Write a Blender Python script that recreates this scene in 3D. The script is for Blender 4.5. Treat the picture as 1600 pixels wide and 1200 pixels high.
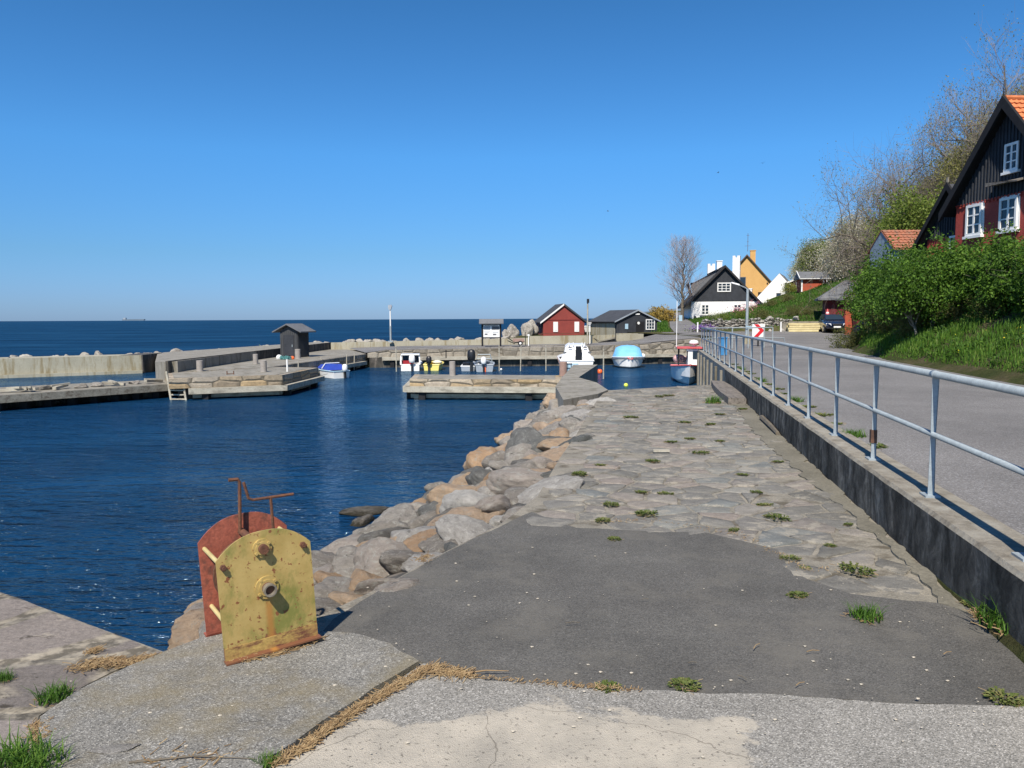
import bpy, math, random
from math import sin, cos, pi, radians, atan2, hypot
from mathutils import Vector, Matrix, noise
S = bpy.context.scene
for o in list(bpy.data.objects): bpy.data.objects.remove(o)
C = S.collection
rnd = random.Random(7)
# ---------------------------------------------------------------- camera, sky, sun, exposure
H = 2.0                                   # eye height above the pier paving
cam = bpy.data.cameras.new('camera'); camo = bpy.data.objects.new('camera', cam); C.objects.link(camo)
cam.sensor_width = 36; cam.lens = 27.0; cam.clip_end = 60000; cam.clip_start = 0.05
CM = Matrix.Rotation(radians(90 - 4.86), 4, 'X') @ Matrix.Rotation(radians(-0.27), 4, 'Z')
camo.matrix_world = Matrix.Translation((0, 0, H)) @ CM
S.camera = camo
SUN_EL, SUN_AZ = radians(50), radians(195)
w = bpy.data.worlds.new('World'); S.world = w; w.use_nodes = True
wn = w.node_tree; wn.nodes.clear()
sky = wn.nodes.new('ShaderNodeTexSky'); sky.sky_type = 'NISHITA'; sky.sun_disc = False
sky.sun_elevation = SUN_EL; sky.sun_rotation = SUN_AZ; sky.altitude = 0; sky.air_density = 1.15; sky.dust_density = 0.25; sky.ozone_density = 4.0
bg = wn.nodes.new('ShaderNodeBackground'); bg.inputs[1].default_value = 0.135
wo = wn.nodes.new('ShaderNodeOutputWorld')
tcw = wn.nodes.new('ShaderNodeTexCoord'); sxw = wn.nodes.new('ShaderNodeSeparateXYZ'); wn.links.new(tcw.outputs['Generated'], sxw.inputs[0])
rpw = wn.nodes.new('ShaderNodeValToRGB'); el = rpw.color_ramp.elements                      # clear, dry spring air: a bluer horizon than the model's
while len(el) < 6: el.new(0.5)
for e_, (p_, c_) in zip(el, ((0.0, (.27, .45, .92)), (0.03, (.27, .46, .90)), (0.08, (.27, .49, .80)), (0.2, (.275, .62, .95)), (0.37, (.22, .54, .80)), (0.6, (.20, .52, .80)))): e_.position = p_; e_.color = (*[min(1, q / 1.25) for q in c_], 1)
wn.links.new(sxw.outputs[2], rpw.inputs[0])
mxw = wn.nodes.new('ShaderNodeMix'); mxw.data_type = 'RGBA'; mxw.blend_type = 'MULTIPLY'; mxw.inputs[0].default_value = 1
wn.links.new(sky.outputs[0], mxw.inputs[6]); wn.links.new(rpw.outputs[0], mxw.inputs[7])
wn.links.new(mxw.outputs[2], bg.inputs[0]); wn.links.new(bg.outputs[0], wo.inputs[0])
sl = bpy.data.lights.new('sun', 'SUN'); sl.energy = 4.9; sl.angle = radians(0.5); sl.color = (1, 0.92, 0.80)
so = bpy.data.objects.new('sun', sl); C.objects.link(so)
LD = Vector((sin(radians(15)) * cos(SUN_EL), cos(radians(15)) * cos(SUN_EL), -sin(SUN_EL)))
so.rotation_euler = LD.to_track_quat('-Z', 'Y').to_euler(); so.location = (-10, -30, 40)
S.view_settings.view_transform = 'Standard'; S.view_settings.look = 'None'
S.view_settings.exposure = 0.45; S.view_settings.gamma = 1

# ---------------------------------------------------------------- surveying: sight lines to heights / distances
def ray(px, py):
    return CM.to_3x3() @ Vector(((px - 800) / 1200, (600 - py) / 1200, -1))
def W(px, py, z=0.0):
    r = ray(px, py); t = (z - H) / r.z
    return Vector((r.x * t, r.y * t, z))
def D(px, py, y):
    r = ray(px, py); t = y / r.y
    return Vector((r.x * t, y, H + r.z * t))

# ---------------------------------------------------------------- materials
def newmat(name):
    m = bpy.data.materials.new(name); m.use_nodes = True
    nt = m.node_tree; return m, nt, nt.nodes['Principled BSDF']
def nd(nt, t, **k):
    n = nt.nodes.new(t)
    for a, v in k.items():
        if a in n.inputs: n.inputs[a].default_value = v
        else: setattr(n, a, v)
    return n
def ramp(nt, fac, stops):
    r = nt.nodes.new('ShaderNodeValToRGB'); e = r.color_ramp.elements
    while len(e) < len(stops): e.new(0.5)
    for i, (p, c) in enumerate(stops):
        e[i].position = p; e[i].color = (*c, 1) if len(c) == 3 else c
    nt.links.new(fac, r.inputs[0]); return r.outputs[0]
def mixc(nt, fac, a, b, mode='MIX'):
    n = nt.nodes.new('ShaderNodeMix'); n.data_type = 'RGBA'; n.blend_type = mode
    for s, v in ((0, fac), (6, a), (7, b)):
        if isinstance(v, (int, float)): n.inputs[s].default_value = v
        elif isinstance(v, tuple): n.inputs[s].default_value = (*v, 1)
        else: nt.links.new(v, n.inputs[s])
    return n.outputs[2]
def coords(nt, scale=(1, 1, 1), warp=0.0, wscale=2.0):
    tc = nt.nodes.new('ShaderNodeTexCoord'); mp = nt.nodes.new('ShaderNodeMapping'); mp.inputs['Scale'].default_value = scale
    src = tc.outputs['Object']
    if warp:
        n = nd(nt, 'ShaderNodeTexNoise', Scale=wscale, Detail=3.0); nt.links.new(src, n.inputs['Vector'])
        a = nd(nt, 'ShaderNodeVectorMath', operation='MULTIPLY_ADD'); a.inputs[1].default_value = (warp,) * 3
        nt.links.new(n.outputs['Color'], a.inputs[0]); nt.links.new(src, a.inputs[2]); src = a.outputs[0]
    nt.links.new(src, mp.inputs['Vector']); return mp.outputs[0]
def nz(nt, vec, scale, detail=4.0, rough=0.6):
    n = nd(nt, 'ShaderNodeTexNoise', Scale=scale, Detail=detail, Roughness=rough); nt.links.new(vec, n.inputs['Vector']); return n.outputs['Fac']
def bump(nt, b, h, strength=0.5, dist=0.02, prev=None):
    n = nd(nt, 'ShaderNodeBump', Strength=strength, Distance=dist); nt.links.new(h, n.inputs['Height'])
    if prev: nt.links.new(prev, n.inputs['Normal'])
    nt.links.new(n.outputs[0], b.inputs['Normal']); return n.outputs[0]
def simple(name, c1, c2=None, scale=3.0, rough=0.7, metal=0.0, bs=0.3, bd=0.01, speck=0.0, sscale=60.0, streak=None, c3=None, spec=0.5):
    """paint/concrete/wood: two tones by noise, a fine speckle, optional vertical streaks of a third tone"""
    m, nt, b = newmat(name); c2 = c2 or tuple(x * 0.75 for x in c1)
    v = coords(nt); f = nz(nt, v, scale, 6.0, 0.65)
    col = ramp(nt, f, [(0.32, c2), (0.66, c1)])
    if speck:
        s = nz(nt, v, sscale, 2.0, 0.8)
        col = mixc(nt, 1.0, col, ramp(nt, s, [(0.3, (1 - speck,) * 3), (0.7, (1 + speck * .4,) * 3)]), 'MULTIPLY')
    if c3:
        v2 = coords(nt, streak or (1, 1, 1), 0.1, 3.0); g = nz(nt, v2, 1.0, 5.0, 0.7)
        col = mixc(nt, ramp(nt, g, [(0.5, (0, 0, 0)), (0.64, (1, 1, 1))]), col, c3)
    nt.links.new(col, b.inputs['Base Color'])
    b.inputs['Roughness'].default_value = rough; b.inputs['Metallic'].default_value = metal; b.inputs['Specular IOR Level'].default_value = spec
    if bs: bump(nt, b, nz(nt, v, sscale if speck else scale * 6, 4.0), bs, bd)
    return m
def leafmat(name, stops, trans=0.35):
    m, nt, b = newmat(name)
    g = nt.nodes.new('ShaderNodeNewGeometry'); oi = nt.nodes.new('ShaderNodeObjectInfo')
    v = coords(nt); n = nz(nt, v, 0.9, 2.0)
    a = nd(nt, 'ShaderNodeMath', operation='MULTIPLY'); a.inputs[1].default_value = 0.55; nt.links.new(g.outputs['Random Per Island'], a.inputs[0])
    c = nd(nt, 'ShaderNodeMath', operation='MULTIPLY_ADD'); c.inputs[1].default_value = 0.25; nt.links.new(oi.outputs['Random'], c.inputs[0]); nt.links.new(a.outputs[0], c.inputs[2])
    d = nd(nt, 'ShaderNodeMath', operation='MULTIPLY_ADD'); d.inputs[1].default_value = 0.5; nt.links.new(n, d.inputs[0]); nt.links.new(c.outputs[0], d.inputs[2])
    e = nd(nt, 'ShaderNodeMath', operation='SUBTRACT'); e.inputs[1].default_value = 0.13; nt.links.new(d.outputs[0], e.inputs[0])
    col = ramp(nt, e.outputs[0], stops)
    nt.links.new(col, b.inputs['Base Color']); b.inputs['Roughness'].default_value = 0.6; b.inputs['Specular IOR Level'].default_value = 0.25
    t = nt.nodes.new('ShaderNodeBsdfTranslucent'); nt.links.new(col, t.inputs[0])
    mx = nt.nodes.new('ShaderNodeMixShader'); mx.inputs[0].default_value = trans
    nt.links.new(b.outputs[0], mx.inputs[1]); nt.links.new(t.outputs[0], mx.inputs[2])
    nt.links.new(mx.outputs[0], nt.nodes['Material Output'].inputs[0]); return m
M = {}
# flagstone paving
def paving(name, sc, stones, mortar, mw=0.05, warp=0.35, bd=0.02):
    m, nt, b = newmat(name); v = coords(nt, (1, 1.35, 1), warp, 1.6)
    vo = nd(nt, 'ShaderNodeTexVoronoi', feature='F1', Scale=sc); nt.links.new(v, vo.inputs['Vector'])
    ve = nd(nt, 'ShaderNodeTexVoronoi', feature='DISTANCE_TO_EDGE', Scale=sc); nt.links.new(v, ve.inputs['Vector'])
    sx = nt.nodes.new('ShaderNodeSeparateColor'); nt.links.new(vo.outputs['Color'], sx.inputs[0])
    st = ramp(nt, sx.outputs[0], stones)
    v0 = coords(nt); big = nz(nt, v0, 1.1, 5.0); fine = nz(nt, v0, 28.0, 5.0, 0.75); sp = nz(nt, v0, 110.0, 2.0, 0.8)
    wear = nz(nt, coords(nt, (1, 1.8, 1)), 3.6, 8.0, 0.75)
    st = mixc(nt, 0.8, st, ramp(nt, fine, [(0.3, (.62,) * 3), (0.62, (1.15,) * 3)]), 'MULTIPLY')
    st = mixc(nt, 0.7, st, ramp(nt, sp, [(0.3, (.65,) * 3), (0.7, (1.25,) * 3)]), 'MULTIPLY')
    ed = nd(nt, 'ShaderNodeMath', operation='MULTIPLY_ADD'); ed.inputs[1].default_value = -0.16; nt.links.new(wear, ed.inputs[0]); nt.links.new(ve.outputs[0], ed.inputs[2])
    mk = ramp(nt, ed.outputs[0], [(0.0, (1, 1, 1)), (mw * .45, (0, 0, 0))])
    wm = ramp(nt, wear, [(0.60, (0, 0, 0)), (0.65, (.8, .8, .8))])
    mor = mixc(nt, ramp(nt, nz(nt, v0, 9.0, 3.0), [(0.42, (0, 0, 0)), (0.6, (1, 1, 1))]), mortar, tuple(x * .38 for x in mortar))
    c = mixc(nt, mk, st, mor); c = mixc(nt, wm, c, tuple(min(1, x * 1.15) for x in mortar))
    dk = nz(nt, coords(nt, (1, 2, 1), 0.3, 2.0), 2.3, 6.0, .7)
    c = mixc(nt, ramp(nt, dk, [(0.34, (1, 1, 1)), (0.40, (0, 0, 0))]), c, (.06, .05, .038))
    c = mixc(nt, 0.6, c, ramp(nt, big, [(0.3, (.72,) * 3), (0.7, (1.1,) * 3)]), 'MULTIPLY')
    nt.links.new(c, b.inputs['Base Color']); b.inputs['Roughness'].default_value = 0.9; b.inputs['Specular IOR Level'].default_value = .25
    h = ramp(nt, ve.outputs[0], [(0.0, (0, 0, 0)), (0.10, (1, 1, 1))])
    p = bump(nt, b, h, 0.9, bd); p = bump(nt, b, wear, 0.8, 0.02, p); bump(nt, b, fine, 0.5, 0.008, p); return m
M['flag'] = paving('flagstone', 1.75, [(0.0, (.165, .150, .130)), (0.3, (.25, .225, .195)), (0.55, (.205, .195, .18)), (0.75, (.29, .245, .21)), (1.0, (.32, .295, .26))], (.42, .37, .285))
M['slabstone'] = paving('slab_stone', 1.15, [(0, (.165, .145, .13)), (.5, (.22, .19, .165)), (1, (.27, .235, .21))], (.33, .29, .225), .07, .2)
def aggregate(name, a, bcol, light, sc=120.0, tint=None, big=1.3):
    m, nt, b = newmat(name); v = coords(nt)
    vo = nd(nt, 'ShaderNodeTexVoronoi', feature='F1', Scale=sc); nt.links.new(v, vo.inputs['Vector'])
    sx = nt.nodes.new('ShaderNodeSeparateColor'); nt.links.new(vo.outputs['Color'], sx.inputs[0])
    c = ramp(nt, sx.outputs[0], [(0.0, a), (0.5, bcol), (0.85, bcol), (0.93, light), (1.0, light)])
    c = mixc(nt, .75, c, ramp(nt, nz(nt, v, big, 6.0, .7), [(0.3, (.6,) * 3), (0.7, (1.2,) * 3)]), 'MULTIPLY')
    c = mixc(nt, .5, c, ramp(nt, nz(nt, v, sc * .35, 3.0, .8), [(0.35, (.7,) * 3), (0.65, (1.25,) * 3)]), 'MULTIPLY')
    if tint: c = mixc(nt, ramp(nt, nz(nt, coords(nt, (1, 1, 1), .2), 1.6, 5.0, .65), [(0.5, (0, 0, 0)), (0.66, (.65, .65, .65))]), c, tint)
    nt.links.new(c, b.inputs['Base Color']); b.inputs['Roughness'].default_value = .88; b.inputs['Specular IOR Level'].default_value = .3
    p = bump(nt, b, nz(nt, v, 4.0, 5.0), .35, .02); bump(nt, b, vo.outputs['Distance'], .6, .006, p); return m
M['aggr'] = aggregate('worn_concrete', (.10, .097, .088), (.235, .225, .20), (.40, .385, .35), 150, (.20, .165, .095))
M['aggr2'] = aggregate('worn_concrete_plain', (.13, .125, .11), (.29, .275, .245), (.46, .44, .40), 160)
M['asph'] = aggregate('asphalt_patch', (.070, .067, .060), (.118, .113, .102), (.16, .152, .138), 150, (.145, .135, .115), .9)
def skinned():
    m = aggregate('slab_with_cement_skin', (.13, .125, .11), (.29, .275, .245), (.46, .44, .40), 160); nt = m.node_tree; b = nt.nodes['Principled BSDF']
    old = b.inputs['Base Color'].links[0].from_socket
    tc = nt.nodes.new('ShaderNodeTexCoord'); sp = nt.nodes.new('ShaderNodeSeparateXYZ'); nt.links.new(tc.outputs['Object'], sp.inputs[0])
    def mth(op, a, b_):
        n = nd(nt, 'ShaderNodeMath', operation=op)
        for i, v in ((0, a), (1, b_)):
            if isinstance(v, (int, float)): n.inputs[i].default_value = v
            else: nt.links.new(v, n.inputs[i])
        return n.outputs[0]
    top = mth('SUBTRACT', 3.80, sp.outputs[1]); top = mth('SUBTRACT', top, mth('MULTIPLY', mth('ABSOLUTE', mth('SUBTRACT', sp.outputs[0], .25), 0), .22))
    rt_ = mth('SUBTRACT', 1.12, sp.outputs[0]); f = mth('MINIMUM', top, rt_)
    v = coords(nt, (1, 1.4, 1), .2, 3.0); n1 = nz(nt, v, 2.4, 9.0, .72); f = mth('ADD', f, mth('MULTIPLY', mth('SUBTRACT', n1, .5), .9))
    mk = ramp(nt, f, [(.0, (0, 0, 0)), (.05, (1, 1, 1))])
    v0 = coords(nt); pit = ramp(nt, nz(nt, v0, 38.0, 4.0, .7), [(0.34, (.35,) * 3), (.42, (1,) * 3)]); cc = ramp(nt, nz(nt, v0, 2.6, 7.0, .7), [(.3, (.30, .275, .23)), (.65, (.45, .405, .33))])
    cc = mixc(nt, 1.0, cc, pit, 'MULTIPLY')
    ck = nd(nt, 'ShaderNodeTexVoronoi', feature='DISTANCE_TO_EDGE', Scale=.75); nt.links.new(coords(nt, (1, 1, 1), .35, 3.0), ck.inputs['Vector'])
    cc = mixc(nt, ramp(nt, ck.outputs[0], [(0, (.7, .7, .7)), (.0035, (0, 0, 0))]), cc, (.09, .08, .06))
    nt.links.new(mixc(nt, mk, old, cc), b.inputs['Base Color']); return m
M['skinned'] = skinned()
M['mortar'] = simple('paving_mortar', (.30, .27, .215), (.20, .185, .15), 2.2, .95, speck=.35, sscale=45, bs=.8, bd=.02, c3=(.10, .085, .06), streak=(2.2, 3.2, 1))
def stonemat():
    m, nt, b = newmat('paving_stone'); g = nt.nodes.new('ShaderNodeNewGeometry'); v = coords(nt)
    c = ramp(nt, g.outputs['Random Per Island'], [(0, (.13, .125, .11)), (.3, (.20, .19, .168)), (.55, (.165, .16, .145)), (.72, (.235, .20, .172)), (.9, (.25, .24, .21)), (1, (.155, .165, .16))])
    c = mixc(nt, .9, c, ramp(nt, nz(nt, v, 5.0, 9.0, .78), [(0.3, (.62,) * 3), (0.65, (1.25,) * 3)]), 'MULTIPLY')
    c = mixc(nt, .7, c, ramp(nt, nz(nt, v, 95.0, 3.0, .8), [(0.3, (.65,) * 3), (0.7, (1.25,) * 3)]), 'MULTIPLY')
    c = mixc(nt, ramp(nt, nz(nt, coords(nt, (1, 1.6, 1), .2), 3.3, 9.0, .8), [(0.53, (0, 0, 0)), (0.58, (.75, .75, .75))]), c, (.33, .30, .245))
    nt.links.new(c, b.inputs['Base Color']); b.inputs['Roughness'].default_value = .9; b.inputs['Specular IOR Level'].default_value = .25
    p = bump(nt, b, nz(nt, v, 9.0, 9.0, .75), .8, .03); bump(nt, b, nz(nt, v, 60.0, 4.0, .7), .6, .008, p); return m
M['pstone'] = stonemat()
M['road'] = aggregate('road_asphalt', (.125, .120, .115), (.19, .182, .175), (.27, .265, .265), 90, None, .35)
M['cement'] = simple('cement_smear', (.56, .50, .40), (.40, .365, .30), 2.2, .9, bs=.5, bd=.01, speck=.35, sscale=45)
def wallmat():
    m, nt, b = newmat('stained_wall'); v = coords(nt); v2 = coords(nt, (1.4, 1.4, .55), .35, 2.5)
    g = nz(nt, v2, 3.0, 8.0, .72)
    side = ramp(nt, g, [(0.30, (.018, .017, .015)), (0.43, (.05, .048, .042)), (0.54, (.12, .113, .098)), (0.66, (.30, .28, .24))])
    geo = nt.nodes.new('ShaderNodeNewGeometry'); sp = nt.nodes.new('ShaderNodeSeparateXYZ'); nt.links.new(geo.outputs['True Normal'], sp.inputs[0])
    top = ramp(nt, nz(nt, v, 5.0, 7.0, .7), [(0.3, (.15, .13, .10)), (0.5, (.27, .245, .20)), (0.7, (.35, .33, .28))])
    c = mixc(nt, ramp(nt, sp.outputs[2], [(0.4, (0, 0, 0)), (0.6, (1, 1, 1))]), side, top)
    nt.links.new(c, b.inputs['Base Color']); b.inputs['Roughness'].default_value = .9; b.inputs['Specular IOR Level'].default_value = .2
    bump(nt, b, nz(nt, v, 14.0, 8.0, .75), .9, .03); return m
M['wall'] = wallmat()
M['conc'] = simple('concrete', (.30, .28, .235), (.20, .185, .155), 1.2, .9, speck=.25, sscale=30, c3=(.13, .115, .08), streak=(2.5, 2.5, .5))
M['concp'] = simple('pale_concrete', (.40, .375, .29), (.31, .29, .22), .7, .9, speck=.15, sscale=20, c3=(.23, .19, .11), streak=(3, 3, .4))
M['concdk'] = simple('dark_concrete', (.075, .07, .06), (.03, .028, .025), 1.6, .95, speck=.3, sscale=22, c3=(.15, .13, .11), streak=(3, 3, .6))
def blocks(name, cols, sc=1.3, mort=(.10, .085, .06), bd=.06):
    m, nt, b = newmat(name); v = coords(nt, (1, .8, 2.2) if sc < 2 else (1, 1, 1.7), .07 if sc < 2 else .25, 1.5)
    vo = nd(nt, 'ShaderNodeTexVoronoi', feature='F1', Scale=sc, Randomness=.38 if sc < 2 else 1.0); nt.links.new(v, vo.inputs['Vector'])
    ve = nd(nt, 'ShaderNodeTexVoronoi', feature='DISTANCE_TO_EDGE', Scale=sc, Randomness=.38 if sc < 2 else 1.0); nt.links.new(v, ve.inputs['Vector'])
    sx = nt.nodes.new('ShaderNodeSeparateColor'); nt.links.new(vo.outputs['Color'], sx.inputs[0])
    c = ramp(nt, sx.outputs[0], cols); f = nz(nt, coords(nt), 7.0, 6.0, .75)
    c = mixc(nt, .9, c, ramp(nt, f, [(0.3, (.6,) * 3), (0.65, (1.2,) * 3)]), 'MULTIPLY')
    c = mixc(nt, ramp(nt, ve.outputs[0], [(0.0, (1, 1, 1)), (0.05, (0, 0, 0))]), c, mort)
    nt.links.new(c, b.inputs['Base Color']); b.inputs['Roughness'].default_value = .9
    p = bump(nt, b, ramp(nt, ve.outputs[0], [(0, (0, 0, 0)), (.15, (1, 1, 1))]), .8, bd); bump(nt, b, f, .6, .04, p); return m
M['quay'] = blocks('quay_blocks', [(0, (.20, .165, .12)), (.35, (.30, .245, .175)), (.6, (.36, .26, .14)), (.8, (.33, .29, .235)), (1, (.40, .33, .24))], 1.1)
M['quay2'] = blocks('quay_blocks_grey', [(0, (.17, .15, .12)), (.5, (.26, .23, .185)), (1, (.32, .285, .23))], 1.2)
M['drystone'] = blocks('garden_wall_stone', [(0, (.14, .13, .12)), (.5, (.34, .32, .28)), (1, (.52, .49, .44))], 2.6, (.02, .02, .015), .12)
def rockmat(name, a, bb, cc, lichen=(.42, .41, .36)):
    m, nt, b = newmat(name); oi = nt.nodes.new('ShaderNodeObjectInfo'); v = coords(nt, (1, 1, 1), .3, 2.0)
    c = ramp(nt, oi.outputs['Random'], [(0, a), (.5, bb), (1, cc)])
    n = nz(nt, v, 3.2, 9.0, .8); c = mixc(nt, .9, c, ramp(nt, n, [(0.3, (.55,) * 3), (0.65, (1.2,) * 3)]), 'MULTIPLY')
    n2 = nz(nt, v, 4.5, 9.0, .85); c = mixc(nt, ramp(nt, n2, [(0.53, (0, 0, 0)), (0.58, (.8, .8, .8))]), c, lichen)
    n3 = nz(nt, v, 3.1, 8.0, .8); c = mixc(nt, ramp(nt, n3, [(0.36, (.9, .9, .9)), (0.42, (0, 0, 0))]), c, tuple(x * .35 for x in a))
    # tide mark: wet, weedy foot of the stones
    geo = nt.nodes.new('ShaderNodeNewGeometry'); sp = nt.nodes.new('ShaderNodeSeparateXYZ'); nt.links.new(geo.outputs['Position'], sp.inputs[0])
    ad = nd(nt, 'ShaderNodeMath', operation='MULTIPLY_ADD'); ad.inputs[1].default_value = .3; nt.links.new(n, ad.inputs[0]); nt.links.new(sp.outputs[2], ad.inputs[2])
    mr = nd(nt, 'ShaderNodeMapRange'); mr.inputs[1].default_value = -.98; mr.inputs[2].default_value = -.80; mr.inputs[3].default_value = 1; mr.inputs[4].default_value = 0
    nt.links.new(ad.outputs[0], mr.inputs[0]); c = mixc(nt, mr.outputs[0], c, (.035, .03, .018))
    nt.links.new(c, b.inputs['Base Color']); b.inputs['Roughness'].default_value = .88; b.inputs['Specular IOR Level'].default_value = .25
    p = bump(nt, b, n, .8, .10); bump(nt, b, nz(nt, v, 22.0, 6.0, .8), .8, .03, p); return m
M['rock_grey'] = rockmat('grey_rock', (.24, .215, .185), (.31, .285, .25), (.37, .32, .275))
M['rock_orange'] = rockmat('orange_rock', (.40, .26, .15), (.46, .34, .23), (.42, .31, .22), (.36, .32, .26))
M['rock_white'] = rockmat('pale_rock', (.40, .38, .35), (.36, .34, .31), (.46, .44, .40), (.52, .5, .46))
M['rock_dark'] = rockmat('dark_rock', (.12, .125, .115), (.15, .15, .14), (.17, .155, .135), (.26, .26, .24))
M['rock_far'] = rockmat('breakwater_rock', (.36, .33, .28), (.30, .275, .24), (.46, .43, .375), (.5, .48, .42))
M['galv'] = simple('galvanised_steel', (.36, .41, .43), (.27, .31, .33), 9.0, .5, .10, bs=.15, bd=.002, speck=.15, sscale=50)
M['galvrust'] = simple('rusty_steel', (.16, .08, .045), (.08, .04, .025), 9, .8)
M['rust'] = simple('rust', (.17, .07, .035), (.09, .04, .025), 12, .85, speck=.3, bs=.5)
M['wood'] = simple('grey_wood', (.30, .28, .23), (.18, .165, .13), 2.5, .9, speck=.3, sscale=25, c3=(.12, .10, .075), streak=(1, 6, 6))
M['palewood'] = simple('pale_timber', (.46, .43, .35), (.33, .30, .24), 2.5, .85, speck=.2, sscale=25, c3=(.22, .20, .16), streak=(1, 5, 5))
M['oldplank'] = simple('weathered_plank', (.24, .21, .18), (.13, .115, .10), 8, .9, speck=.3, sscale=60, c3=(.07, .06, .05), streak=(14, 1.5, 14))
M['darkwood'] = simple('black_wood', (.018, .018, .02), (.010, .010, .012), 3, .8, speck=.2, sscale=30, spec=.3)
M['blackboard'] = simple('tarred_boards', (.045, .05, .06), (.028, .031, .038), 2, .75, speck=.2, sscale=25, spec=.3)
M['hutboard'] = simple('hut_boards', (.06, .064, .07), (.038, .041, .046), 2, .85, speck=.25, sscale=25)
M['red'] = simple('red_paint', (.27, .045, .033), (.20, .033, .026), 1.5, .75, speck=.12, sscale=30)
M['redwall'] = simple('red_masonry', (.42, .062, .045), (.33, .046, .035), 2.0, .85, speck=.25, sscale=14, bs=.5, bd=.02)
M['redorange'] = simple('orange_red_boards', (.42, .085, .035), (.32, .06, .03), 1.5, .8, speck=.1)  # a brighter, more orange red than the other boards
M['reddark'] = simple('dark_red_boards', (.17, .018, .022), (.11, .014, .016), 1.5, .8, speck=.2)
M['white'] = simple('white_paint', (.80, .80, .78), (.72, .72, .70), 2, .6, bs=.1)
M['limewash'] = simple('white_limewash', (.82, .82, .81), (.74, .74, .73), .9, .9, bs=.3, bd=.02)
M['yellowwall'] = simple('yellow_limewash', (.62, .37, .13), (.55, .32, .11), .8, .9)
M['pebbleroof'] = simple('roof_felt', (.055, .059, .068), (.038, .041, .048), 1.5, .9, speck=.25, sscale=18)
M['slate'] = simple('grey_roof', (.15, .155, .165), (.11, .115, .125), 1.2, .85, speck=.2, sscale=14)
M['thatch'] = simple('dark_roof', (.034, .033, .036), (.022, .021, .023), 1.2, .95, speck=.3, sscale=12)
M['brownroof'] = simple('brown_roof', (.13, .085, .065), (.09, .06, .05), 2, .9, speck=.2)
M['tile'] = simple('orange_tile', (.66, .22, .075), (.47, .14, .05), 5, .75, speck=.2, sscale=30, bs=.4)
M['tileold'] = simple('old_tile', (.42, .16, .085), (.29, .11, .065), 4, .8, speck=.3, sscale=25, c3=(.2, .12, .08), streak=(3, 3, 3))
M['bluewash'] = simple('light_blue_wash', (.42, .56, .62), (.34, .47, .54), 1.3, .85, speck=.1)
M['bluepatch'] = simple('flaking_blue_wash', (.30, .38, .44), (.17, .22, .27), 3.5, .9, speck=.3, c3=(.13, .15, .18), streak=(3, 3, 3))
m, nt, b = newmat('window_glass'); b.inputs['Base Color'].default_value = (.02, .035, .055, 1); b.inputs['Roughness'].default_value = .06; M['glass'] = m
m, nt, b = newmat('car_paint'); b.inputs['Base Color'].default_value = (.006, .010, .028, 1); b.inputs['Roughness'].default_value = .25; b.inputs['Coat Weight'].default_value = 1; M['carpaint'] = m
m, nt, b = newmat('rubber'); b.inputs['Base Color'].default_value = (.012, .012, .013, 1); b.inputs['Roughness'].default_value = .8; M['rubber'] = m
M['chrome'] = simple('bright_metal', (.6, .6, .6), (.5, .5, .5), 5, .3, .8, bs=0)
m, nt, b = newmat('clear_lens'); b.inputs['Base Color'].default_value = (.75, .77, .8, 1); b.inputs['Roughness'].default_value = .1; M['lens'] = m
M['gel'] = simple('white_gelcoat', (.80, .80, .79), (.72, .72, .71), 1.5, .25, bs=0)
M['tarpblue'] = simple('blue_tarp', (.20, .50, .80), (.15, .42, .72), 2.0, .6, bs=.6, bd=.05)
M['deepblue'] = simple('deep_blue_canvas', (.03, .07, .42), (.02, .05, .3), 2.0, .6)
M['hullblue'] = simple('pale_blue_paint', (.40, .56, .66), (.32, .46, .56), 1.5, .4, bs=0)
M['boatyellow'] = simple('yellow_gelcoat', (.80, .68, .20), (.70, .58, .15), 1.5, .35, bs=0)
M['boatgrey'] = simple('grey_gelcoat', (.34, .38, .42), (.24, .27, .31), 1.5, .4, bs=0)
M['pinkred'] = simple('faded_red_paint', (.62, .10, .10), (.5, .09, .09), 3, .5, bs=0)
M['redseat'] = simple('red_vinyl', (.35, .015, .02), (.28, .01, .02), 3, .5, bs=0)
M['black'] = simple('black_plastic', (.014, .014, .016), (.010, .010, .012), 3, .4, bs=0)
M['orange'] = simple('orange_plastic', (.85, .14, .03), (.75, .11, .02), 3, .4, bs=0)
M['lime'] = simple('lime_plastic', (.75, .85, .10), (.65, .75, .08), 3, .4, bs=0)
M['signred'] = simple('sign_red', (.62, .02, .03), (.58, .02, .03), 3, .4, bs=0)
M['lumber'] = simple('fresh_lumber', (.72, .62, .34), (.58, .48, .25), 3, .8, speck=.15, c3=(.45, .36, .18), streak=(.6, 9, 9))
M['bollard'] = simple('bollard_stone', (.36, .33, .30), (.27, .245, .22), 5, .9, speck=.2)
M['pinkstone'] = simple('reddish_granite', (.36, .24, .20), (.28, .18, .15), 6, .9, speck=.3)
M['bark'] = simple('bark', (.16, .135, .10), (.09, .078, .06), 6, .95, bs=.5)
M['twig'] = simple('twig_bark', (.25, .21, .18), (.16, .135, .115), 1, .95, bs=0)
M['twigpink'] = simple('pale_twig_bark', (.34, .28, .26), (.24, .19, .175), 1, .95, bs=0)
M['net'] = simple('teal_net', (.10, .28, .27), (.05, .16, .16), 6, .9)

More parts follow.
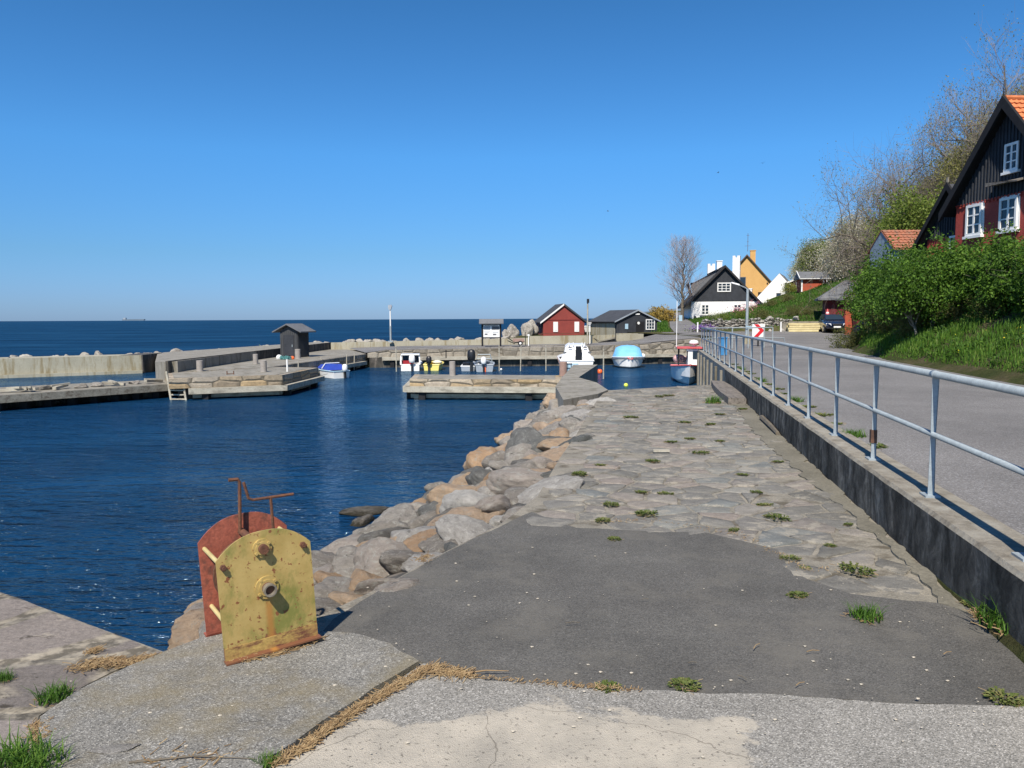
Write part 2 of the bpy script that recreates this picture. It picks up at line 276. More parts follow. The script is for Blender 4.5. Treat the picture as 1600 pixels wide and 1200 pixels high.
M['straw'] = leafmat('dry_straw', [(0, (.10, .065, .035)), (.4, (.26, .17, .085)), (.8, (.44, .32, .17)), (1, (.58, .46, .28))], .1)
M['grass'] = leafmat('grass_blades', [(0, (.028, .075, .010)), (.5, (.075, .17, .02)), (.8, (.14, .25, .035)), (1, (.26, .27, .09))], .4)
M['weed'] = leafmat('weed_leaves', [(0, (.05, .075, .018)), (.5, (.11, .15, .035)), (1, (.24, .22, .09))], .3)
M['hedge'] = leafmat('hedge_leaves', [(0, (.022, .055, .010)), (.4, (.05, .115, .014)), (.75, (.11, .21, .022)), (1, (.20, .32, .04))], .35)
M['hedge2'] = leafmat('brownish_shrub_leaves', [(0, (.06, .06, .02)), (.5, (.12, .14, .035)), (1, (.25, .22, .09))], .35)
M['bud'] = leafmat('budding_leaves', [(0, (.12, .12, .03)), (.5, (.24, .27, .05)), (1, (.42, .42, .12))], .4)
M['olive'] = leafmat('olive_twiggery', [(0, (.10, .10, .03)), (.5, (.20, .20, .055)), (1, (.34, .31, .12))], .3)
M['fresh'] = leafmat('fresh_green_leaves', [(0, (.07, .11, .02)), (.5, (.15, .21, .035)), (1, (.28, .32, .07))], .4)
M['blossom'] = leafmat('blossom', [(0, (.16, .18, .06)), (.55, (.42, .40, .27)), (1, (.85, .82, .76))], .3)
M['autumn'] = leafmat('golden_leaves', [(0, (.16, .10, .03)), (.5, (.32, .22, .05)), (1, (.45, .33, .08))], .3)
M['purple'] = leafmat('purple_petals', [(0, (.16, .07, .30)), (1, (.38, .20, .60))], .3)
M['pinkfl'] = leafmat('pink_petals', [(0, (.55, .15, .20)), (1, (.85, .45, .5))], .3)
M['yelfl'] = leafmat('yellow_petals', [(0, (.7, .6, .03)), (1, (.85, .75, .05))], .2)
def groundmat():
    m, nt, b = newmat('grassy_soil'); v = coords(nt)
    c = ramp(nt, nz(nt, v, .6, 7.0, .7), [(0.3, (.04, .06, .018)), (0.48, (.075, .085, .03)), (0.58, (.12, .105, .055)), (0.72, (.15, .12, .075))])
    c = mixc(nt, .8, c, ramp(nt, nz(nt, v, 9.0, 6.0, .8), [(0.3, (.45,) * 3), (0.7, (1.35,) * 3)]), 'MULTIPLY')
    nt.links.new(c, b.inputs['Base Color']); b.inputs['Roughness'].default_value = 1; b.inputs['Specular IOR Level'].default_value = .1
    bump(nt, b, nz(nt, v, 6.0, 8.0, .8), 1, .15); return m
M['soil'] = groundmat()
M['hill'] = simple('far_wooded_hill', (.15, .125, .085), (.085, .08, .055), .05, 1, speck=.4, sscale=.6, bs=.8, bd=2, spec=0)
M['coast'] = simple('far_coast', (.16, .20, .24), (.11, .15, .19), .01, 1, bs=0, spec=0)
def sc0(nt, a, b_):
    q = nd(nt, 'ShaderNodeMath', operation='MULTIPLY'); nt.links.new(a, q.inputs[0]); nt.links.new(b_, q.inputs[1]); return q.outputs[0]
def watermat():
    """wind-ruffled water: body colour plus a sky reflection that never reaches a mirror's, as waves face the viewer"""
    m, nt, b = newmat('sea_water'); v = coords(nt)
    c = ramp(nt, nz(nt, coords(nt, (1, 2.2, 1)), .03, 7.0, .7), [(0.35, (.0024, .021, .058)), (0.5, (.0040, .032, .084)), (0.68, (.010, .055, .125))])
    b.inputs['Base Color'].default_value = (0, 0, 0, 1); nt.links.new(c, b.inputs['Base Color']); b.inputs['Roughness'].default_value = 1; b.inputs['Specular IOR Level'].default_value = 0
    w1 = nz(nt, coords(nt, (.55, 1.5, 1), .3, .7), 2.6, 3.0, .5)
    w2 = nz(nt, coords(nt, (.5, 1.3, 1)), 9.0, 3.0, .6)
    w3 = nz(nt, coords(nt, (.35, 1.2, 1)), .35, 4.0, .6)
    sp = nt.nodes.new('ShaderNodeSeparateXYZ'); nt.links.new(nt.nodes.new('ShaderNodeTexCoord').outputs['Object'], sp.inputs[0])
    wp = ramp(nt, nz(nt, coords(nt, (.6, 1.3, 1), .5, .2), .16, 4.0, .6), [(.35, (.45,) * 3), (.62, (1.25,) * 3)]); w1 = sc0(nt, w1, wp); w2 = sc0(nt, w2, wp)
    mo = nd(nt, 'ShaderNodeMapRange'); mo.inputs[1].default_value = 46; mo.inputs[2].default_value = 62; mo.inputs[3].default_value = .10; mo.inputs[4].default_value = 1; nt.links.new(sp.outputs[1], mo.inputs[0])
    def sc(h, f):
        q = nd(nt, 'ShaderNodeMath', operation='MULTIPLY'); nt.links.new(h, q.inputs[0]); nt.links.new(f, q.inputs[1]); return q.outputs[0]
    m2 = nd(nt, 'ShaderNodeMapRange'); m2.inputs[1].default_value = 18; m2.inputs[2].default_value = 50; m2.inputs[3].default_value = 1; m2.inputs[4].default_value = .5; nt.links.new(sp.outputs[1], m2.inputs[0])
    p = bump(nt, b, sc(w3, mo.outputs[0]), 1.0, .45); p = bump(nt, b, sc(w1, m2.outputs[0]), 1.0, .34, p); p = bump(nt, b, sc(w2, m2.outputs[0]), 1.0, .07, p)
    g = nt.nodes.new('ShaderNodeBsdfGlossy'); g.inputs['Roughness'].default_value = .09; g.inputs['Color'].default_value = (.72, .93, 1, 1); nt.links.new(p, g.inputs['Normal'])
    fr = nt.nodes.new('ShaderNodeFresnel'); fr.inputs[0].default_value = 1.33; nt.links.new(p, fr.inputs['Normal'])
    mr = nd(nt, 'ShaderNodeMapRange'); mr.inputs[1].default_value = 0.02; mr.inputs[2].default_value = .7; mr.inputs[3].default_value = .03; mr.inputs[4].default_value = .55; nt.links.new(fr.outputs[0], mr.inputs[0])
    cap = nd(nt, 'ShaderNodeMapRange'); cap.inputs[1].default_value = 46; cap.inputs[2].default_value = 64; cap.inputs[3].default_value = .58; cap.inputs[4].default_value = .10; nt.links.new(sp.outputs[1], cap.inputs[0]); nt.links.new(cap.outputs[0], mr.inputs[4])
    mx = nt.nodes.new('ShaderNodeMixShader'); nt.links.new(mr.outputs[0], mx.inputs[0]); nt.links.new(b.outputs[0], mx.inputs[1]); nt.links.new(g.outputs[0], mx.inputs[2])
    nt.links.new(mx.outputs[0], nt.nodes['Material Output'].inputs[0]); return m
M['water'] = watermat()
def yellowpanel():
    m, nt, b = newmat('yellow_paint_rusting'); v = coords(nt)
    c = ramp(nt, nz(nt, v, 5.0, 6.0, .7), [(0.3, (.33, .235, .07)), (0.65, (.45, .33, .12))])
    al = nz(nt, coords(nt, (1, 1, .6), .1, 4.0), 5.0, 6.0, .7); c = mixc(nt, ramp(nt, al, [(0.47, (0, 0, 0)), (0.63, (.85, .85, .85))]), c, (.15, .17, .035))
    ru = nz(nt, v, 26.0, 4.0, .6); c = mixc(nt, ramp(nt, ru, [(0.60, (0, 0, 0)), (0.63, (1, 1, 1))]), c, (.20, .075, .03))
    ru2 = nz(nt, coords(nt, (1, 1, 1), .1, 9.0), 7.0, 6.0, .8)
    sp = nt.nodes.new('ShaderNodeSeparateXYZ'); nt.links.new(nt.nodes.new('ShaderNodeTexCoord').outputs['Object'], sp.inputs[0])
    lo = nd(nt, 'ShaderNodeMapRange'); lo.inputs[1].default_value = .02; lo.inputs[2].default_value = .13; lo.inputs[3].default_value = .28; lo.inputs[4].default_value = 0; nt.links.new(sp.outputs[2], lo.inputs[0])
    ad = nd(nt, 'ShaderNodeMath', operation='ADD'); nt.links.new(lo.outputs[0], ad.inputs[0]); nt.links.new(ru2, ad.inputs[1])
    c = mixc(nt, ramp(nt, ad.outputs[0], [(0.63, (0, 0, 0)), (0.68, (1, 1, 1))]), c, (.17, .07, .035))
    # run of rust below the lower bearing
    ax = nd(nt, 'ShaderNodeMath', operation='SUBTRACT'); ax.inputs[1].default_value = .275; nt.links.new(sp.outputs[0], ax.inputs[0])
    ab = nd(nt, 'ShaderNodeMath', operation='ABSOLUTE'); nt.links.new(ax.outputs[0], ab.inputs[0])
    mr = nd(nt, 'ShaderNodeMapRange'); mr.inputs[1].default_value = .008; mr.inputs[2].default_value = .03; mr.inputs[3].default_value = .85; mr.inputs[4].default_value = 0; nt.links.new(ab.outputs[0], mr.inputs[0])
    zz = nd(nt, 'ShaderNodeMapRange'); zz.inputs[1].default_value = .27; zz.inputs[2].default_value = .33; zz.inputs[3].default_value = 1; zz.inputs[4].default_value = 0; nt.links.new(sp.outputs[2], zz.inputs[0])
    mu = nd(nt, 'ShaderNodeMath', operation='MULTIPLY'); nt.links.new(mr.outputs[0], mu.inputs[0]); nt.links.new(zz.outputs[0], mu.inputs[1])
    c = mixc(nt, mu.outputs[0], c, (.36, .17, .04))
    nt.links.new(c, b.inputs['Base Color']); b.inputs['Roughness'].default_value = .55
    bump(nt, b, ru, .4, .004); return m
M['ypanel'] = yellowpanel()
M['rpanel'] = simple('red_primer_rusting', (.38, .11, .065), (.27, .07, .045), 5, .7, speck=.3, sscale=40, c3=(.12, .05, .035), streak=(8, 8, 5))

# ---------------------------------------------------------------- mesh builder
class MB:
    def __init__(s): s.v = []; s.f = []; s.m = []; s.k = 0
    def add(s, vs, fs):
        n = len(s.v); s.v += [tuple(p) for p in vs]; s.f += [tuple(i + n for i in f) for f in fs]; s.m += [s.k] * len(fs); return s
    def box(s, c, d, rz=0.0, rx=0.0, ry=0.0):
        R = Matrix.Rotation(rz, 3, 'Z') @ Matrix.Rotation(rx, 3, 'X') @ Matrix.Rotation(ry, 3, 'Y'); c = Vector(c)
        vs = [c + R @ Vector((x * d[0] / 2, y * d[1] / 2, z * d[2] / 2)) for x in (-1, 1) for y in (-1, 1) for z in (-1, 1)]
        return s.add(vs, [(0, 1, 3, 2), (4, 6, 7, 5), (0, 4, 5, 1), (2, 3, 7, 6), (0, 2, 6, 4), (1, 5, 7, 3)])
    def beam(s, a, b, wd, h):
        a = Vector(a); b = Vector(b); d = b - a; L = d.length; d.normalize()
        up = Vector((0, 0, 1)) if abs(d.z) < .95 else Vector((0, 1, 0)); sd = d.cross(up).normalized(); up = sd.cross(d)
        vs = [p + sd * x * wd / 2 + up * z * h / 2 for p in (a, b) for x in (-1, 1) for z in (-1, 1)]
        return s.add(vs, [(0, 1, 3, 2), (4, 6, 7, 5), (0, 4, 5, 1), (2, 3, 7, 6), (0, 2, 6, 4), (1, 5, 7, 3)])
    def tube(s, pts, r, n=8, r1=None, cap=True):
        pts = [Vector(p) for p in pts]; N = len(pts); rings = []
        for i, p in enumerate(pts):
            d = (pts[min(i + 1, N - 1)] - pts[max(i - 1, 0)]).normalized()
            up = Vector((0, 0, 1)) if abs(d.z) < .9 else Vector((1, 0, 0)); a = d.cross(up).normalized(); b2 = a.cross(d)
            rr = r if r1 is None else r + (r1 - r) * i / (N - 1)
            rings.append([p + (a * cos(2 * pi * k / n) + b2 * sin(2 * pi * k / n)) * rr for k in range(n)])
        vs = [p for q in rings for p in q]; fs = []
        for i in range(N - 1):
            for k in range(n):
                fs.append((i * n + k, i * n + (k + 1) % n, (i + 1) * n + (k + 1) % n, (i + 1) * n + k))
        if cap: fs.append(tuple(range(n))[::-1]); fs.append(tuple((N - 1) * n + k for k in range(n)))
        return s.add(vs, fs)
    def lathe(s, prof, c=(0, 0, 0), n=14):
        c = Vector(c); vs = [c + Vector((r * cos(2 * pi * k / n), r * sin(2 * pi * k / n), z)) for r, z in prof for k in range(n)]
        fs = [(i * n + k, i * n + (k + 1) % n, (i + 1) * n + (k + 1) % n, (i + 1) * n + k) for i in range(len(prof) - 1) for k in range(n)]
        fs.append(tuple(range(n))[::-1]); fs.append(tuple((len(prof) - 1) * n + k for k in range(n))); return s.add(vs, fs)
    def prism(s, poly, z0, z1):
        n = len(poly); zt = z1 if isinstance(z1, (list, tuple)) else [z1] * n
        vs = [(p[0], p[1], z0) for p in poly] + [(p[0], p[1], zt[i]) for i, p in enumerate(poly)]
        ar = sum(poly[i][0] * poly[(i + 1) % n][1] - poly[(i + 1) % n][0] * poly[i][1] for i in range(n))
        fs = [tuple(range(n))[::-1], tuple(range(n, 2 * n))] + [(i, (i + 1) % n, n + (i + 1) % n, n + i) for i in range(n)]
        if ar < 0: fs = [f[::-1] for f in fs]
        return s.add(vs, fs)
    def poly_xz(s, pts, y0, y1):           # outline in x-z, extruded along y
        n = len(pts); vs = [(x, y0, z) for x, z in pts] + [(x, y1, z) for x, z in pts]
        ar = sum(pts[i][0] * pts[(i + 1) % n][1] - pts[(i + 1) % n][0] * pts[i][1] for i in range(n))
        fs = [tuple(range(n)), tuple(range(n, 2 * n))[::-1]] + [(i, n + i, n + (i + 1) % n, (i + 1) % n) for i in range(n)]
        if ar < 0: fs = [f[::-1] for f in fs]
        return s.add(vs, fs)
    def ball(s, c, r, sx=1, sy=1, sz=1, n=12, m=8):
        return s.lathe([(max(1e-3, r * sin(pi * i / m)) , -r * cos(pi * i / m) * sz) for i in range(m + 1)], c, n)
    def build(s, name, mats, parent=None, smooth=False):
        me = bpy.data.meshes.new(name); me.from_pydata(s.v, [], s.f)
        mats = mats if isinstance(mats, (list, tuple)) else [mats]
        for q in mats: me.materials.append(q)
        if len(mats) > 1: me.polygons.foreach_set('material_index', s.m)
        if smooth: me.polygons.foreach_set('use_smooth', [True] * len(me.polygons))
        me.update(); o = bpy.data.objects.new(name, me); C.objects.link(o)
        if parent: o.parent = parent
        return o
def tag(o, label=None, cat=None, group=None, kind=None):
    if label: o['label'] = label
    if cat: o['category'] = cat
    if group: o['group'] = group
    if kind: o['kind'] = kind
    return o
def thing(name, label, cat, loc=(0, 0, 0), rz=0.0, group=None):
    o = bpy.data.objects.new(name, None); C.objects.link(o); o.location = loc; o.rotation_euler = (0, 0, rz)
    o.empty_display_size = .2; return tag(o, label, cat, group)
def kids(o): return [c for c in bpy.data.objects if c.parent == o]
def dup(o, loc=None, rot=None, scale=None, label=None, group=None):
    tree = KT.get(o.name)
    if tree is None: tree = KT[o.name] = [(c, kids(c)) for c in kids(o)]
    r = o.copy(); C.objects.link(r)
    for c, g in tree:
        k = c.copy(); C.objects.link(k); k.parent = r
        for d in g:
            q = d.copy(); C.objects.link(q); q.parent = k
    if loc is not None: r.location = loc
    if rot is not None: r.rotation_euler = rot
    if scale is not None: r.scale = scale if hasattr(scale, '__len__') else (scale,) * 3
    if label: r['label'] = label
    if group: r['group'] = group
    return r
KT = {}
def rough(pts, step=.12, amp=.02, seed=1):
    """a polygon edge made ragged, as broken concrete or asphalt is"""
    out = []; n = len(pts)
    for i in range(n):
        a, b = Vector(pts[i][:2]), Vector(pts[(i + 1) % n][:2]); L = (b - a).length; k = max(1, int(L / step))
        t = (b - a).normalized(); nn = Vector((-t.y, t.x))
        for j in range(k):
            p = a + (b - a) * j / k; q = noise.fractal(Vector((p.x * 3, p.y * 3, seed)), 1, 2, 4) * amp * 2
            out.append(p + nn * q)
    return out
def lerp(a, b, t): return a + (b - a) * t
def interp(tab, y):
    if y <= tab[0][0]: return tab[0][1]
    for (a, p), (b, q) in zip(tab, tab[1:]):
        if y <= b: return lerp(p, q, (y - a) / (b - a)) if b > a else q
    return tab[-1][1]
def sstep(t): t = max(0, min(1, t)); return t * t * (3 - 2 * t)
# ================================================================= THE SETTING
SEA = -1.15
def grid_mesh(name, xs, ys, hf, mat, keep=None, kind='structure', smooth=True):
    vs = []; idx = {}; fs = []
    for j, y in enumerate(ys):
        for i, x in enumerate(xs):
            idx[i, j] = len(vs); vs.append((x, y, hf(x, y)))
    for j in range(len(ys) - 1):
        for i in range(len(xs) - 1):
            if keep is None or keep((xs[i] + xs[i + 1]) / 2, (ys[j] + ys[j + 1]) / 2):
                fs.append((idx[i, j], idx[i + 1, j], idx[i + 1, j + 1], idx[i, j + 1]))
    b = MB(); b.add(vs, fs); o = b.build(name, mat, smooth=smooth); tag(o, kind=kind); return o
b = MB(); b.add([(-22000, -60, SEA), (22000, -60, SEA), (22000, 26000, SEA), (-22000, 26000, SEA)], [(0, 1, 2, 3)]); tag(b.build('water', M['water']), kind='structure')
# harbour bed and shallow ledges under the surface are not seen; far shore and hill
b = MB(); R2 = random.Random(3)
cp = [(260, 1800), (360, 1900), (520, 2000), (700, 2200), (1100, 2300), (1600, 2500)]; ch = [2, 20, 34, 48, 62, 70]
vs = []
for (x, y), h in zip(cp, ch): vs += [(x, y, SEA - 1), (x + 10, y + 60, h), (x + 40, y + 600, h)]
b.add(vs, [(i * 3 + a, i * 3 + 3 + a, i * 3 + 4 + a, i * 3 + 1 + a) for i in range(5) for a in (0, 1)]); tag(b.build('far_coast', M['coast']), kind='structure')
def hillh(x, y):
    c = D(1262, 498, 330).x
    t = (x - (c - 26)) / 60
    return -2 + 30 * sstep(t) * (1 - .35 * sstep((y - 340) / 90)) * sstep((y - 262) / 60) + noise.fractal(Vector((x * .06, y * .06, 0)), 1, 2, 5) * 2.2
grid_mesh('hill', [D(1262, 498, 330).x - 40 + i * 4 for i in range(50)], [255 + 5 * i for i in range(30)], hillh, M['hill'])

# the retaining wall's line and the shape of the land right of it
F1, F2 = W(1332, 784), W(1132, 600)
wd = (F2 - F1).normalized(); wn_ = Vector((wd.y, -wd.x, 0))       # along the wall / towards the road
def wallX(y): return F1.x + (y - F1.y) * wd.x / wd.y
WT, WALLEND = .48, 38.0
WTH = .40
zr_t = [(-10, .42), (38, .42), (58, .77), (90, 1.85), (140, 3.0), (400, 6)]
def zr(y): return interp(zr_t, y)
eL = [(-10, wallX(-10) + WTH), (38, wallX(38) + WTH), (44, 11.3), (53.5, 13.95), (56.5, 13.6), (60, 12.7), (70, 14.4), (80, 16.4), (90, 18.4), (100, 20.4), (140, 28)]
eR = [(-10, 10.8), (14, 11.6), (18.2, 12.0), (22.7, 12.9), (28, 13.9), (34, 15.3), (43, 18.9), (50, 22.2), (57, 26), (60, 28.5), (61.5, 28.5), (61.51, 15.4), (75, 17.9), (90, 20.4), (100, 22.4), (140, 31)]
eH = [(-10, 10.8), (14, 11.6), (18.2, 12.0), (22.7, 12.9), (28, 13.9), (34, 15.3), (43, 18.9), (50, 22.2), (57, 26), (62, 28.5), (80, 33), (100, 41), (200, 95)]
def hillR(u):
    if u <= 0: return 0
    if u < 5: return .55 * u + .25 * sstep(u * 2)
    if u < 24: return 3.0 + .80 * (u - 5)
    return 18.2 + .28 * (u - 24)
def G(x, y):
    r = zr(y); h = hillR(x - interp(eH, y)) * (1 - sstep((y - 108) / 50))
    if 16 < x < 34 and 20 < y < 56:                 # terrace cut for the houses
        t = sstep((x - 16) / 2.5) * sstep((33 - x) / 4) * sstep((y - 20) / 5) * sstep((54 - y) / 6); h = lerp(h, min(h, 3.6), t)
    g = 0
    if y > 61.3:
        e = x - interp([(61, 15.2), (90, 20.7), (140, 33)], y)
        if e > 0: g = (max(0, .75 - max(0, zr(y) - .9)) * sstep(e / 1.0) * sstep((y - 61.3) / 1.2) + (.10 * e + .0125 * min(e, 15) ** 2) * sstep((y - 61.5) / 12)) * (1 - sstep((y - 106) / 30))
    n = noise.fractal(Vector((x * .35, y * .35, 0)), 1, 2, 4) * .12 * min(1, max(h, g) / 1.0)
    c = interp([(38, 7.0), (60, 11.2), (70, 12.2), (90, 15.5), (100, 17), (140, 24), (400, 80)], y)
    drop = 2.6 * sstep((c - x) / 3) if y > 62 else 0
    return r - .03 + max(h, g) + n - drop
base_t = [(-8, wallX(-8) + WTH - .06), (38, wallX(38) + WTH - .06), (44, 11.2), (53.5, 13.7), (58, 12.4), (62, 9.0), (100, 13), (140, 20), (290, 50)]
ss = [0, .4] + [1 + .6 * i for i in range(60)] + [37.5 + 1.5 * i for i in range(30)] + [83 + 7 * i for i in range(20)]
ys = [-8 + .75 * i for i in range(95)] + [63.5 + 2.5 * i for i in range(40)] + [166 + 12 * i for i in range(10)]
vs = [(interp(base_t, y) + s_, y, G(interp(base_t, y) + s_, y)) for y in ys for s_ in ss]; n_ = len(ss)
b = MB(); b.add(vs, [(j * n_ + i, j * n_ + i + 1, (j + 1) * n_ + i + 1, (j + 1) * n_ + i) for j in range(len(ys) - 1) for i in range(n_ - 1)])
tag(b.build('ground', M['soil'], smooth=True), kind='structure')
# road
b = MB(); ry = sorted(set([-8 + i for i in range(0, 150)] + [61.5, 61.51, 38.5])); NX = 10; rows = []
for y in ry:
    xl, xr = interp(eL, y), interp(eR, y) + noise.noise(Vector((0, y * .7, 0))) * .15
    rows.append([(lerp(xl, xr, i / NX), y, zr(y) + .03 - .03 * abs(i / NX - .5)) for i in range(NX + 1)])
vs = [p for r in rows for p in r]
b.add(vs, [(j * (NX + 1) + i, j * (NX + 1) + i + 1, (j + 1) * (NX + 1) + i + 1, (j + 1) * (NX + 1) + i) for j in range(len(rows) - 1) for i in range(NX)])
tag(b.build('road', M['road'], smooth=True), kind='structure')

# the pier we stand on
pA, pB = W(255, 1018), W(0, 925); ext = pA + (pB - pA) * 5
left_edge = [W(x, y) for x, y in ((255, 1018), (285, 1008), (400, 978), (500, 962), (600, 915), (700, 860), (780, 820), (840, 775), (875, 715), (900, 680), (920, 645), (935, 622), (948, 610), (1040, 605))]
endp = W(1131, 600); endp = Vector((wallX(endp.y) + .02, endp.y, 0))
pier = [Vector((ext.x, -5, 0)), ext, pB] + left_edge + [endp, Vector((wallX(-5) + .02, -5, 0))]
b = MB(); b.prism(rough(pier[2:-2], .3, .03, 5) [:] if False else pier, -2.0, 0.0); tag(b.build('pavement', M['mortar']), kind='structure')
def sheet(name, px, z, mat, step=.10, amp=.02, seed=1, th=.05, raw=None):
    pts = raw or [W(x, y, z) for x, y in px]
    b = MB(); b.prism(rough(pts, step, amp, seed), z - th, z); return tag(b.build(name, mat), kind='structure')
sheet('quay_slabs', None, .006, M['slabstone'], raw=[Vector((ext.x, -5, 0)), ext + Vector((.02, -.02, 0)), pB + Vector((.02, -.02, 0)), pA + Vector((0, -.02, 0)), W(200, 1040), W(130, 1075), W(62, 1120), W(45, 1200), Vector((W(45, 1200).x, -5, 0))], th=.004, amp=.008)
sheet('asphalt_patch', [(498, 990), (520, 968), (548, 950), (600, 917), (660, 884), (700, 862), (760, 832), (830, 800), (862, 812), (900, 824), (1000, 829), (1100, 832), (1160, 845), (1215, 858), (1232, 885), (1262, 905), (1330, 928), (1420, 938), (1500, 945), (1535, 955), (1575, 1000), (1640, 1040), (1700, 1110), (1600, 1106), (1400, 1099), (1200, 1086), (1000, 1079), (880, 1074), (760, 1066), (655, 1034), (560, 992)], .014, M['asph'], .07, .012, 2, th=.012)
c0 = W(655, 1038, .03)
sheet('concrete_slab', None, .026, M['skinned'], .06, .012, 3, th=.024, raw=[W(x, y, .026) for x, y in ((662, 1036), (760, 1062), (880, 1070), (1000, 1078), (1200, 1085), (1400, 1098), (1600, 1105), (1720, 1112))] + [Vector((4.0, -4, 0)), Vector((-.9, -4, 0)), Vector((-1.02, 1.5, 0)), W(432, 1200, .026), W(560, 1108, .026)])
sheet('weathered_slab', None, .034, M['aggr'], .06, .012, 4, th=.03, raw=[W(x, y, .034) for x, y in ((262, 1016), (330, 990), (420, 976), (498, 985), (560, 990), (610, 1005), (652, 1032), (600, 1065), (520, 1118), (412, 1192))] + [Vector((-1.15, 1.4, 0)), Vector((-1.3, -4, 0)), Vector((-2.3, -4, 0)), W(60, 1250, .034), W(58, 1150, .034), W(62, 1120, .034), W(120, 1078, .034), W(200, 1040, .034)])
# flagstones: each an irregular slab bedded a little proud of the mortar (part of the pavement's surface)
def inpoly(x, y, P):
    c = False; n = len(P)
    for i in range(n):
        a, d = P[i], P[(i + 1) % n]
        if (a[1] > y) != (d[1] > y) and x < (d[0] - a[0]) * (y - a[1]) / (d[1] - a[1]) + a[0]: c = not c
    return c
aP = [W(x, y) for x, y in ((400, 1200), (545, 960), (600, 921), (700, 868), (760, 840), (830, 806), (862, 818), (1000, 836), (1100, 840), (1215, 868), (1262, 915), (1330, 936), (1420, 946), (1535, 960), (1700, 1200))]
sR = random.Random(12); sites = []; yy = 5.0; row = 0
while yy < 24.5:
    x = -1.6 + .2 * (row % 2); 
    while x < 6.2: sites.append(Vector((x + sR.uniform(-.17, .17), yy + sR.uniform(-.12, .12), 0))); x += sR.uniform(.27, .56)
    yy += .29; row += 1
b = MB(); ns = 0
for i, c in enumerate(sites):
    if not inpoly(c.x, c.y, pier) or inpoly(c.x, c.y, aP) or c.x > wallX(c.y) - .12: continue
    cell = [Vector((c.x + dx, c.y + dy, 0)) for dx, dy in ((-.6, -.45), (.6, -.45), (.6, .45), (-.6, .45))]
    for q in sites:
        if q is c or abs(q.x - c.x) > 1.2 or abs(q.y - c.y) > .95: continue
        m_ = (q + c) / 2; n_ = (q - c).normalized(); gap = .007 + .014 * sR.random(); out = []
        for k in range(len(cell)):
            A, B_ = cell[k], cell[(k + 1) % len(cell)]; da, db = (A - m_).dot(n_) + gap, (B_ - m_).dot(n_) + gap
            if da <= 0: out.append(A)
            if da * db < 0: out.append(A.lerp(B_, da / (da - db)))
        cell = out
        if len(cell) < 3: break
    if len(cell) < 3: continue
    ce = sum(cell, Vector()) / len(cell); ring = []
    for k in range(len(cell)):
        A, B_ = cell[k], cell[(k + 1) % len(cell)]; L = (B_ - A).length; m_ = max(1, int(L / .05))
        for j in range(m_): ring.append(A.lerp(B_, j / m_))
    if any(not inpoly(p.x, p.y, pier) for p in cell): continue
    K = len(ring); h = sR.choice((-.02, .004, .006, .010, .012, .017)); tx, ty = sR.gauss(0, .012), sR.gauss(0, .012)
    if h < 0 and sR.random() < .5: continue
    def rg(p, f, z):
        v = ce + (p - ce) * f; jit = noise.fractal(Vector((v.x * 9, v.y * 9, 2)), 1, 2, 4); d_ = (p - ce).normalized() * jit * .018
        return (v.x + d_.x, v.y + d_.y, z + ((v.x - ce.x) * tx + (v.y - ce.y) * ty) + .004 * noise.noise(v * 7) * (z > 0))
    h = max(h, .004); vs = []
    for f, z_ in ((1.0, -.012), (.985, h * .55), (.93, h), (.5, h + .002)): vs += [rg(p, f, z_) for p in ring]
    vs.append((ce.x, ce.y, h + .003)); fs = [(r_ * K + k, r_ * K + (k + 1) % K, (r_ + 1) * K + (k + 1) % K, (r_ + 1) * K + k) for r_ in range(3) for k in range(K)] + [(3 * K + k, 3 * K + (k + 1) % K, 4 * K) for k in range(K)]
    b.add(vs, fs); ns += 1
tag(b.build('flagstones', M['pstone'], smooth=True), 'worn irregular flagstones of the pier surface', kind='structure'); print('flagstones', ns, len(b.f))
# mossy concrete shelf beside the wall foot
b = MB(); sh = [Vector((wallX(y) - .02, y, 0)) for y in (4.9, 8, 12, 17, 22)] + [W(1150, 640), W(1190, 690), W(1255, 745), W(1330, 810), W(1390, 860), W(1440, 905), W(1470, 945)]
b.prism(rough(sh, .06, .05, 9), -.01, .019); tag(b.build('concrete_strip', simple('mossy_concrete', (.20, .185, .145), (.13, .12, .09), 1.2, .9, speck=.35, sscale=35)), kind='structure')

# earth washed up against the wall foot at the right
b = MB(); n_ = 14; vs = []
for i in range(n_ + 1):
    y = lerp(5.75, 2.6, i / n_); hz = .11 * sstep(i / n_ * 2.5); wd0 = .04 + .05 * sstep(i / n_ * 2) + .015 * sin(i * 1.7)
    for j in range(6):
        f = j / 5; x = wallX(y) + .03 - wd0 * f; vs.append((x, y, .015 + hz * (1 - f) ** 1.3 + .02 * noise.noise(Vector((x * 5, y * 5, 0))) * (f > 0) - (.03 if j == 5 else 0)))
b.add(vs, [(i * 6 + j, (i + 1) * 6 + j, (i + 1) * 6 + j + 1, i * 6 + j + 1) for i in range(n_) for j in range(5)]); tag(b.build('earth', M['soil'], smooth=True), kind='structure')
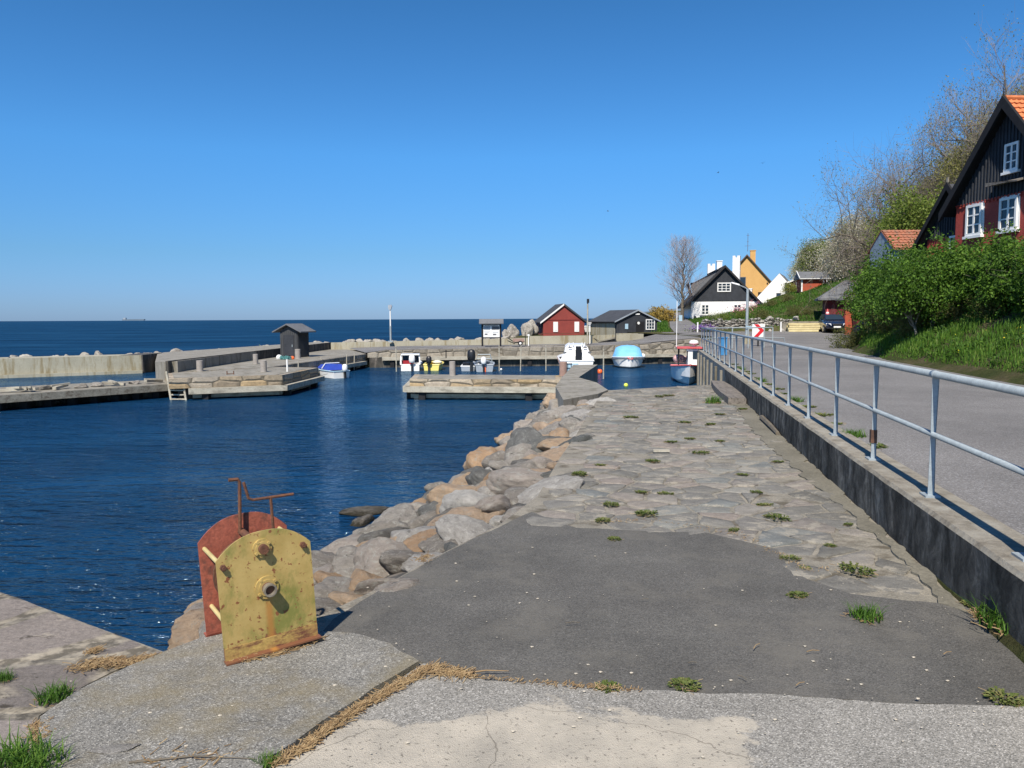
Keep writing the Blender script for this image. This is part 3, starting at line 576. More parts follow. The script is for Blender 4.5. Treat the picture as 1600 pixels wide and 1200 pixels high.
# rock bank under the boulders
up = [W(x, y, 0) for x, y in ((285, 1008), (400, 978), (500, 962), (600, 915), (700, 860), (780, 820), (840, 775), (875, 715), (900, 680), (920, 645), (935, 622))]
lo = [W(x, y, SEA) for x, y in ((265, 990), (378, 930), (490, 893), (552, 850), (630, 805), (688, 765), (736, 735), (778, 712), (812, 680), (842, 652), (866, 632))]
def bank(t, s):
    f = t * (len(up) - 1); i = min(int(f), len(up) - 2); f -= i
    return up[i].lerp(up[i + 1], f).lerp(lo[i].lerp(lo[i + 1], f), s)
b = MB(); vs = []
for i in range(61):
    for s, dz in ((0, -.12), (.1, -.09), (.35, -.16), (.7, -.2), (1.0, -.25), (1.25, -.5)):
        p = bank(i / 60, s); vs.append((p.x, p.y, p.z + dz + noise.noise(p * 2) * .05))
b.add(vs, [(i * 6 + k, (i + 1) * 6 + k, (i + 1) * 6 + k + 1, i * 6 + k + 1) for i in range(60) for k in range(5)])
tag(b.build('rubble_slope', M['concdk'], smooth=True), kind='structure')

# ---------------------------------------------------------------- boulders
def ico(sub=3):
    import bmesh
    bm = bmesh.new(); bmesh.ops.create_icosphere(bm, subdivisions=sub, radius=1)
    v = [x.co.copy() for x in bm.verts]; f = [tuple(q.index for q in x.verts) for x in bm.faces]; bm.free(); return v, f
IV, IF = ico(4); IV3, IF3 = ico(3)
def boulder_mesh(name, seed, hi=True, sharp=26):
    r = random.Random(seed); pl = []
    for k in range(11):
        d = Vector((r.gauss(0, 1), r.gauss(0, 1), r.gauss(0, .8))).normalized(); pl.append((d, r.uniform(.46, .90)))
    V, F = (IV, IF) if hi else (IV3, IF3); vs = []
    for n in V:
        s = 0
        for d, q in pl: s += max(n.dot(d) / q, 0) ** sharp
        s += 1; R = s ** (-1 / sharp)
        R *= 1 + .13 * noise.fractal(n * 1.6 + Vector((seed * 3.1, 0, 0)), .9, 2, 6) + .05 * noise.fractal(n * 6 + Vector((seed, 0, 0)), .8, 2, 4)
        vs.append(n * R)
    b = MB(); b.add(vs, F); me = bpy.data.meshes.new(name); me.from_pydata([tuple(p) for p in vs], [], F)
    me.polygons.foreach_set('use_smooth', [True] * len(me.polygons)); return me
RK = [boulder_mesh('boulder_shape', s) for s in range(7)]
RKmat = {}
def boulder(i, kind, loc, size, rot, label, group, name='boulder'):
    key = (i, kind)
    if key not in RKmat:
        me = RK[i].copy(); me.materials.append(M[kind]); RKmat[key] = me
    o = bpy.data.objects.new(name, RKmat[key]); C.objects.link(o); o.location = loc; o.scale = size; o.rotation_euler = rot
    return tag(o, label, 'boulder', group)
rr = random.Random(21)
KL = {'rock_grey': 'grey', 'rock_orange': 'orange-brown', 'rock_white': 'pale', 'rock_dark': 'dark slate-grey'}
rows = [(0.02, .30), (.14, .33), (.28, .36), (.42, .38), (.57, .38), (.72, .38), (.86, .37)]
t = 0
for s, sz in rows:
    t = rr.uniform(0, .02) + (.10 if s < .2 else .05)
    while t < 1.0:
        p = bank(t, s + rr.uniform(-.06, .06)); k = sz * rr.uniform(.62, 1.3) * (.9 + .35 * t)
        kind = rr.choices(['rock_grey', 'rock_orange', 'rock_white', 'rock_dark'], [.34, .34 if s > .12 else .12, .16, .18])[0]
        a = atan2(bank(min(1, t + .02), s).x - bank(t, s).x, bank(min(1, t + .02), s).y - bank(t, s).y)
        flat = .5 if s < .2 else .66
        z = p.z - (.20 if s < .1 else .12 if s < .3 else .09) - .03 * (s > .9)
        where = ('behind the old winch' if t < .22 else 'beside the asphalt patch' if t < .5 else 'beside the flagstones' if t < .85 else 'by the concrete arm')
        band = 'at the top of the rock slope' if s < .2 else 'half way down the rock slope' if s < .8 else 'at the water line of the rock slope'
        boulder(rr.randrange(7), kind, (p.x, p.y, z), (k * rr.uniform(1.0, 1.5), k * rr.uniform(.85, 1.15), k * flat * rr.uniform(.8, 1.15)),
                (rr.uniform(-.3, .3), rr.uniform(-.2, .2) + .25, rr.uniform(0, 6.28)), '%s boulder %s %s' % (KL[kind], band, where), 'boulders of the rock slope beside the pier')
        seg = (bank(min(1, t + .01), s) - bank(t, s)).length / .01
        t += k * rr.uniform(1.3, 1.75) / max(seg, 4)
boulder(2, 'rock_grey', W(570, 800, SEA) + Vector((0, 0, -.02)), (.5, .3, .10), (0, 0, .3), 'flat boulder just breaking the water, the farther of two off the slope', None)
boulder(3, 'rock_grey', W(568, 816, SEA) + Vector((0, 0, -.02)), (.28, .22, .14), (0, 0, 1.3), 'round olive boulder just breaking the water, the nearer of two off the slope', None)
boulder(5, 'rock_orange', W(318, 985, -.45) + Vector((0, 0, -.1)), (.36, .36, .26), (.1, .1, .4), 'large brown boulder at the water behind the left foot of the winch', None)
# boulders along the seaward side of the breakwater
line = [(-36, 40.9), (-23.6, 49.6), (-21.5, 52.5), (-15.4, 61.0), (-12.6, 61.5), (-3, 60.5), (1.5, 66), (4.5, 74), (9, 76)]
ztab = [(-34, -.12), (-21, -.10), (-15, .16), (-12, .34), (-3, .48), (1.5, .48), (4.5, .65), (9, .75)]
for (a, c) in zip(line, line[1:]):
    L = hypot(c[0] - a[0], c[1] - a[1]); k = 0
    while k < L:
        for lay in range(2):
            q = k / L; x = lerp(a[0], c[0], q) + rr.uniform(-.3, .3); y = lerp(a[1], c[1], q) + lay * .95 + rr.uniform(-.3, .3)
            s = rr.uniform(.26, .54); z = interp(ztab, x) - .24 - lay * .10
            wh = 'behind the long left seawall' if x < -19 else 'behind the hut and parapet' if x < -12 else 'behind the lamp mast' if x < -3 else 'behind the notice board' if x < 3 else 'beside the red boathouse'
            far = ', the seaward row' if lay else ', the landward row'
            boulder(rr.randrange(7), 'rock_far', (x, y, z), (s * rr.uniform(.9, 1.4), s, s * rr.uniform(.6, .9)), (rr.uniform(-.4, .4), rr.uniform(-.4, .4), rr.uniform(0, 6.28)),
                    'pale breakwater boulder ' + wh + far, 'pale boulders along the breakwater')
        k += rr.uniform(.7, 1.1)
for px, py, dd, s, l in ((800, 519, 66, (.85, .7, .8), 'big pale boulder standing up right of the notice board'), (824, 517, 66.5, (.7, .6, .8), 'big rounded boulder left of the red boathouse, the left of a touching pair'), (831, 515, 67, (.6, .6, 1.0), 'tallest boulder, with a notch, beside the red boathouse'), (790, 522, 64.5, (.6, .5, .5), 'small boulder at the foot of the big one near the notice board')):
    p = D(px, py, dd); boulder(rr.randrange(7), 'rock_far', (p.x, p.y, p.z - .1), s, (0, 0, rr.uniform(0, 6)), l, None)

# ---------------------------------------------------------------- breakwater, quays and jetties
def px_poly(pts, z): return [W(x, y, z) for x, y in pts]
def shrink(poly, d):
    c = sum((Vector(p[:2]) for p in poly), Vector((0, 0))) / len(poly)
    return [(Vector(p[:2]) + (c - Vector(p[:2])).normalized() * d) for p in poly]
def quay(name, label, cat, poly, zt, zb, mat, beams=(), piles=(), beamz=None, bmat='palewood', cores=.55, coping=None):
    t = thing(name, label, cat, (poly[0][0], poly[0][1], SEA)); o0 = Vector((poly[0][0], poly[0][1], SEA))
    L = [Vector((p[0], p[1], 0)) - Vector((o0.x, o0.y, 0)) for p in poly]
    zz = [z - SEA for z in zt] if isinstance(zt, (list, tuple)) else zt - SEA
    MB().prism(L, zb - SEA, zz).build('stone_body', M[mat], t)
    MB().prism(shrink(L, cores), -1, zb - SEA).build('sunken_core', M['concdk'], t)
    cc_ = shrink(L, .28); MB().prism(cc_, (max(zz) if isinstance(zz, list) else zz) - .03, [q + .010 for q in zz] if isinstance(zz, list) else zz + .010).build('deck', M['conc'], t) if not isinstance(zz, list) else None
    if coping:
        for i, j in coping:
            a, c = L[i].copy(), L[j].copy(); a.z = (zz if not isinstance(zz, list) else zz[i]) - .06; c.z = (zz if not isinstance(zz, list) else zz[j]) - .06
            MB().beam(a, c, .3, .18).build('coping', M['quay2'], t)
    for i, j in beams:
        a, c = L[i], L[j]; n = Vector(((c - a).y, -(c - a).x, 0)).normalized(); cc = sum((p for p in L), Vector()) / len(L)
        if n.dot((a + c) / 2 - cc) < 0: n = -n
        zc = (beamz if beamz is not None else zb) - SEA; dd = (c - a).normalized()
        p, q = a + n * .12 - dd * .15, c + n * .12 + dd * .15
        m_ = MB(); m_.beam(p + Vector((0, 0, zc)), q + Vector((0, 0, zc)), .28, .22); m_.build('fender_beam', M[bmat], t)
        m_ = MB(); m_.beam(a - n * .25 + Vector((0, 0, .13)), c - n * .25 + Vector((0, 0, .13)), .2, .16); m_.build('waterline_beam', M['palewood' if bmat == 'palewood' else 'wood'], t)
        ln = (c - a).length; k = .5
        while k < ln:
            P = a + dd * k + n * .02; MB().beam(P + Vector((0, 0, -.5)), P + Vector((0, 0, zc - .13)), .26, .26).build('pile', M['darkwood'], t); k += piles if piles else 3.2
    return t
# inner jetty
z = -.35
J = px_poly([(640, 592.5), (878, 593.5), (878, 586.5), (648, 585)], z)
quay('jetty', 'short stone jetty with a pale timber fender beam in the middle of the harbour', 'jetty', J, z, -.74, 'quay', beams=((0, 1), (0, 3)), piles=4.2, cores=.45, beamz=-.73)
# concrete arm from the pier to the jetty
armp = [W(868, 606), W(878, 592), (W(896, 572)), W(934, 571.5), W(904, 592), W(932, 600), W(950, 612), W(935, 618), W(880, 628)]
t = thing('harbour_arm', 'low concrete arm running from the pier corner to the stone jetty', 'jetty', (0, 0, 0))
MB().prism(armp, -2, .05).build('concrete_body', M['conc'], t)
# platform on the left
z = -.28
P = px_poly([(264, 592), (300, 590.5), (441, 586), (497, 574.5), (417, 573), (330, 577), (258, 582)], z)
quay('landing_stage', 'stone and timber landing stage on the left with three bollards and two ladders', 'jetty', P, z, -.68, 'quay', beams=((1, 2), (2, 3)), piles=3.6, cores=.5, beamz=-.80)
# upper quay with the hut, from the platform to the far quay and its road
ZQ = -.26; U1, U2 = W(417, 574.5, ZQ), W(566, 554, ZQ)
U = [(-15.0, 33.2), tuple(U1[:2]), tuple(U2[:2]), (-9.4, 51.5), (-13.2, 60), (-14.8, 60), (-14.4, 48)]
quay('upper_quay', 'quay with the small hut, its shaded stone edge facing the harbour', 'quay', U, ZQ, -.80, 'quay2', beams=((1, 2),), piles=2.8)
b = MB(); b.prism([(-14.8, 33.8), tuple((U1 + Vector((-.3, .3, 0)))[:2]), tuple((U2 + Vector((-.3, .2, 0)))[:2]), (-9.5, 51.6), (-13.6, 58.6), (-14.3, 48)], -.5, ZQ + .006)
cs = [(-9.6, 50.4, -.18, 57.5, -.12), (-8.2, 50.5, -.01, 57.0, .02), (4.8, 51.6, .13, 56.0, .16), (9.7, 53.2, .26, 57.2, .40)]
vs = [p for x, y0_, z0_, y1_, z1_ in cs for p in ((x, y0_, z0_), (x - (.0 if x > -9 else 2.6), y1_, z1_))]; b.add(vs, [(2 * i, 2 * i + 2, 2 * i + 3, 2 * i + 1) for i in range(3)])
tag(b.build('quay_roadway', M['road']), kind='structure')
fq = [(-9.4, 50.0), (-8.3, 50.1), (4.8, 51.2), (9.7, 52.8), (13.3, 53.4), (13.1, 54.8), (9.7, 54.0), (-8.3, 51.4), (-9.5, 51.2)]
quay('far_quay', 'long grey stone quay with timber fender at the back of the harbour', 'quay', fq, [-.2, -.02, .12, .24, .58, .6, .26, .0, -.2], -.50, 'quay2', beams=((1, 2), (2, 3), (3, 4)), piles=3.0, beamz=-.56, cores=.12)
b = MB(); b.prism([(13.2, 53.6), (10.75, 44), (wallX(38) + .0, 38.02), (wallX(38) + WTH, 38.02), (11.4, 44), (14.0, 53.6)], -2, [.6, .52, .44, .44, .50, .62]); o = b.build('quay_return', M['quay2']); tag(o, 'stone quay side between the far quay and the railing corner', 'quay')
# ground behind the far quay
b = MB(); b.prism([(-13.4, 58.8), (9.6, 56.9), (12.6, 60), (13.5, 76), (6, 76), (1.8, 69), (-2, 62), (-12.5, 62)], -2, [-.05, .4, .75, .95, .7, .62, .35, .2]); tag(b.build('headland', M['soil']), kind='structure')
b = MB(); vs = [(9.0, 53.4, .25), (13.3, 54.2, .62), (9.0, 57.2, .40), (13.8, 57.5, .78), (10, 57.6, .60), (14.2, 61, .90), (12, 61, .86)]; b.add(vs, [(0, 1, 3, 4, 2), (4, 3, 5, 6)]); tag(b.build('slipway', M['road']), kind='structure')
# low seawall behind the quay road
sw = [((-13.7, 58.2), -.3, .26), ((-3, 56.6), .0, .47), ((1.2, 56.2), .1, .60), ((1.3, 56.2), .1, .72), ((6.0, 56.0), .18, .76), ((9.8, 57.2), .40, .84)]
t = thing('seawall', 'low lichen-grey seawall along the back of the quay road', 'wall', (0, 0, 0)); 
for (a, z0, z1), (c, y0, y1) in zip(sw, sw[1:]):
    d = Vector((c[0] - a[0], c[1] - a[1])); 
    if d.length < .3: continue
    d.normalize(); n = Vector((-d.y, d.x)) * .4
    b = MB(); b.prism([a, c, (c[0] + n.x, c[1] + n.y), (a[0] + n.x, a[1] + n.y)], -.3, [z1, y1, y1, z1]); b.build('wall_section', M['concp'], t)
# left breakwater: front wall over the inner basin
t = thing('breakwater', 'long pale concrete breakwater wall left of the hut with a white ledge at its foot', 'breakwater', (0, 0, 0))
bw = [(-38.5, 37.2), (-28.0, 42.6), (-22.2, 46.0)]
for k, (a, c) in enumerate(zip(bw, bw[1:])):
    d = (Vector(c) - Vector(a)).normalized(); n = Vector((-d.y, d.x))
    b = MB(); b.prism([a, c, Vector(c) + n * 1.9, Vector(a) + n * 1.9], -2, -.07); b.build('wall_section', M['concp'], t)
    b = MB(); b.prism([Vector(a) - n * .25, Vector(c) - n * .25, Vector(c) - n * .01, Vector(a) - n * .01], -2, -.97); b.build('ledge', M['concp'], t)
b = MB(); b.prism([(-22.25, 48.2), (-15.95, 34.3), (-15.1, 33.3), (-14.6, 33.5), (-14.4, 48), (-14.1, 59.2), (-15.6, 60), (-22.9, 50.6)], -2, [-.10, .14, .20, .22, .22, .24, .24, -.10]); b.build('parapet_mass', M['conc'], t); b = MB(); b.prism([(-22.15, 46.05), (-22.28, 48.9), (-23.6, 48.6), (-23.3, 45.6)], -2, -.06); b.build('end_block', M['concdk'], t)  # end block: the shade on the wall's end face is put into its dark colour
# inner face of the parapet beside the hut, its shade painted as dark concrete
t = thing('parapet_wall', 'parapet running behind the bollards to the hut, its shade painted dark', 'wall', (0, 0, 0))
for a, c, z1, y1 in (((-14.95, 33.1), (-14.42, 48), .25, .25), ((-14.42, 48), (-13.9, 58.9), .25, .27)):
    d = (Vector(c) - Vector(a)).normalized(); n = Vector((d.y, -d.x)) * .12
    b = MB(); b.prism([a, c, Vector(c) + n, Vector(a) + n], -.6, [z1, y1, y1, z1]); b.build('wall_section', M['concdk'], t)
# timber dock on the far left
DK = [W(-60, 622, -.6), W(265, 600, -.6), W(262, 596, -.6), W(-60, 608, -.6)]
t = thing('timber_dock', 'low weathered timber dock on boulders at the left edge, strewn with driftwood', 'dock', DK[0]); o0 = DK[0]
L = [p - o0 for p in DK]; d = (L[1] - L[0]).normalized(); n = Vector((d.y, -d.x, 0))
b = MB(); b.prism([L[0] + n * .0, L[1], L[2] + Vector((-.2, 1.6, 0)), L[3]], -.2, .0); b.build('deck', M['wood'], t)
for i in range(3): b = MB(); a_, c_ = L[0].lerp(L[1], i / 3), L[0].lerp(L[1], (i + .995) / 3); b.beam(a_ + n * .1 + Vector((0, 0, -.12)), c_ + n * .1 + Vector((0, 0, -.12)), .2, .27); b.build('edge_beam', M['wood'], t)
for i in range(9): b = MB(); q = L[0].lerp(L[1], (i + .5) / 9) - n * .3; b.beam(q + Vector((0, 0, -1)), q + Vector((0, 0, -.2)), .28, .28); b.build('pile', M['darkwood'], t)
b = MB(); b.prism([L[0] - n * .9, L[1] - n * .6, L[2] + Vector((-.2, 1.4, 0)), L[3]], -1.3, -.2); b.build('sunken_core', M['concdk'], t)
# driftwood and stones on it
for i, (px, py) in enumerate(((20, 611), (70, 607), (95, 606), (150, 602), (178, 601), (210, 598), (240, 597), (128, 604), (45, 610))):
    q = W(px, py, -.55)
    if i % 2: boulder(i % 7, 'rock_grey', (q.x, q.y, -.55), (.35, .25, .14), (0, 0, i), 'flat stone lying on the timber dock, number %s from the left' % ['', 'second', '', 'fourth', '', 'sixth', '', 'fifth'][i] if False else 'flat grey stone among driftwood on the timber dock', 'stones on the timber dock')
    else:
        b = MB(); b.beam((-.45, -.1, 0), (.45, .12, .06), .14, .1); b.beam((-.3, .15, .08), (.35, -.1, .12), .1, .07); o = b.build('driftwood', M['palewood']); o.location = (q.x, q.y, -.53); o.rotation_euler = (0, 0, i * .7); tag(o, 'crossed pieces of grey driftwood on the timber dock', 'driftwood', 'driftwood on the timber dock')
for px, py in ((72, 634), (80, 633), (175, 625), (190, 624), (217, 622), (231, 620), (257, 619)):
    q = W(px, py, SEA); boulder(int(px) % 7, 'rock_white', (q.x, q.y + .3, SEA + .02), (.30, .28, .17), (0, 0, px), 'white stone at the water line under the timber dock', 'white stones under the timber dock')

# ---------------------------------------------------------------- retaining wall and railing
t = thing('retaining_wall', 'low black-stained concrete retaining wall between the pier and the road', 'wall', (F1.x, F1.y, 0)); o0 = Vector((F1.x, F1.y, 0))
y0, y1 = -5, 23.2
def WP(y, off): return Vector((wallX(y), y, 0)) + wn_ * off - o0
b = MB(); N = 70; vs = []
for i in range(N + 1):
    y = lerp(y0, y1, i / N); jj = noise.noise(Vector((y * 2.2, 0, 0))) * .012
    vs += [WP(y, 0) + Vector((0, 0, -.5)), WP(y, .0 + jj) + Vector((0, 0, WT - .03)), WP(y, .025 + jj) + Vector((0, 0, WT)), WP(y, WTH) + Vector((0, 0, WT)), WP(y, WTH) + Vector((0, 0, -.5))]
b.add(vs, [(i * 5 + k, i * 5 + k + 1, (i + 1) * 5 + k + 1, (i + 1) * 5 + k) for i in range(N) for k in range(4)] + [(N * 5, N * 5 + 1, N * 5 + 2, N * 5 + 3, N * 5 + 4)])
b.build('stained_section', M['wall'], t)
b = MB(); q = [WP(23.2, 0), WP(38, 0), WP(38, WTH), WP(23.2, WTH)]; b.prism(q, -2, WT - .01); b.build('harbour_section', M['conc'], t)
for i in range(7):
    y = 24 + i * 2; b = MB(); p = WP(y, -.03); b.beam(p + Vector((0, 0, -2)), p + Vector((0, 0, WT - .12)), .10, .14); b.build('buttress', M['conc'], t)
PB = W(1453, 775, WT); ps = 1.735
t = thing('railing', 'long galvanised steel railing with two rails on top of the retaining wall', 'railing', (PB.x, PB.y, WT)); o0 = Vector((PB.x, PB.y, WT))
off = (PB - Vector((wallX(PB.y), PB.y, 0))).dot(wn_); print('rail offset', off, 'first post', PB)
RH, MH = 1.037, .53
def RP(k): return wd * (ps * k)
for k in range(-4, 19):
    p = RP(k); a = atan2(wd.y, wd.x); b = MB()
    R = Matrix.Rotation(a, 3, 'Z')
    # angle-iron post, its lower half twisted
    for z0, z1, w0, w1 in ((0, MH, .055, .042), (MH, RH - .03, .042, .055)):
        for ax in (Vector((1, 0, 0)), Vector((0, 1, 0))):
            vs = []
            for zz, ww in ((z0, w0), (z1, w1)):
                c0 = R @ Vector((-ww / 2, -ww / 2, 0)); e = R @ ax * ww; th = R @ (Vector((0, .007, 0)) if ax.x else Vector((.007, 0, 0)))
                vs += [p + c0 + Vector((0, 0, zz)), p + c0 + e + Vector((0, 0, zz)), p + c0 + e + th + Vector((0, 0, zz)), p + c0 + th + Vector((0, 0, zz))]
            b.add(vs, [(0, 1, 5, 4), (1, 2, 6, 5), (2, 3, 7, 6), (3, 0, 4, 7), (0, 3, 2, 1), (4, 5, 6, 7)])
    b.box(p + Vector((0, 0, .008)), (.16, .12, .016), a)
    o = b.build('post', M['galv'], t)
    if k == 1:
        b = MB(); b.box(p + Vector((-.004, -.004, .25)), (.062, .062, .14), a); b.build('rust_patch', M['galvrust'], o); tag(o, 'post with a rusty patch near its foot')
a_, c_ = RP(-4) - wd * .5, RP(18)
b = MB(); b.tube([a_ + Vector((0, 0, RH)), c_ + Vector((0, 0, RH))], .031, 12); b.build('top_rail', M['galv'], t, True)
b = MB(); b.tube([a_ + Vector((0, 0, MH)), c_ + Vector((0, 0, MH))], .024, 10); b.build('middle_rail', M['galv'], t, True)
for k in range(-4, 19, 1):
    b = MB(); p = RP(k) + Vector((0, 0, RH)); b.tube([p - wd * .04, p + wd * .04], .034, 12); 
    if k % 3 == 0: b.build('rail_joint', M['galv'], t, True)
cz = Vector((PB.x, PB.y, 0)) + RP(18)
# second railing round the road edge
t = thing('railing', 'shorter galvanised railing turning right from the far corner towards the chevron sign', 'railing', (cz.x, cz.y, .44)); 
pts = [Vector((0, 0, 0)), Vector((.3, .6, 0)), Vector((1.9, 1.5, 0)), Vector((3.7, 2.1, 0)), Vector((4.2, 2.3, 0))]
b = MB(); b.tube([p + Vector((0, 0, 1.05)) for p in pts], .03, 8); b.build('top_rail', M['galv'], t)
b = MB(); b.tube([p + Vector((0, 0, .55)) for p in pts[:3]] + [Vector((3.7, 2.1, .52)), Vector((4.9, 2.6, .50)), Vector((5.0, 2.65, .05))], .026, 8); b.build('lower_rail', M['galv'], t)
for p in (Vector((.9, .95, 0)), Vector((1.9, 1.5, 0)), Vector((2.8, 1.8, 0)), Vector((3.7, 2.1, 0)), Vector((4.2, 2.3, 0))):
    b = MB(); b.beam(p, p + Vector((0, 0, 1.05)), .05, .05); b.build('post', M['galv'], t)
# ================================================================= THE WINCH
bl, br = W(352, 1036, .034), W(497, 1000, .034); ang = atan2(br.y - bl.y, br.x - bl.x); wl = (br - bl).length; print('winch w', wl)
t = thing('hand_winch', 'old hand winch of a yellow and a red arched steel plate on the slab', 'winch', bl, ang)
t.rotation_euler = (0, radians(-3.0), ang)
def arch(w_, sh, top, inset=.0, n=18):
    pts = [(0, 0), (w_, 0), (w_ - inset * 1.5, sh)]
    for i in range(1, n):
        a = i / n; x = w_ - inset * 1.5 - (w_ - inset * 2) * a
        pts.append((x, sh + (top - sh) * (1 - abs(2 * a - 1) ** 2.5)))
    pts.append((inset * .5, sh)); return pts
wq = wl
b = MB(); b.poly_xz(arch(wq, .60, .725), 0, .010); b.box((wq / 2, -.022, .006), (wq + .01, .06, .010)); o1 = b.build('yellow_plate', M['ypanel'], t)
b = MB(); b.poly_xz(arch(wq, .60, .735), .44, .450); b.box((wq / 2, .47, .006), (wq + .01, .06, .010)); 
o2 = b.build('red_plate', M['rpanel'], t)
b = MB(); b.box((wq / 2, -.004, .045), (wq - .002, .006, .070)); b.build('rusty_foot_strip', simple('flaking_foot', (.44, .31, .09), (.30, .17, .06), 9, .8, speck=.25, sscale=50, c3=(.14, .055, .03), streak=(9, 12, 22)), o1)
for x, z, ht in ((.035, .56, 'a'), (.045, .19, 'b'), (wq - .05, .59, 'c'), (wq - .05, .12, 'd')):
    b = MB(); b.tube([(x, .012, z), (x, .44, z)], .013, 10); b.build('tie_rod', M['boatyellow'] if False else simple('pale_yellow_rod', (.55, .46, .22), (.42, .34, .14), 8, .6), t)
    if ht in 'ac':
        b = MB(); b.tube([(x, -.001, z), (x, -.022, z)], .019, 6); b.tube([(x, -.022, z), (x, -.032, z)], .011, 8); b.build('nut', M['rust'], t)
def flange(x, z, r, hub, hl, bore):
    b = MB(); b.tube([(x, .0, z), (x, -.012, z)], r, 24); b.tube([(x, -.012, z), (x, -.02, z)], r * .72, 24)
    for k in range(4):
        a = k * pi / 2 + .6; b.tube([(x + cos(a) * r * .84, -.011, z + sin(a) * r * .84), (x + cos(a) * r * .84, -.022, z + sin(a) * r * .84)], .009, 6)
    f = b.build('bearing_flange', M['ypanel'], t, False)
    b = MB(); b.tube([(x, -.02, z), (x, -hl, z)], hub, 20); b.build('shaft_hub', M['rust'] if not bore else M['galvrust'], f)
    if bore:
        b = MB(); n = 20; vs = []
        for rr_, yy in ((hub * 1.12, -hl + .01), (hub * 1.12, -hl - .025), (hub * .86, -hl - .025), (hub * .78, -hl + .0)):
            vs += [(x + cos(2 * pi * k / n) * rr_, yy, z + sin(2 * pi * k / n) * rr_) for k in range(n)]
        b.add(vs, [(i * n + k, i * n + (k + 1) % n, (i + 1) * n + (k + 1) % n, (i + 1) * n + k) for i in range(3) for k in range(n)]); b.build('pipe_end', simple('bare_steel', (.33, .30, .25), (.22, .19, .15), 20, .5, .5), f)
flange(.262, .625, .055, .028, .05, False)
flange(.270, .385, .068, .034, .055, True)
b = MB(); b.tube([(.262, .012, .625), (.262, .44, .625)], .022, 10); b.build('upper_shaft', M['rust'], t)
b = MB(); b.tube([(.27, .012, .385), (.27, .44, .385)], .03, 10); b.tube([(.27, .12, .385), (.27, .34, .385)], .10, 18); b.tube([(.27, .34, .385), (.27, .36, .385)], .22, 24); b.build('drum', M['rust'], t)
b = MB(); b.tube([(.245, .40, .62), (.27, .40, .945), (.26, .40, .965), (.205, .40, .97)], .011, 8); b.build('lever', M['rust'], t)
b = MB(); b.tube([(.375, .13, .58), (.375, .13, .885)], .009, 8); b.tube([(.515, .13, .875), (.27, .13, .885), (.245, .13, .90), (.225, .13, 1.0)], .009, 8); b.build('crank_handle', M['rust'], t)

# ================================================================= BOLLARDS, LADDERS, POLES
def bollard(px, py, z, h, r, label, mat='bollard'):
    p = W(px, py, z); b = MB(); b.lathe([(r * 1.05, 0), (r, .05), (r * .97, h * .9), (r, h * .93), (r * .97, h * .985), (r * .7, h)], n=18); o = b.build('bollard', M[mat], smooth=False); o.location = (p.x, p.y, z - .02)
    return tag(o, label, 'bollard', 'stone bollards around the harbour')
bollard(312.5, 580, -.27, .50, .145, 'grey bollard on the landing stage in front of the dark parapet, leftmost')
bollard(399.5, 569, -.26, .54, .13, 'grey bollard close to the dark parapet, between the other two near the stage')
bollard(412, 581, -.27, .52, .14, 'grey bollard near the front edge of the landing stage, nearest the camera')
bollard(465.5, 560.5, -.26, .58, .16, 'grey bollard beside the small hut')
bollard(707, 587, -.35, .62, .13, 'grey bollard alone on the stone jetty')
bollard(880, 587, -.35, .60, .16, 'reddish granite bollard where the jetty meets the arm', 'pinkstone')
def ladder(label, a, c, wdir, w_, n, mat, r=.03):
    t = thing('ladder', label, 'ladder', a); a0 = Vector(a); c0 = Vector(c) - a0; wv = Vector(wdir) * w_
    for s in (0, 1): b = MB(); b.beam(wv * s, wv * s + c0 * (1.0 if s or mat != 'palewood' else 1.35), r * 2, r * 2); b.build('rail', M[mat], t)
    for i in range(n): q = c0 * ((i + .5) / n); b = MB(); b.beam(q, q + wv, r * 2.4, r * 1.3); b.build('rung', M[mat], t)
    return t
q = W(272, 624, SEA) + Vector((0, -.25, -.05)); ladder('wide grey wooden ladder leaning on the landing stage from the water', q, (q.x - .16, q.y + .12, -.33), (1, -.1, 0), .62, 5, 'palewood', .035)
q = W(356, 618, SEA); ladder('narrow dark steel ladder rising above the edge of the landing stage', (q.x, q.y - .0, SEA - .1), (q.x - .02, q.y + .05, -.12), (1, 0, 0), .28, 5, 'galvrust', .018)
q = W(1083, 600, SEA)
def pole(name, label, px, py, z, h, r, mat, cat='pole', r1=None, y=None, group=None):
    p = W(px, py, z) if y is None else D(px, py, y); b = MB(); b.tube([(0, 0, 0), (0, 0, h)], r, 8, r1 or r); o = b.build(name, M[mat]); o.location = (p.x, p.y, z); return tag(o, label, cat, group)
pole('mooring_post', 'white post on the front corner of the landing stage', 449, 581, -.28, .55, .04, 'white')
for px, lab in ((619, 'thin pale mooring pole beside the white boat with the red seat'), (697, 'short dark mooring post right of the yellow boat'), (780, 'thin mooring pole right of the grey boats'), (813, 'leaning mooring pole below the cart'), (853, 'paired mooring pole left of the big white cabin boat'), (943, 'thin mooring pole above the orange buoy')):
    h = 1.75 if px != 697 else .5; z = SEA - .2 if px != 697 else -.35
    p = D(px, 560, 46.3 if px != 943 else 40); b = MB(); b.tube([(0, 0, 0), (.05 if px == 813 else 0, 0, h)], .035, 6); o = b.build('mooring_pole', M['palewood' if px != 697 else 'darkwood']); o.location = (p.x, p.y, z); tag(o, lab, 'pole', 'mooring poles off the far quay')
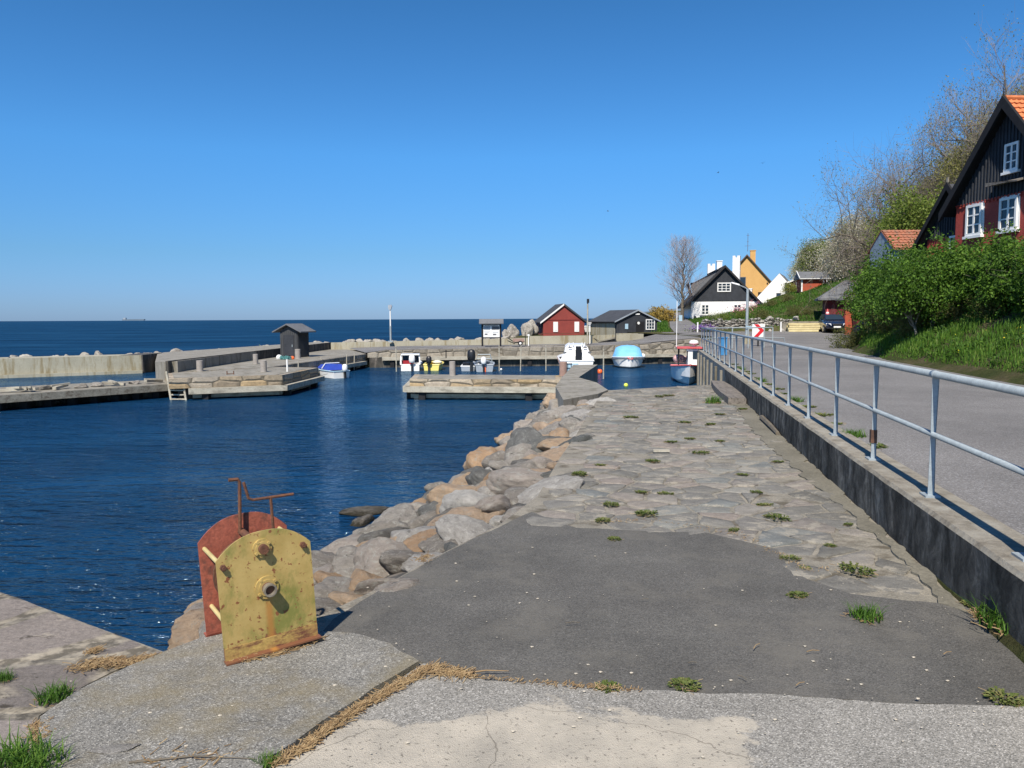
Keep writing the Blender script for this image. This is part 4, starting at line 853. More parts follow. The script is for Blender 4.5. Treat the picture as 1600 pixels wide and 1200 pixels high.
for i, (px, yy) in enumerate(((501, 43.2), (541, 46.5), (553, 47.6), (465, 39.5))):
    p = D(px, 575, yy); b = MB(); b.tube([(0, 0, 0), (.05, 0, 1.25)], .03, 6); o = b.build('mooring_pole', M['palewood']); o.location = (p.x, p.y, SEA - .2); tag(o, 'slim mooring pole in the shade of the upper quay, ' + ('left of the blue boat', 'just right of the blue boat', 'farthest right by the corner', 'nearest the hut bollard')[i], 'pole', 'slim mooring poles by the upper quay')
b = MB(); a = W(472, 588, -.7); c = W(512, 584, -.8); b.tube([a, (a + c) / 2 - Vector((0, 0, .1)), c], .012, 5); tag(b.build('mooring_rope', M['palewood']), 'mooring rope from the upper quay to the small blue boat', 'rope')
# lamp mast
p = D(610.5, 534, 57.2)
t = thing('lamp_mast', 'white mast with a floodlight on the seawall against the sea', 'lamp', (p.x, p.y, .3))
b = MB(); b.tube([(0, 0, 0), (0, 0, 1.2)], .07, 8); b.box((0, 0, .05), (.35, .3, .1)); b.build('mast_foot', M['galv'], t); b = MB(); b.tube([(0, 0, 1.2), (0, 0, 2.45)], .05, 8); b.build('mast', M['white'], t)
b = MB(); b.poly_xz([(-.10, 2.4), (.06, 2.4), (.15, 2.68), (.1, 2.78), (-.12, 2.75), (-.15, 2.6)], -.1, .12); b.build('lamp_head', M['boatgrey'], t)
# utility pole
p = D(918, 540, 54.2); t = thing('utility_pole', 'grey wooden utility pole with a dark lamp between the red and black sheds', 'pole', (p.x, p.y, .2))
b = MB(); b.tube([(0, 0, 0), (0, 0, 3.0)], .06, 8, .05); b.build('pole', M['palewood'], t); b = MB(); b.box((.02, -.02, 3.02), (.16, .18, .28)); b.build('lamp_box', M['black'], t)
b = MB(); b.tube([(.16, 0, 0), (.14, 0, 1.3)], .03, 6); b.build('conduit', M['white'], t)
# notice board
p = D(768, 543, 52.6); t = thing('notice_board', 'roofed notice board on two dark posts with two printed posters', 'notice board', (p.x, p.y, .13))
for s in (-.62, .62): b = MB(); b.box((s, 0, .85), (.12, .12, 1.7)); b.build('post', M['darkwood'], t)
b = MB(); b.add([(-.83, -.32, 1.58), (.83, -.32, 1.58), (.83, 0, 1.86), (-.83, 0, 1.86), (.83, .32, 1.58), (-.83, .32, 1.58), (-.83, -.32, 1.52), (.83, -.32, 1.52), (.83, .32, 1.52), (-.83, .32, 1.52)], [(0, 1, 2, 3), (3, 2, 4, 5), (0, 6, 7, 1), (1, 7, 8, 4, 2), (5, 4, 8, 9), (0, 3, 5, 9, 6), (6, 9, 8, 7)]); b.build('roof', M['slate'], t)
b = MB(); b.box((0, .0, 1.04), (1.12, .05, .84)); pn = b.build('panel', M['white'], t)
for x, zz, w_, h, mt in ((-.30, 1.24, .42, .26, 'boatgrey'), (.28, 1.24, .50, .24, 'slate'), (-.36, .82, .2, .10, 'slate'), (.22, .80, .24, .10, 'slate'), (0, 1.41, .9, .03, 'black'), (-.3, 1.0, .4, .02, 'boatgrey'), (.28, .98, .44, .02, 'boatgrey'), (-.3, .95, .36, .02, 'boatgrey'), (.28, .93, .4, .02, 'boatgrey')):
    b = MB(); b.box((x, -.028, zz), (w_, .006, h)); b.build('printed_picture' if h > .05 else 'printed_line', M[mt], pn)
for zz in (.58, 1.5): b = MB(); b.box((0, 0, zz), (1.12, .07, .07)); b.build('cross_bar', M['darkwood'], t)
# hut
p = D(462, 557.5, 39.5); th = radians(-18)
t = thing('hut', 'small dark boarded hut with an overhanging grey roof on the left quay', 'hut', (D(461, 557, 46.5).x, 46.5, -.26), th); t.scale = (1.5, 1.5, 1.42)
b = MB(); w_, d_, h_ = .80, .80, 1.10; b.box((0, 0, h_ / 2), (w_, d_, h_)); b.poly_xz([(-w_ / 2, h_), (w_ / 2, h_), (0, h_ + .26)], -d_ / 2, d_ / 2)
for i in range(9): b.box((-w_ / 2 + (i + .5) * w_ / 9, -d_ / 2 - .008, h_ / 2), (.02, .014, h_)); b.box((w_ / 2 + .008, -d_ / 2 + (i + .5) * d_ / 9, h_ / 2), (.014, .02, h_))
b.build('wall', M['hutboard'], t)
b = MB()
for s in (-1, 1): b.add([(0, -.56, h_ + .33), (0, .56, h_ + .33), (s * .66, .56, h_ - .0), (s * .66, -.56, h_ - .0), (0, -.56, h_ + .28), (0, .56, h_ + .28), (s * .66, .56, h_ - .05), (s * .66, -.56, h_ - .05)], [(0, 1, 2, 3)[::s], (4, 7, 6, 5)[::s], (0, 3, 7, 4)[::s], (1, 5, 6, 2)[::s], (3, 2, 6, 7)[::s]])
b.build('roof', M['slate'], t)
b = MB(); b.box((0, -.41, .5), (.46, .02, .9)); dd = b.build('door', M['blackboard'], t); b = MB(); b.box((.17, -.425, .5), (.03, .02, .1)); b.build('handle', M['galv'], dd)
# net heap beside it
rn = random.Random(5); p = W(443, 562, -.26); t = thing('net_heap', 'heap of teal nets with a white float beside the hut', 'nets', (p.x, p.y, -.26))
for nm, mt, c, s in (('net', 'net', (0, 0), .22), ('net', 'net', (.28, -.05), .2), ('float', 'gel', (-.28, .1), .17), ('float', 'orange', (.48, .1), .12), ('net', 'black', (.12, .12), .2)):
    b = MB()
    if nm == 'float': b.ball((c[0], c[1], s * .7), s)
    else:
        for k in range(9): a = rn.uniform(0, 6.28); b.tube([(c[0] + cos(a + q * 1.1) * s * rn.uniform(.6, 1), c[1] + sin(a + q * 1.1) * s * rn.uniform(.6, 1), .03 + .2 * rn.random() * (1 - q / 9)) for q in range(7)], .025, 5)
        b.ball((c[0], c[1], .05), s * .8, sz=.6)
    b.build(nm, M[mt], t)
# orange and yellow buoys
def buoy(px, py, r, mat, label):
    p = W(px, py, SEA); t = thing('mooring_buoy', label, 'buoy', (p.x, p.y, SEA)); b = MB(); b.ball((0, 0, r * .5), r, n=16, m=10); b.build('float', M[mat], t, True); b = MB(); b.tube([(0, 0, r * 1.4), (0, 0, r * 1.75)], r * .2, 8); b.build('eye', M['black'], t)
buoy(937, 583, .16, 'orange', 'orange mooring buoy in the inner basin behind the arm')
buoy(978, 603.5, .10, 'lime', 'small yellow buoy floating in front of the blue covered boat')
buoy(783, 578, .07, 'gel', 'tiny white float below the mooring pole at the far quay')
# ================================================================= BOATS
def hull(L, B, hs, hb, flare=.25, n=12, keel=.25, transom=.85):
    """rings from stern (y=0) to bow (y=L); sheer rises from hs to hb"""
    ring = []
    for i in range(n + 1):
        t_ = i / n; wb = B / 2 * (transom + (1 - transom) * min(1, t_ * 2.5)) * (1 - max(0, (t_ - .45) / .55) ** 2.2)
        sz = lerp(hs, hb, t_ ** 1.6); y = L * t_; kz = -keel + (keel + hb * .35) * max(0, (t_ - .7) / .3) ** 2.2
        bow = .0 + .35 * (t_ ** 3) * hb
        wc = wb * (1 - flare * (.4 + .6 * t_))
        ring.append([(-wb, y + bow, sz), (-wc, y + bow * .4, lerp(kz, sz, .4)), (0, y, kz), (wc, y + bow * .4, lerp(kz, sz, .4)), (wb, y + bow, sz)])
    return ring
def boat_hull(t, L, B, hs, hb, mat, inmat='gel', trim=None, deck=0.0, floor=.12, **k):
    R_ = hull(L, B, hs, hb, **k); n = len(R_); b = MB(); vs = [p for r in R_ for p in r]
    b.add(vs, [(i * 5 + q, i * 5 + q + 1, (i + 1) * 5 + q + 1, (i + 1) * 5 + q) for i in range(n - 1) for q in range(4)] + [(4, 3, 2, 1, 0)])
    b.build('hull', M[mat], t, False)
    b = MB(); vs = []
    for r in R_: vs += [r[0], (r[0][0] * .88, r[0][1], r[0][2]), (r[0][0] * .8, r[0][1], floor), (-r[0][0] * .8, r[0][1], floor), (-r[0][0] * .88, r[0][1], r[0][2]), r[4]]
    b.add(vs, [(i * 6 + q, (i + 1) * 6 + q, (i + 1) * 6 + q + 1, i * 6 + q + 1) for i in range(n - 1) for q in range(5)]); b.build('inner_hull', M[inmat], t)
    nd_ = int(n * (1 - deck)); 
    if deck:
        b = MB(); b.add([p for r in R_[nd_:] for p in (r[0], (0, r[0][1], r[0][2] + .06), r[4])], [(i * 3 + q, i * 3 + q + 1, i * 3 + 4 + q, i * 3 + 3 + q) for i in range(n - nd_ - 1) for q in range(2)]); b.build('foredeck', M[inmat], t)
    if trim:
        b = MB()
        for s in (0, 4): b.tube([Vector(r[s]) for r in R_], .035, 6)
        b.tube([R_[0][0], R_[0][4]], .035, 6); b.build('gunwale', M[trim], t)
    return R_
def outboard(t, x, z, s=1.0, cowl='black', y=-.1):
    o = MB().add([], [])
    b = MB(); b.lathe([(.02, 0), (.13 * s, .03 * s), (.15 * s, .15 * s), (.14 * s, .32 * s), (.09 * s, .40 * s), (.01, .42 * s)], (x, y - .08, z), 12); m_ = b.build('outboard_motor', M[cowl], t, True)
    b = MB(); b.beam((x, y - .06, z + .03), (x, y - .1, z - .6 * s), .09 * s, .14 * s); b.box((x, y - .1, z - .62 * s), (.05, .3 * s, .08 * s)); b.build('leg', M['black'], m_)
# yaw: bow direction; stern at the boat's origin
def boat(name, label, loc, rz, grp='boats moored in the harbour'): return thing(name, label, 'boat', loc, rz, grp)
p = W(534, 591, SEA); t = boat('motorboat', 'small white boat with a deep blue cover moored by the upper quay', (p.x, p.y, SEA), radians(42))
boat_hull(t, 2.9, 1.15, .38, .55, 'gel', trim='hullblue', deck=.25)
b = MB(); b.add([(-.5, .5, .42), (.5, .5, .42), (.45, 1.9, .5), (-.45, 1.9, .5), (-.38, .7, .72), (.38, .7, .72), (.3, 1.7, .70), (-.3, 1.7, .70)], [(0, 1, 5, 4), (1, 2, 6, 5), (2, 3, 7, 6), (3, 0, 4, 7), (4, 5, 6, 7)]); b.build('canopy', M['deepblue'], t)
b = MB(); b.tube([(-.52, 1.2, .5), (-.42, 1.0, .78), (.42, 1.0, .78), (.52, 1.2, .5)], .03, 6); b.build('windscreen_frame', M['gel'], t); outboard(t, 0.1, .35, 1.0, 'gel')
p = W(641, 580, SEA); t = boat('motorboat', 'white motorboat with a hardtop and red seats at the far quay', (p.x, p.y, SEA), radians(4)); t.scale = (1.0, .72, 1.0)
boat_hull(t, 3.6, 1.3, .40, .6, 'gel', trim='gel', deck=.3)
b = MB()
for s in (-1, 1): b.tube([(s * .58, .2, .4), (s * .55, .35, .92), (s * .5, 1.2, 1.0)], .05, 6)
b.box((0, .8, 1.0), (1.12, 1.2, .07)); b.build('hardtop', M['gel'], t); b = MB(); b.box((0, 1.42, .72), (1.05, .05, .5)); b.build('windscreen', M['glass'], t)
b = MB(); b.box((-.18, .8, .45), (.7, .5, .35)); b.build('seat', M['redseat'], t); outboard(t, .12, .5, 1.25, 'gel'); b = MB(); b.box((0, -.02, .16), (1.1, .05, .3)); b.build('transom', M['gel'], t)
p = W(674, 579, SEA); t = boat('rowing_boat', 'small yellow boat with a black outboard beside the white hardtop boat', (p.x, p.y, SEA), radians(-6)); t.scale = (1.0, .72, 1.0)
boat_hull(t, 2.6, 1.15, .36, .5, 'boatyellow', 'boatyellow', trim='boatyellow', deck=.4); outboard(t, -.12, .40, 1.2)
b = MB(); b.ball((.32, .4, .5), .30, sz=.42, n=14); b.build('folded_cover', simple('cream_canvas', (.78, .74, .58), (.66, .62, .46), 3, .8), t, True)
p = W(731, 580, SEA); t = boat('rowing_boat', 'small grey boat with a tall black outboard, left of the grey pair', (p.x, p.y, SEA), radians(-8)); t.scale = (1.0, .72, 1.0)
boat_hull(t, 2.6, 1.0, .3, .45, 'boatgrey', 'boatgrey', trim='gel', deck=.3); outboard(t, .25, .62, 1.7)
b = MB(); b.box((-.1, .5, .4), (.5, .5, .25)); b.build('console', M['black'], t)
p = W(757, 581, SEA); t = boat('motorboat', 'grey motorboat with a windscreen frame and orange outboard leg, right of the grey pair', (p.x, p.y, SEA), radians(3)); t.scale = (1.0, .72, 1.0)
boat_hull(t, 3.3, 1.25, .42, .55, 'boatgrey', 'boatgrey', trim='boatgrey', deck=.3); outboard(t, -.05, .45, 1.1, 'gel')
b = MB(); b.tube([(-.5, 1.2, .5), (-.36, 1.1, 1.0), (.36, 1.1, 1.0), (.5, 1.2, .5)], .035, 6); b.tube([(-.45, 1.15, .75), (.45, 1.15, .75)], .03, 6); b.build('windscreen_frame', M['galv'], t)
b = MB(); b.box((0, -.06, .05), (.16, .12, .45)); b.build('motor_leg', M['orange'], t)
# big white cabin boat, seen from astern
p = D(902, 583, 43.5); t = boat('cabin_cruiser', 'big white cabin boat with a dark companionway behind the concrete arm', (p.x, p.y, SEA), radians(-2))
boat_hull(t, 6.2, 2.15, .75, .95, 'gel', trim='gel', deck=.5, floor=.45)
b = MB()
sec = [(0.15, 1.0, .72, 1.0), (.35, .88, .75, 1.32), (.8, .78, .75, 1.62), (2.6, .74, .78, 1.68), (3.6, .6, .85, 1.2)]
vs = []
for y, hw, z0, z1 in sec: vs += [(-hw, y, z0), (-hw * .82, y, z1 - .12), (-hw * .62, y, z1), (hw * .62, y, z1), (hw * .82, y, z1 - .12), (hw, y, z0)]
b.add(vs, [(i * 6 + q, i * 6 + q + 1, (i + 1) * 6 + q + 1, (i + 1) * 6 + q) for i in range(4) for q in range(5)] + [(5, 4, 3, 2, 1, 0), (24, 25, 26, 27, 28, 29)]); cb = b.build('cabin', M['gel'], t)
b = MB(); b.box((.08, .11, .98), (.36, .10, .80)); b.box((.08, .5, 1.38), (.30, .5, .36)); b.build('companionway', M['black'], cb)
for x in (-.7, .72, -.4, .45): b = MB(); b.box((x, .3, 1.22 if abs(x) > .5 else 1.5), (.2, .08, .07)); b.build('vent', M['slate'], cb)
for x in (-.45, -.2, .45, .3): b = MB(); b.tube([(x, .6, 1.6), (x, .6, 1.78)], .03, 6); b.build('deck_fitting', M['gel'], cb)
b = MB(); b.beam((-1.15, 0, 1.0), (-.85, 0, .2), .04, .04); b.build('fender', M['pinkstone'], t)
b = MB()
for x in (-.75, -.55, -.35): b.beam((x, -.09, 0), (x, -.09, .62), .03, .03)
for zz in (.1, .35, .6): b.beam((-.85, -.09, zz), (-.3, -.09, zz), .03, .03)
b.build('boarding_ladder', M['black'], t)
b = MB(); b.box((-.45, -.03, .3), (1.0, .06, .62)); b.build('transom_panel', M['hullblue'], t)
# blue covered boat, bow to camera
p = W(989, 576, SEA); t = boat('motorboat', 'white launch under a light blue cover, bow towards the camera', (p.x, p.y + 3.0, SEA), radians(177)); t.scale = (1.05, .66, 1.0)
boat_hull(t, 4.4, 1.95, .62, .72, 'gel', trim='gel', deck=.3)
b = MB(); N = 7; vs = []
for y, hw, top in ((.3, .8, 1.0), (.7, .88, 1.36), (1.6, .92, 1.42), (2.7, .88, 1.36), (3.3, .78, 1.05), (3.8, .55, .8)):
    vs += [(hw * cos(pi * k / 6) * (1 if k in (0, 6) else .9), y, .66 + (top - .66) * sin(pi * k / 6) ** .35) for k in range(7)]
b.add(vs, [(i * 7 + q, i * 7 + q + 1, (i + 1) * 7 + q + 1, (i + 1) * 7 + q) for i in range(5) for q in range(6)] + [tuple(range(7))[::-1], tuple(range(35, 42))]); b.build('cover', M['tarpblue'], t, True)
b = MB(); b.tube([(-.9, 1.0, .5), (-.98, 2.4, .52), (-.7, 3.8, .58), (0, 4.55, .62), (.7, 3.8, .58), (.98, 2.4, .52), (.9, 1.0, .5)], .03, 6); b.build('rub_strip', M['slate'], t)
b = MB(); b.ball((0, 0, 0), .16, n=12); o = b.build('fender', M['gel'], t, True); o.location = (-1.0, .9, .68)
b = MB(); b.tube([(-.18, 4.3, .72), (-.1, 4.65, .6), (.12, 4.65, .62), (.16, 4.3, .72)], .035, 6); b.build('bow_cleat', M['pinkred'], t)
# red and white fishing boat by the wall
p = W(1083, 602, SEA); t = boat('fishing_boat', 'white fishing boat with faded red trim and wheelhouse tucked against the wall', (p.x + .42, p.y + 4.2, SEA), radians(172)); t.scale = (.9, .9, 1.12)
boat_hull(t, 4.6, 1.5, .62, .85, 'hullblue', 'gel', trim='pinkred', deck=.35, floor=.35, transom=.9)
b = MB(); b.box((-.32, 3.0, 1.05), (.62, 1.0, .85)); wh = b.build('wheelhouse', M['gel'], t)
b = MB(); b.box((-.42, 3.51, 1.22), (.34, .03, .34)); b.box((-.64, 3.0, 1.22), (.03, .6, .34)); b.box((.0, 3.1, 1.2), (.03, .5, .36)); b.build('window', M['glass'], wh)
b = MB(); b.box((-.1, 2.9, 1.53), (1.35, 1.5, .06)); b.build('roof', M['pinkred'], t)
b = MB(); b.lathe([(.05, 0), (.24, .02), (.26, .09), (.2, .17), (.04, .2)], (-.35, 3.0, 1.66), 16); b.tube([(-.35, 3, 1.5), (-.35, 3, 1.68)], .06, 8); b.build('radar_dome', M['gel'], t, True)
b = MB(); b.tube([(.42, 2.5, .8), (.42, 2.5, 1.55)], .04, 6); b.tube([(.5, 3.6, .8), (.45, 3.4, 1.5)], .03, 6); b.build('stanchion', M['darkwood'], t)
b = MB(); b.ball((.35, 2.0, 1.0), .34, sz=.6, n=12); b.ball((.15, 1.5, .95), .3, sz=.6); b.build('net_bundle', simple('pinkish_net', (.66, .50, .46), (.5, .2, .2), 12, .9), t, True)
b = MB(); b.tube([(.56, 2.9, 1.5), (.56, 2.9, 3.55)], .022, 6); b.build('mast', M['gel'], t)
for k in range(3): b = MB(); b.ball((0, 0, 0), .10, sz=1.5); o = b.build('fender', M['black' if k else 'gel'], t, True); o.location = (-.86, 2.6 + k * .7, .35)
# boat ashore behind the red boathouse
p = D(924, 524, 69); t = boat('motorboat', 'white boat laid up ashore between the red boathouse and the black shed', (p.x - .9, p.y, p.z + .25), radians(-72), None)
boat_hull(t, 3.2, 1.3, .55, .75, 'gel', trim='gel', deck=.4); b = MB(); b.box((0, 1.3, .85), (1.0, 1.1, .35)); b.build('cabin', M['gel'], t); b = MB(); b.box((0, 1.2, -.25), (.3, 2.2, .25)); b.build('cradle', M['rust'], t)
b = MB(); b.beam((0, 0, 0), (1.1, .2, .12), .3, .1); o = b.build('plank', M['pinkred']); q = D(934, 522, 66); o.location = (q.x - .3, q.y, q.z + .1); tag(o, 'red board lying under the bow of the boat ashore', 'board')

# ================================================================= BUILDINGS
def window(t, c, w_, h_, nx, ny, fr=.05, proud=.03, frame='white', axis='y', depth=.0, sill=True, name='window', arch_=False):
    """window on the local front (-y) face, or on the side wall at x when axis is 'x'"""
    cx, cy, cz_ = c
    def bx(b, x, z, ww, hh, th, off=0):
        if axis == 'y': b.box((cx + x, cy - off, cz_ + z), (ww, th, hh))
        else: b.box((cx + off * (1 if depth >= 0 else -1), cy + x, cz_ + z), (th, ww, hh))
    b = MB(); bx(b, 0, h_ / 2, w_ + fr, fr, proud * 2); bx(b, 0, -h_ / 2, w_ + fr, fr, proud * 2); bx(b, -w_ / 2, 0, fr, h_, proud * 2 + .004); bx(b, w_ / 2, 0, fr, h_, proud * 2 + .004)
    for i in range(1, nx): bx(b, -w_ / 2 + w_ * i / nx, 0, fr * (.9 if i * 2 == nx else .6), h_ - fr, proud * 1.4)
    for i in range(1, ny): bx(b, 0, -h_ / 2 + h_ * i / ny, w_ - fr, fr * .5, proud * 1.2)
    o = b.build(name, M[frame], t); b = MB(); bx(b, 0, 0, w_ - fr * .6, h_ - fr * .6, .012, .004); b.build('pane', M['glass'], o)
    if sill: b = MB(); bx(b, 0, -h_ / 2 - fr, w_ + fr * 2.5, fr, proud * 4); b.build('sill', M[frame if sill is True else sill], o)
    return o
def roof_pair(t, hw, L, He, Hr, oe, og, mat, th=.10, ridge_x=0, name='roof', yo=0, left=True, right=True, hwl=None):
    hwl = hwl or hw; b = MB()
    for s, q in ((-1, hwl), (1, hw)):
        if (s < 0 and not left) or (s > 0 and not right): continue
        sl_ = (Hr - He) / q; xe = s * (q + oe) ; ze = He - sl_ * oe
        vs = [(0, yo - og, Hr), (0, yo + L + og, Hr), (xe, yo + L + og, ze), (xe, yo - og, ze)]; vs = [(x, y, z + th) for x, y, z in vs] + vs
        fs = [(0, 1, 2, 3), (7, 6, 5, 4), (0, 3, 7, 4), (1, 5, 6, 2), (3, 2, 6, 7), (0, 4, 5, 1)]
        b.add(vs, [f if s > 0 else f for f in fs])
    return b.build(name, M[mat], t)
def barge(t, hw, He, Hr, oe, og, mat, y, wd_=.16, th=.05, hwl=None, lift=.03):
    for s, q in ((-1, hwl or hw), (1, hw)):
        sl_ = (Hr - He) / q; xe = s * (q + oe); ze = He - sl_ * oe
        b = MB(); b.poly_xz([(0, Hr + .1 + lift), (xe, ze + .1 + lift), (xe, ze + .1 + lift - wd_ * 1.3), (0, Hr + .1 + lift - wd_ * 1.5)], y - th, y); b.build('bargeboard', M[mat], t)
# red boathouse
p = D(881, 524, 66); t = thing('boathouse', 'red wooden boathouse with white shutters and a dark roof at the harbour mouth', 'boathouse', (p.x, p.y, p.z - .05), radians(6))
hw, L, He, Hr = 1.78, 4.4, 1.32, 2.68
b = MB(); b.prism([(-hw, 0), (hw, 0), (hw, L), (-hw, L)], -.6, He); b.poly_xz([(-hw, He), (hw, He), (0, Hr)], 0.001, L - .001); b.build('wall', M['red'], t)
roof_pair(t, hw, L, He, Hr, .28, .12, 'pebbleroof', .09)
for s in (-1, 1):
    b = MB(); sl_ = (Hr - He) / hw; b.poly_xz([(0, Hr + .09), (s * (hw + .28), He - sl_ * .28 + .09), (s * (hw + .28), He - sl_ * .28 - .06), (0, Hr - .07)], -.16, -.12); b.build('bargeboard', M['white' if s < 0 else 'pebbleroof'], t)
b = MB(); b.box((0, -.015, He + .05), (2 * hw - .3, .02, .05)); b.build('trim_board', M['reddark'], t)
for x in (-.72, 1.12): b = MB(); b.box((x, -.03, .78), (.40, .05, .86)); sh_ = b.build('shutter', M['white'], t); b = MB(); b.box((x + .02, -.062, .74), (.2, .012, .5)); b.build('shutter_panel', M['gel'], sh_)
b = MB(); b.box((-hw - .09, .5, 1.0), (.16, .5, .55)); b.box((-hw - .09, 1.3, .95), (.16, .3, .5)); b.build('meter_box', M['deepblue'] if False else M['pebbleroof'], t)
b = MB(); a, c = D(845, 521, 64), D(912, 521, 64); 
t = thing('pipe_rail', 'thin rusty pipe rail in front of the red boathouse', 'railing', (a.x, 64, a.z))
b = MB(); b.tube([(0, 0, 0), (c.x - a.x, 0, 0)], .02, 6); b.build('rail', M['rust'], t)
for k in range(3): b = MB(); x = (c.x - a.x) * k / 2; b.tube([(x, 0, 0), (x, 0, -.4)], .02, 6); b.build('post', M['rust'], t)
# black shed
p = D(995.5, 520, 62); t = thing('shed', 'black boarded shed with a white nine-pane window and a low pitched roof', 'shed', (p.x, p.y, p.z), radians(17))
hw, L, He, Hr = 1.78, 5.2, .98, 1.80
b = MB(); b.prism([(-hw, 0), (hw, 0), (hw, L), (-hw, L)], -.8, He); b.poly_xz([(-hw, He), (hw, He), (0, Hr)], 0.001, L - .001)
for i in range(14): x = -hw + (i + .5) * 2 * hw / 14; hh = He + (Hr - He) * (1 - abs(x) / hw); b.box((x, -.006, hh / 2 - .03), (.03, .012, hh - .1))
b.build('wall', M['blackboard'], t)
roof_pair(t, hw, L, He, Hr, .26, .14, 'pebbleroof', .07); barge(t, hw, He, Hr, .26, .1, 'boatgrey', -.14, .08, .03, lift=-.02)
window(t, (1.15, -.03, .66), .72, .78, 3, 3, .07, .03, sill=False)
b = MB(); b.box((-.95, -.03, .52), (.26, .05, .42)); b.build('meter_cabinet', M['hullblue'], t)
b = MB(); b.tube([(.12 - .02, -.02, .78), (.12 - .02, -.06, .78)], .11, 14); b.build('round_sign', M['white'], t)
b = MB(); b.box((.02, -.03, 1.50), (.36, .04, .10)); b.build('sign_plate', M['white'], t)
b = MB(); b.box((.25, -.015, .45), (.72, .03, .9)); b.build('door', M['darkwood'], t)
b = MB(); b.prism([(-hw - .06, .3), (-hw - .02, .3), (-hw - .02, L), (-hw - .06, L)], -.8, [.78, .78, .74, .74]); b.build('concrete_base', M['concp'], t)
b = MB(); b.prism([(-hw - .3, -1.1), (hw + .9, -.95), (hw + .9, -.02), (-hw - .3, -.02)], -1.0, -.02); b.build('forecourt_wall', M['concp'], t)
b = MB(); b.box((-.15, -1.08, -.3), (1.25, .12, .32)); b.build('painted_opening', M['darkwood'], t)  # solid black box painted in for the shade inside the wall opening
# hand cart and flat trailer
p = D(808, 543, 52.4); t = thing('hand_cart', 'old dark-framed two-wheeled cart resting on its shafts by the seawall', 'cart', (p.x, p.y, .16))
b = MB(); b.beam((-.65, 0, .55), (-.15, 0, .22), .05, .06); b.beam((-.65, 0, .35), (-.15, 0, .14), .05, .06); b.beam((-.15, 0, .2), (.5, 0, .28), .06, .07); b.beam((-.15, .4, .2), (.5, .4, .28), .06, .07); b.build('frame', M['darkwood'], t)
b = MB(); b.box((.1, .2, .38), (.75, .5, .2)); b.build('load_box', M['pinkstone'], t)
for yy in (-.08, .5): b = MB(); b.tube([(.22, yy, .17), (.22, yy + .05, .17)], .17, 16); wq_ = b.build('wheel', M['rubber'], t); b = MB(); b.tube([(.22, yy - .01, .17), (.22, yy, .17)], .08, 12); b.build('hub', M['white'], wq_)
b = MB(); b.beam((.58, 0, 0), (.55, 0, .95), .05, .05); b.build('upright', M['darkwood'], t)
b = MB(); b.box((.78, 0, .35), (.06, .06, .7)); b.box((.78, 0, .72), (.14, .1, .12)); o = b.build('marker_post', M['white']); o.location = (p.x, p.y, .16); tag(o, 'short white post with a pale top behind the cart', 'post')
p = D(949, 537, 56.0); t = thing('flat_trailer', 'low dark flat trailer with a raised end below the black shed', 'trailer', (p.x, p.y, p.z))
b = MB(); b.add([(-.6, 0, .12), (.62, 0, .38), (.62, .9, .40), (-.6, .9, .14), (-.6, 0, .20), (.62, 0, .48), (.62, .9, .5), (-.6, .9, .22)], [(0, 1, 5, 4), (1, 2, 6, 5), (2, 3, 7, 6), (3, 0, 4, 7), (4, 5, 6, 7), (3, 2, 1, 0)]); b.build('deck', M['wood'], t)
b = MB(); b.box((.05, .5, .14), (1.1, .8, .2)); b.build('chassis', M['black'], t)
for x in (-.1, .3): b = MB(); b.tube([(x, -.03, .12), (x, .04, .12)], .12, 12); b.build('wheel', M['rubber'], t)
b = MB(); b.beam((.6, 0, .1), (.6, 0, .85), .05, .05); b.beam((-.6, 0, .2), (-1.0, 0, .4), .03, .03); b.build('headboard', M['darkwood'], t)

# white and black gabled house
p = D(1127, 500, 90); t = thing('house', 'whitewashed house with a black boarded gable, the leftmost beyond the road', 'house', (D(1131, 500, 90).x, 90, 1.55), radians(-8))
hw, hwl, L, He, Hr = 3.7, 3.75, 11, 2.35, 6.25
b = MB(); b.prism([(-hwl, 0), (hw + 3.2, 0), (hw + 3.2, L), (-hwl, L)], -.8, [He, He, He, He]); b.build('wall', M['limewash'], t)
b = MB(); b.poly_xz([(-hwl - .15, He + .05), (hw + .1, He + .05), (0, Hr)], -.06, L)
for i in range(26): x = -hwl + .15 + i * (hw + hwl - .3) / 25; hh = (Hr - He) * (1 - abs(x) / hw) - .3; 
b.build('boarded_gable', M['blackboard'], t)
roof_pair(t, hw, L, He + .05, Hr, .75, .45, 'thatch', .28, hwl=hwl); 
b = MB(); b.add([(-.2, 1.6, Hr + .18), (-.2, 5.6, Hr + .18), (-3.9, 5.6, 4.6), (-3.9, 1.6, 4.6), (-3.4, 1.9, 2.8), (-3.4, 5.3, 2.8)], [(0, 3, 2, 1), (3, 4, 5, 2)]); b.build('dormer', M['thatch'], t)
b = MB(); b.add([(-3.75, 1.9, 4.6), (-3.2, 1.9, 4.7), (-.5, 1.9, 6.2), (-1.6, 1.9, 4.4), (-3.4, 1.9, 2.9)], [(0, 4, 3, 2, 1)]); b.build('dormer_cheek', M['slate'], t)
def chimney(t, x, y, z0, z1, w_, d_, mat, notch=True):
    b = MB(); b.box((x, y, (z0 + z1) / 2), (w_, d_, z1 - z0)); 
    if notch:
        for s in (-1, 1): b.box((x + s * w_ * .32, y, z1 + .12), (w_ * .36, d_, .24))
    else: b.box((x, y, z1 + .04), (w_ + .12, d_ + .12, .1))
    return b.build('chimney', M[mat], t)
chimney(t, 0.05, 5.5, 5.6, 7.35, .62, .62, 'limewash', False); chimney(t, -1.15, 3.6, 4.6, 6.7, .85, .6, 'limewash')
window(t, (-.05, -.10, 3.98), 1.42, .95, 3, 3, .12, .04, sill=False)
for x in (-2.15, 1.5): window(t, (x, -.05, 1.40), .82, 1.15, 2, 3, .13, .04, sill='slate')
